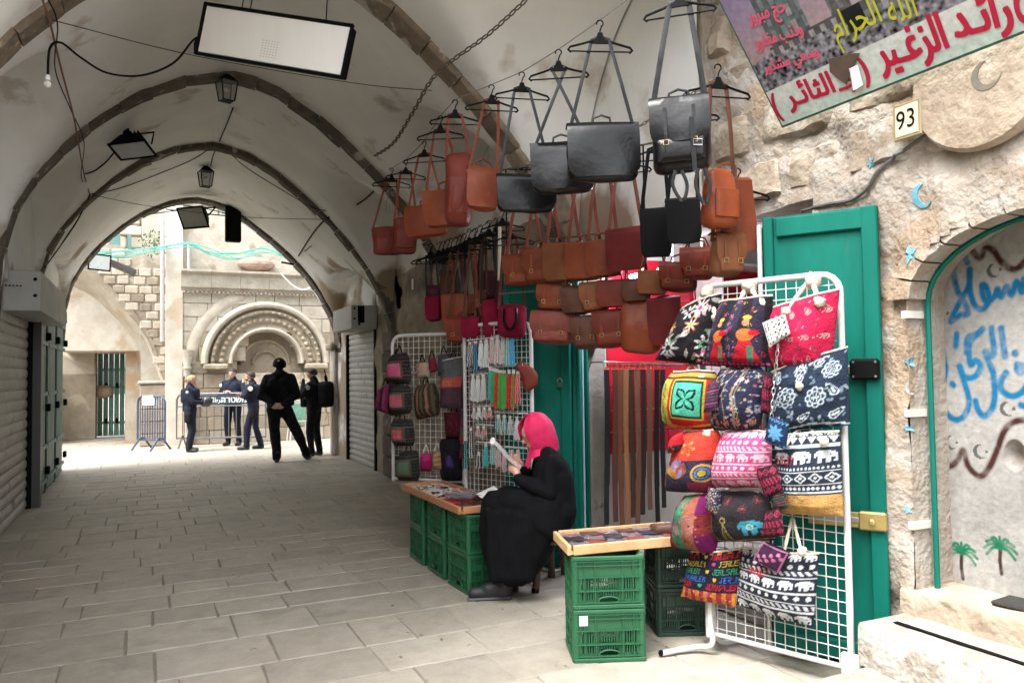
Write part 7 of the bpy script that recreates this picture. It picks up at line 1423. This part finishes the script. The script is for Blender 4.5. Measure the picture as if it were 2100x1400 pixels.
# 5 officer with a backpack at right
o, P, Hd, s, f, r = officer('dark haired officer with a full black backpack, facing left with a hand at the mouth', atZ(645, 934, 0), 1.66, D2R(-80), (((-.25, .14, 1.18), (-.05, .19, 1.50)), ((.26, .10, 1.14), (.10, .22, 1.36))), uni=BLKU, feet=((-.10, .04, 0), (.10, -.04, 0)), headpitch=.15, lean=.03)
slab_on(P, 'backpack', (0, -.26, 1.22), (.34, .26, .52), BLKU, o, r, f, s, .09); slab_on(P, 'belt_pouch', (-.06, .17, 1.06), (.2, .12, .18), BLKU, o, r, f, s); rifle(P, (.02, -.30, 1.2), (-.04, -.26, 1.72), o, s); badge(P, (-.27, 0, 1.36), o, -r, f, s, paint('grey patch', (.3, .3, .28)), .10)
MB().tube([P(.1, -.2, .98), P(.13, -.22, .8), P(.1, -.18, .7)], .006, 6).build('loose_cord', M_BLACK, o)
# ---------------------------------------------------------------- the seated woman
wd0 = 5.16
def WP(px, py, dd=0.0): return atD(px, py, wd0+dd)
K = wd0/FPX
wm = thing('person', 'seated woman in a crimson headscarf and long black coat, reading a folded paper', 'person', tuple(WP(1080, 1195)))
C = []
SC = Vector((.0, 0, 0))
C += [(WP(1130, 1050, 0), WP(1132, 990, 0), .10, .10, 1), (WP(1124, 935, -.09), WP(1124, 935, .09), .062, .062, 1), (WP(1118, 930, 0), WP(1110, 900, 0), .065, .052, 1), (WP(1116, 940, 0), WP(1112, 985, 0), .075, .085, 1)]
def loft(rr_, N_=40, ex=.85):
    V_, G_ = [], []
    for y_, xl, xr, dp in rr_:
        a, c_ = WP(xl, y_), WP(xr, y_); m_ = (a+c_)/2; h_ = (c_-a).length/2
        for k in range(N_): an = 2*math.pi*k/N_; V_.append(tuple(m_+CR*h_*math.copysign(abs(math.cos(an))**ex, math.cos(an))+CF*dp*math.copysign(abs(math.sin(an))**ex, math.sin(an))))
    for j in range(len(rr_)-1): G_ += [(j*N_+k, (j+1)*N_+k, (j+1)*N_+(k+1) % N_, j*N_+(k+1) % N_) for k in range(N_)]
    return V_, G_+[tuple(range(N_)), tuple((len(rr_)-1)*N_+k for k in reversed(range(N_)))]
torso = loft([(920, 1104, 1136, .06), (932, 1098, 1150, .15), (948, 1094, 1162, .19), (972, 1092, 1172, .20), (1000, 1094, 1177, .19), (1030, 1088, 1179, .20), (1060, 1080, 1177, .21), (1080, 1092, 1168, .19)])
C += [(WP(1140, 1046, -.08), WP(1050, 1030, -.10), .13, .10, 1), (WP(1140, 1046, .08), WP(1040, 1026, .08), .13, .10, 1)]   # thighs under the coat
# near arm then far arm
el, wr_ = WP(1126, 1010, -.18), WP(1066, 983, -.12); C += [(WP(1132, 950, -.15), el, .058, .054, 1), (el, wr_, .056, .044, 1)]
el2, wr2 = WP(1120, 1005, .18), WP(1066, 960, .08); C += [(WP(1122, 938, .17), el2, .066, .054, 1), (el2, wr2, .054, .042, 1)]
hn = WP(1062, 976, -.11); C += hand_caps(hn, WP(1052, 945, -.06)-hn, CF*.3-CR*.8, CF, 1.0, .92, 0); hf = WP(1068, 952, .06); C += hand_caps(hf, WP(1052, 940, .0)-hf, UP, -CF, .9, .92, 0)
# head
hc = WP(1100, 886); fd = (-CR*.92-UP*.40-CF*.26).normalized(); hu = (UP-fd*fd.dot(UP)).normalized(); hr_ = fd.cross(hu)
def WH(x, y, z): return hc+hr_*x+fd*y+hu*z
C += [(WH(0, -.02, .01), WH(0, .02, .01), .086, .080, 0), (WH(0, .045, -.045), WH(0, .052, -.07), .050, .036, 0), (WH(0, .095, .0), WH(0, .110, -.024), .010, .013, 0), (WH(-.03, .08, .025), WH(.03, .08, .025), .012, .012, 0), (WH(0, .085, -.055), WH(0, .088, -.055), .013, .013, 0)]
# skirt loft, one ring per height
rings = [(1008, 1002, 1100), (1022, 990, 1150), (1045, 986, 1170), (1075, 984, 1166), (1105, 986, 1146), (1135, 992, 1126), (1160, 1002, 1112), (1180, 1018, 1098), (1190, 1034, 1080)]
vs, fs = [], []; NN = 56
for (y_, xl, xr), dp in zip(rings, (.10, .17, .22, .24, .24, .235, .22, .20, .16)):
    a, c_ = WP(xl, y_), WP(xr, y_); m_ = (a+c_)/2; h_ = (c_-a).length/2
    for k in range(NN): an = 2*math.pi*k/NN; pl_ = 1+(.05*math.sin(an*6+y_*.012)+.03*math.sin(an*11+1))*max(0, (y_-1040)/150); vs.append(tuple(m_+pl_*CR*h_*math.copysign(abs(math.cos(an))**.8, math.cos(an))+CF*dp*pl_*math.copysign(abs(math.sin(an))**.8, math.sin(an))))
for j in range(len(rings)-1): fs += [(j*NN+k, (j+1)*NN+k, (j+1)*NN+(k+1) % NN, j*NN+(k+1) % NN) for k in range(NN)]
fs += [tuple(range(NN)), tuple((len(rings)-1)*NN+k for k in reversed(range(NN)))]
def tagf(fc, mi, best):
    z = fc[:, 2]; return np.where((best > .006) & (mi == 0) & (z < 1.05), 1, mi)
C += [(WP(1004+20*i_, 1046+4*i_, -.205), WP(1016+17*i_, 1180, -.20), .030, .046, 1) for i_ in range(5)]
fuse('body', C, [(vs, fs), torso], wm, [SKIN, COAT, COAT, BOOT], .0085, 4, .007, 13, (1, 2), tagf)
# coat skirt over the lap
rings2 = [(1000, 1090, 1178), (1020, 1060, 1180), (1036, 1040, 1180), (1052, 1036, 1180), (1068, 1050, 1178), (1082, 1078, 1170), (1090, 1104, 1160), (1086, 1120, 1150)]; P_ = []
for (y_, xl, xr), dp in zip(rings2, (.20, .222, .236, .245, .25, .247, .235, .19)):
    a, c_ = WP(xl, y_), WP(xr, y_); m_ = (a+c_)/2; h_ = (c_-a).length/2
    for k in range(36): an = 2*math.pi*k/36; P_.append(m_+CR*h_*math.cos(an)+CF*dp*math.sin(an))
A = np.array([tuple(q) for q in P_]); A += .009*fbm(A*9, 3)[:, None]; MB().grid([Vector(q) for q in A], 36, 8, closed=True).build('coat_skirt', COAT, wm, smooth=80)
for i in range(4): MB().sphere(WP(1062-4*i, 1003, -.18), .0, 6) if False else None
# headscarf: hood shell with an opening at the face, falling to a point at the throat
SCARF = mat('crimson scarf', (.58, .005, .085), (.46, .004, .065), rough=.75, scale=9, bump=.3, bscale=25); P_ = []; nu, nv = 30, 20
for j in range(nv):
    th_ = lerp(.02, 2.45, j/(nv-1))
    for i in range(nu):
        ph = lerp(-2.42, 2.42, i/(nu-1)) # 0 = back of the head
        x_, y_, z_ = math.sin(th_)*math.sin(ph), -math.sin(th_)*math.cos(ph), math.cos(th_)
        fr = max(0, y_); sx_, sy_, sz_ = .108, .118, .125
        q = Vector((x_*sx_, y_*sy_*(1+.18*fr), z_*sz_+.012))
        if th_ > 1.6: k_ = (th_-1.6)/.85; q = q + Vector((x_*.01*k_, -.018*k_, -.075*k_)); q.x *= 1+.10*k_
        fold = .0065*math.sin(ph*7+th_*2.2)+.004*math.sin(ph*13-th_*5); q *= (1+fold*6*math.sin(th_)); P_.append(WH(*q))
MB().sheet(list(reversed(P_)), nu, nv, -.004).build('headscarf', SCARF, wm, smooth=80)
P_ = []
for j in range(9):
    v_ = j/8
    for i in range(24): an = 2*math.pi*i/24; rr = lerp(.085, .115, v_); c_ = lerp(WH(0, .0, -.085), WP(1104, 934), v_); P_.append(c_+CR*rr*.85*math.cos(an)+CF*rr*1.05*math.sin(an)+UP*(.012*math.sin(an*5+v_*3)*v_-(.07*v_ if math.cos(an) < -.55 else 0)))
MB().grid(P_, 24, 9, closed=True).build('scarf_drape', SCARF, wm, smooth=80)
for sx in (-1, 1): MB().sphere(WH(sx*.030, .086, .010), .007, 6).build('eye', M_BLACK, wm)
g = MB(); g.tube([WH(-.034+.018*math.cos(a), .102, .006+.016*math.sin(a)) for a in np.linspace(0, 6.28, 12, endpoint=False)], .0016, 5, closed=True); g.tube([WH(.034+.018*math.cos(a), .102, .006+.016*math.sin(a)) for a in np.linspace(0, 6.28, 12, endpoint=False)], .0016, 5, closed=True); g.tube([WH(-.016, .104, .008), WH(.016, .104, .008)], .0016, 5); g.tube([WH(-.052, .10, .01), WH(-.085, .02, .012)], .0016, 5); gl = g.build('glasses', M_BLACK, wm); 
# boots
for (hx, tx_, y_, dd, nm) in ((1036, 972, 1207, -.07, 0), (1050, 996, 1196, .12, 1)):
    hl, to = WP(hx, y_, dd), WP(tx_, y_+3, dd); hl.z = .05; to.z = .042; bo = []; bo = [(hl, to, .046, .042, 3), (lerp(hl, to, .1)+UP*.02, lerp(hl, to, .55)+UP*.02, .050, .046, 3), (hl+UP*.02, hl+UP*.16+(hl-to)*.1, .05, .056, 3)]
    fuse('boot', bo, [], wm, [BOOT, BOOT, BOOT, BOOT], .009, 4)
    t_ = (to-hl).normalized(); MB().bbox((hl+to)/2+UP*(.012-((hl+to)/2).z)+t_*.0, ((to-hl).length+.09, .09, .022), .01, basis(t_, UP.cross(t_), UP)).build('boot_sole', paint('sole grey', (.05, .055, .06)), wm)
# folded paper held in both hands
a, c_ = WP(1010, 903, -.02), WP(1066, 958, -.02); ax = (c_-a).normalized(); nx_ = ax.cross(CF).normalized(); P_ = []
for j in range(7):
    for i in range(9): P_.append(lerp(a, c_, i/8)+CF*lerp(-.09, .07, j/6)+nx_*(.012*math.sin(j/6*math.pi)+.004*math.sin(i)))
pp = thing('folded_paper', 'folded printed paper held up by the seated woman', 'paper', tuple(c_)); MB().sheet(P_, 9, 7, .008).build('pages', mat('newsprint', (.60, .60, .57), (.30, .30, .30), rough=.8, scale=45, stretch=(1, 1, 3)), pp, smooth=60)
MB().tube([a+CF*.03-CF*.12, a+CF*.08], .016, 8).build('rolled_edge', M_WHITE, pp)
# ---- her stool
M_DKW = mat('dark stool wood', (.10, .05, .04), (.06, .03, .025), rough=.5, scale=6); so_ = thing('stool', 'dark wooden stool under the seated woman', 'stool', tuple(Vector((WP(1130, 1190).x, WP(1130, 1190).y, 0))))
zc = .405; ctr = WP(1135, 1075, .0); ctr.z = 0; MB().lathe([(.05, zc-.03), (.17, zc-.03), (.18, zc-.01), (.17, zc)], 20, Matrix.Translation(ctr)).build('seat', M_DKW, so_, smooth=40)
for (px, py, dd) in ((1098, 1214, 0), (1131, 1182, 0), (1158, 1176, 0), (1120, 1160, 0)):
    b_ = atZ(px, py, 0); b_ = b_; top_ = lerp(Vector((b_.x, b_.y, 0)), ctr, .35)+UP*(zc-.02); MB().tube([b_, top_], [.026, .022], 8).build('leg', M_DKW, so_, smooth=50); MB().lathe([(.028, 0), (.029, .03)], 8, Matrix.Translation(b_)).build('rubber_foot', M_BLACK, so_)
q = [atZ(1104, 1120, .25), atZ(1108, 1160, .03), atZ(1130, 1170, .015), atZ(1160, 1164, .012)]; tag(MB().tube([Vector(v) for v in smooth_pts([tuple(v) for v in q], 5)], .012, 8).build('white_tube_foot', M_WIRE, smooth=60), 'bent white tube foot of a rack behind the stool of the seated woman', 'tube')
# ================================================================ things under the vault
# blank light box
cb = [atD(412, 10, 5.3), atD(712, 55, 5.05), atD(712, 155, 5.05), atD(414, 112, 5.3)]
o = thing('light_box', 'blank white sign box in a black frame hanging from the vault on wires', 'sign', tuple((cb[2]+cb[3])/2)); t = ((cb[1]-cb[0]).normalized()); u_ = (cb[0]-cb[3]).normalized(); n_ = t.cross(u_).normalized(); n_ = n_ if n_.dot(CF) < 0 else -n_; c = sum(cb, Vector())/4; W_, H_ = (cb[1]-cb[0]).length, (cb[0]-cb[3]).length
u_ = (u_-t*u_.dot(t)).normalized(); R_ = basis(t, -n_, u_)
MB().bbox(c-n_*.045, (W_-.01, .07, H_-.01), .008, R_).build('casing', M_BLACK, o)
for s_ in (-1, 1): MB().bbox(c+u_*s_*(H_/2)+n_*.005, (W_+.02, .03, .018), .006, R_).build('frame_bar', M_BLACK, o); MB().bbox(c+t*s_*(W_/2)+n_*.005, (.018, .03, H_+.02), .006, R_).build('frame_bar', M_BLACK, o)
MB().bbox(c-n_*.003, (W_-.03, .02, H_-.03), .002, R_).build('blank_face', mat('blank acrylic', (.84, .83, .80), (.80, .78, .75), rough=.35, scale=2, c3=(.50, .38, .30), s3=9, t3=.70, w3=.1, stretch=(4, 4, .5)), o)
for i in range(6):
    for j in range(7): MB().box(c+t*(-.06+i*.022)+u_*(-.12+j*.018)+n_*.0085, (.005, .002, .004), R_).build('ink_dot', paint('ink', (.30, .25, .24)) if (i, j) == (0, 0) else bpy.data.materials['ink'], o)
for s_ in (-.28, -.22, .3): tag(MB().tube([c+t*s_*W_+u_*H_/2-n_*.05, c+t*s_*W_*.9+UP*1.1-n_*.3], .004, 5).build('hanging_wire', M_BLACK), {-.28: 'left thin wire holding up the blank sign box', -.22: 'second thin wire from the left above the blank sign box', .3: 'right thin wire holding up the blank sign box'}[s_], 'wire')
from mathutils.bvhtree import BVHTree
cv, cf = [], []
for o_ in ceil.children:
    b0 = len(cv); w_ = WORLD[ceil.name]; cv += [v.co+w_ for v in o_.data.vertices]; cf += [tuple(b0+i for i in p.vertices) for p in o_.data.polygons]
CB = BVHTree.FromPolygons(cv, cf)
def onv(px, py, off=.04, mx=99):
    r_ = ray(px, py); h = CB.ray_cast(CAMP, r_); d_ = (h[0]-CAMP).length/r_.length if h[0] else mx; return CAMP+r_*min(mx, d_-off)
def cable(label, pts, r=.008, m=None, name='cable', cat='cable', k=6): return tag(MB().tube([Vector(p) for p in smooth_pts([tuple(p) for p in pts], k)], r, 6).build(name, m or M_BLACK, smooth=60), label, cat)
cable('black cable drooping from the blank sign box to a bare bulb', [atD(410, 76, 5.2), atD(395, 84, 5.2), atD(355, 130, 5.0), atD(290, 155, 4.9), atD(220, 150, 4.7), atD(165, 118, 4.6), atD(125, 88, 4.5), atD(102, 100, 4.5), atD(98, 160, 4.5)], .007)
p = atD(98, 165, 4.5); bl = thing('light_bulb', 'bare white bulb at the end of the drooping cable, upper left', 'bulb', tuple(p)); MB().lathe([(.012, .03), (.014, 0)], 8, Matrix.Translation(p)).build('socket', M_WHITE, bl); MB().sphere(p-UP*.025, .022, 10).build('glass', paint('bulb glass', (.7, .7, .68), .2), bl, smooth=80)
p = atD(399, 90, 5.3); tag(MB().tube([atD(404, 78, 5.3), p, p-UP*.05], .006, 6).build('plug', M_BLACK), 'small black plug dangling at the left end of the blank sign box', 'plug')
M_ROPER = paint('dusty pink rope', (.30, .13, .10), .9)
A = [onv(78, -20), onv(100, 38), onv(125, 140, .2), onv(150, 235, .2), onv(160, 290, .05), onv(172, 355, .15), onv(183, 396, .05)]
cable('dusty pink rope strung along the left side of the vault', A, .007, M_ROPER, 'rope', 'rope'); cable('second thin rope twisted beside the pink one on the left', [q+Vector((.05*math.sin(i*2), 0, .03*math.cos(i*2))) for i, q in enumerate(A)], .0045, M_BLACK, 'thin_rope', 'rope')
cable('thin wire crossing the vault from the left rope to the chain', [onv(108, 42), onv(400, 115, .1), onv(720, 170, .1), onv(885, 186, .05)], .003, M_BLACK, 'thin_wire', 'wire')
cable('sagging black cable looping from the left rope to the old rib', [onv(185, 398), onv(160, 450), onv(130, 495), onv(105, 530), onv(92, 548)], .009)
cable('dark cable running from the floodlight to the rope on the left', [onv(240, 305), onv(220, 330), onv(195, 350), onv(175, 357)], .008)
cable('frayed cable drooping left from the crown of the second rib', [onv(437, 298), onv(400, 325), onv(330, 355), onv(250, 385), onv(190, 398)], .006); cable('frayed cable drooping right from the crown of the second rib', [onv(465, 305), onv(500, 340), onv(570, 385), onv(640, 425), onv(668, 432)], .006)
cable('thin wire hanging across the vault above the exit arch', [onv(190, 400), atY(320, 425, 11.6), atY(500, 445, 11.6), onv(668, 450)], .004)
cable('cable running from the first lantern to the crown of the next rib', [onv(478, 222), onv(463, 260), onv(450, 290)], .008); cable('short cable down to the small lantern', [onv(445, 300), onv(437, 320), onv(432, 340)], .007)
cable('thick wrapped cable from the tilted panel to the bags', [onv(612, 525, .1), onv(662, 455, .1), onv(740, 415, .1), onv(792, 365, .1)], .012); cable('coiled wire along the tilted panel', [atY(625, 515, 12.8)+Vector((0, 0, 0)), atY(650, 495, 12.3), atY(690, 462, 11.4), atY(735, 470, 11)], .007)
def lantern(label, p, s, yaw=0):
    R_ = rotz(yaw); o = thing('lantern', label, 'lantern', tuple(p)); tp = lambda x, y, z: p+R_ @ Vector((x*s, y*s, z*s)); w0, w1, h = .10, .14, .34
    for sx, sy in ((-1, -1), (1, -1), (1, 1), (-1, 1)): MB().tube([tp(sx*w0, sy*w0, -h), tp(sx*w1, sy*w1, 0)], .012*s, 6).build('corner_bar', M_BLACK, o)
    P = [tp(sx*w1, sy*w1, 0) for sx, sy in ((-1, -1), (1, -1), (1, 1), (-1, 1))]+[tp(sx*.03, sy*.03, .13) for sx, sy in ((-1, -1), (1, -1), (1, 1), (-1, 1))]; MB().add(P, [(i, (i+1) % 4, 4+(i+1) % 4, 4+i) for i in range(4)]+[(4, 5, 6, 7), (3, 2, 1, 0)]).build('cap', M_BLACK, o)
    q = [tp(sx*w0*.93, sy*w0*.93, -h*.98) for sx, sy in ((-1, -1), (1, -1), (1, 1), (-1, 1))]+[tp(sx*w1*.93, sy*w1*.93, -.01) for sx, sy in ((-1, -1), (1, -1), (1, 1), (-1, 1))]
    for i in range(4): a, b_, c_, d_ = q[i], q[(i+1) % 4], q[4+(i+1) % 4], q[4+i]; MB().add([a, b_, c_, d_], [(0, 1, 2, 3)]).build('pane', M_PANE, o)
    MB().bbox(tp(0, 0, -h), (w0*2*s, w0*2*s, .015*s), .003, R_).build('bottom_plate', M_BLACK, o); MB().sphere(tp(0, 0, -.14), .045*s, 10).build('bulb', M_WHITE, o, smooth=80); MB().tube([tp(0, 0, .12), tp(0, 0, .36)], .015*s, 6).build('bracket', M_BLACK, o); return o
M_PANE = paint('dusty lantern glass', (.30, .30, .29), .15, 0); M_PANE.node_tree.nodes['Principled BSDF'].inputs['Alpha'].default_value = .45
lantern('old four sided lantern hanging from the crown of the nearer rib', atY(465, 168, 8.1), .58, .3); lantern('smaller lantern hanging near the exit, with a bright pane', atY(422, 352, 12.0), .66, .2)
tag(MB().lathe([(.02, 0), (.14, .005), (.14, .015), (.02, .02)], 16, Matrix.Translation(atY(432, 340, 12.0)+UP*.08)).build('ceiling_plate', M_RIB), 'rusty round plate above the smaller lantern', 'plate')
def flood(label, p, s, dirv, m_gl, up=UP, body=None):
    d = Vector(dirv).normalized(); r_ = d.cross(up).normalized(); u2 = r_.cross(d); R_ = basis(r_, d, u2); o = thing('floodlight', label, 'floodlight', tuple(p))
    P = [p+R_ @ Vector((x, y, z)) for x, y, z in ((-.2*s, 0, -.14*s), (.2*s, 0, -.14*s), (.2*s, 0, .14*s), (-.2*s, 0, .14*s), (-.11*s, -.16*s, -.08*s), (.11*s, -.16*s, -.08*s), (.11*s, -.16*s, .08*s), (-.11*s, -.16*s, .08*s))]
    MB().add(P, [(0, 1, 2, 3), (7, 6, 5, 4)]+[(i, 4+i, 4+(i+1) % 4, (i+1) % 4) for i in range(4)]).build('housing', M_BLACK, o); MB().bbox(p+d*.006, (.37*s, .012, .25*s), .003, R_).build('glass', m_gl, o)
    for x, z, sx, sz in ((0, .14, .42, .022), (0, -.14, .42, .022), (.2, 0, .022, .28), (-.2, 0, .022, .28)): MB().bbox(p+R_ @ Vector((x*s, .008, z*s)), (sx*s, .02, sz*s), .004, R_).build('rim', M_BLACK, o)
    for k in range(5): MB().box(p+R_ @ Vector(((-.08+.04*k)*s, -.17*s, 0)), (.01*s, .05*s, .16*s), R_).build('cooling_fin', M_BLACK, o)
    MB().tube([p+R_ @ Vector((-.21*s, -.05*s, 0)), p+R_ @ Vector((-.2*s, -.25*s, .05*s)), p+R_ @ Vector((.2*s, -.25*s, .05*s)), p+R_ @ Vector((.21*s, -.05*s, 0))], .010*s, 6).build('yoke', M_BLACK, o); return o
M_FG = paint('floodlight glass', (.55, .60, .58), .2); M_FGD = paint('grey floodlight cover', (.30, .30, .28), .5)
flood('black floodlight with a pale glass under the left part of the vault', atY(272, 307, 9.0), .95, -CF*.35-UP*.94+CR*.1, M_FG, CF); tag(MB().tube([atY(265, 290, 9.05), atY(258, 262, 9.05)], .03, 8).build('ceiling_mount', M_BLACK), 'short black arm holding the left floodlight to the vault', 'arm')
flood('large grey faced floodlight hanging in the exit arch', atY(396, 446, 13.7), 1.25, -CF*.8-UP*.45-CR*.25, M_FGD); flood('black floodlight on top of the side archway, turned to the right', atY(204, 538, 17.3), 1.1, CR*.8-CF*.5-UP*.1, M_FG)
tag(MB().bbox(atY(478, 460, 14.0), (.26, .14, .62), .02).build('dark_box', M_BLACK), 'dark upright box hanging under the right side of the exit arch', 'box'); tag(MB().tube([atY(478, 440, 14.05)+UP*.1, atY(470, 405, 14.2)+UP*.25], .02, 6).build('box_hanger', M_BLACK), 'bracket holding the dark box under the exit arch', 'bracket')
tag(MB().bbox(atY(590, 540, 14.0), (.22, .04, .03), .004, Matrix.Rotation(.15, 3, 'Y')).build('wall_spike', M_BLACK), 'small black rod sticking out of the right side of the exit arch', 'rod')

# small litter and twigs on the paving
b = MB(); random.seed(5)
for k in range(150):
    x_, y_ = (random.uniform(1.2, 3.1), random.uniform(2.6, 9)) if k % 3 else (random.uniform(-1.1, 3), random.uniform(3, 13)); a = random.random()*6.3; L = random.uniform(.008, .035)
    if k % 2: b.tube([(x_, y_, .006), (x_+L*math.cos(a)*.5, y_+L*math.sin(a)*.5, .009), (x_+L*math.cos(a+.5), y_+L*math.sin(a+.5), .006)], .0018, 4)
    else: b.bbox((x_, y_, .007), (L*.6, L*.4, .003), .001, rotz(a))
tag(b.build('street_litter', mat('dry litter', (.10, .075, .05), (.30, .27, .22), scale=60)), kind='stuff')
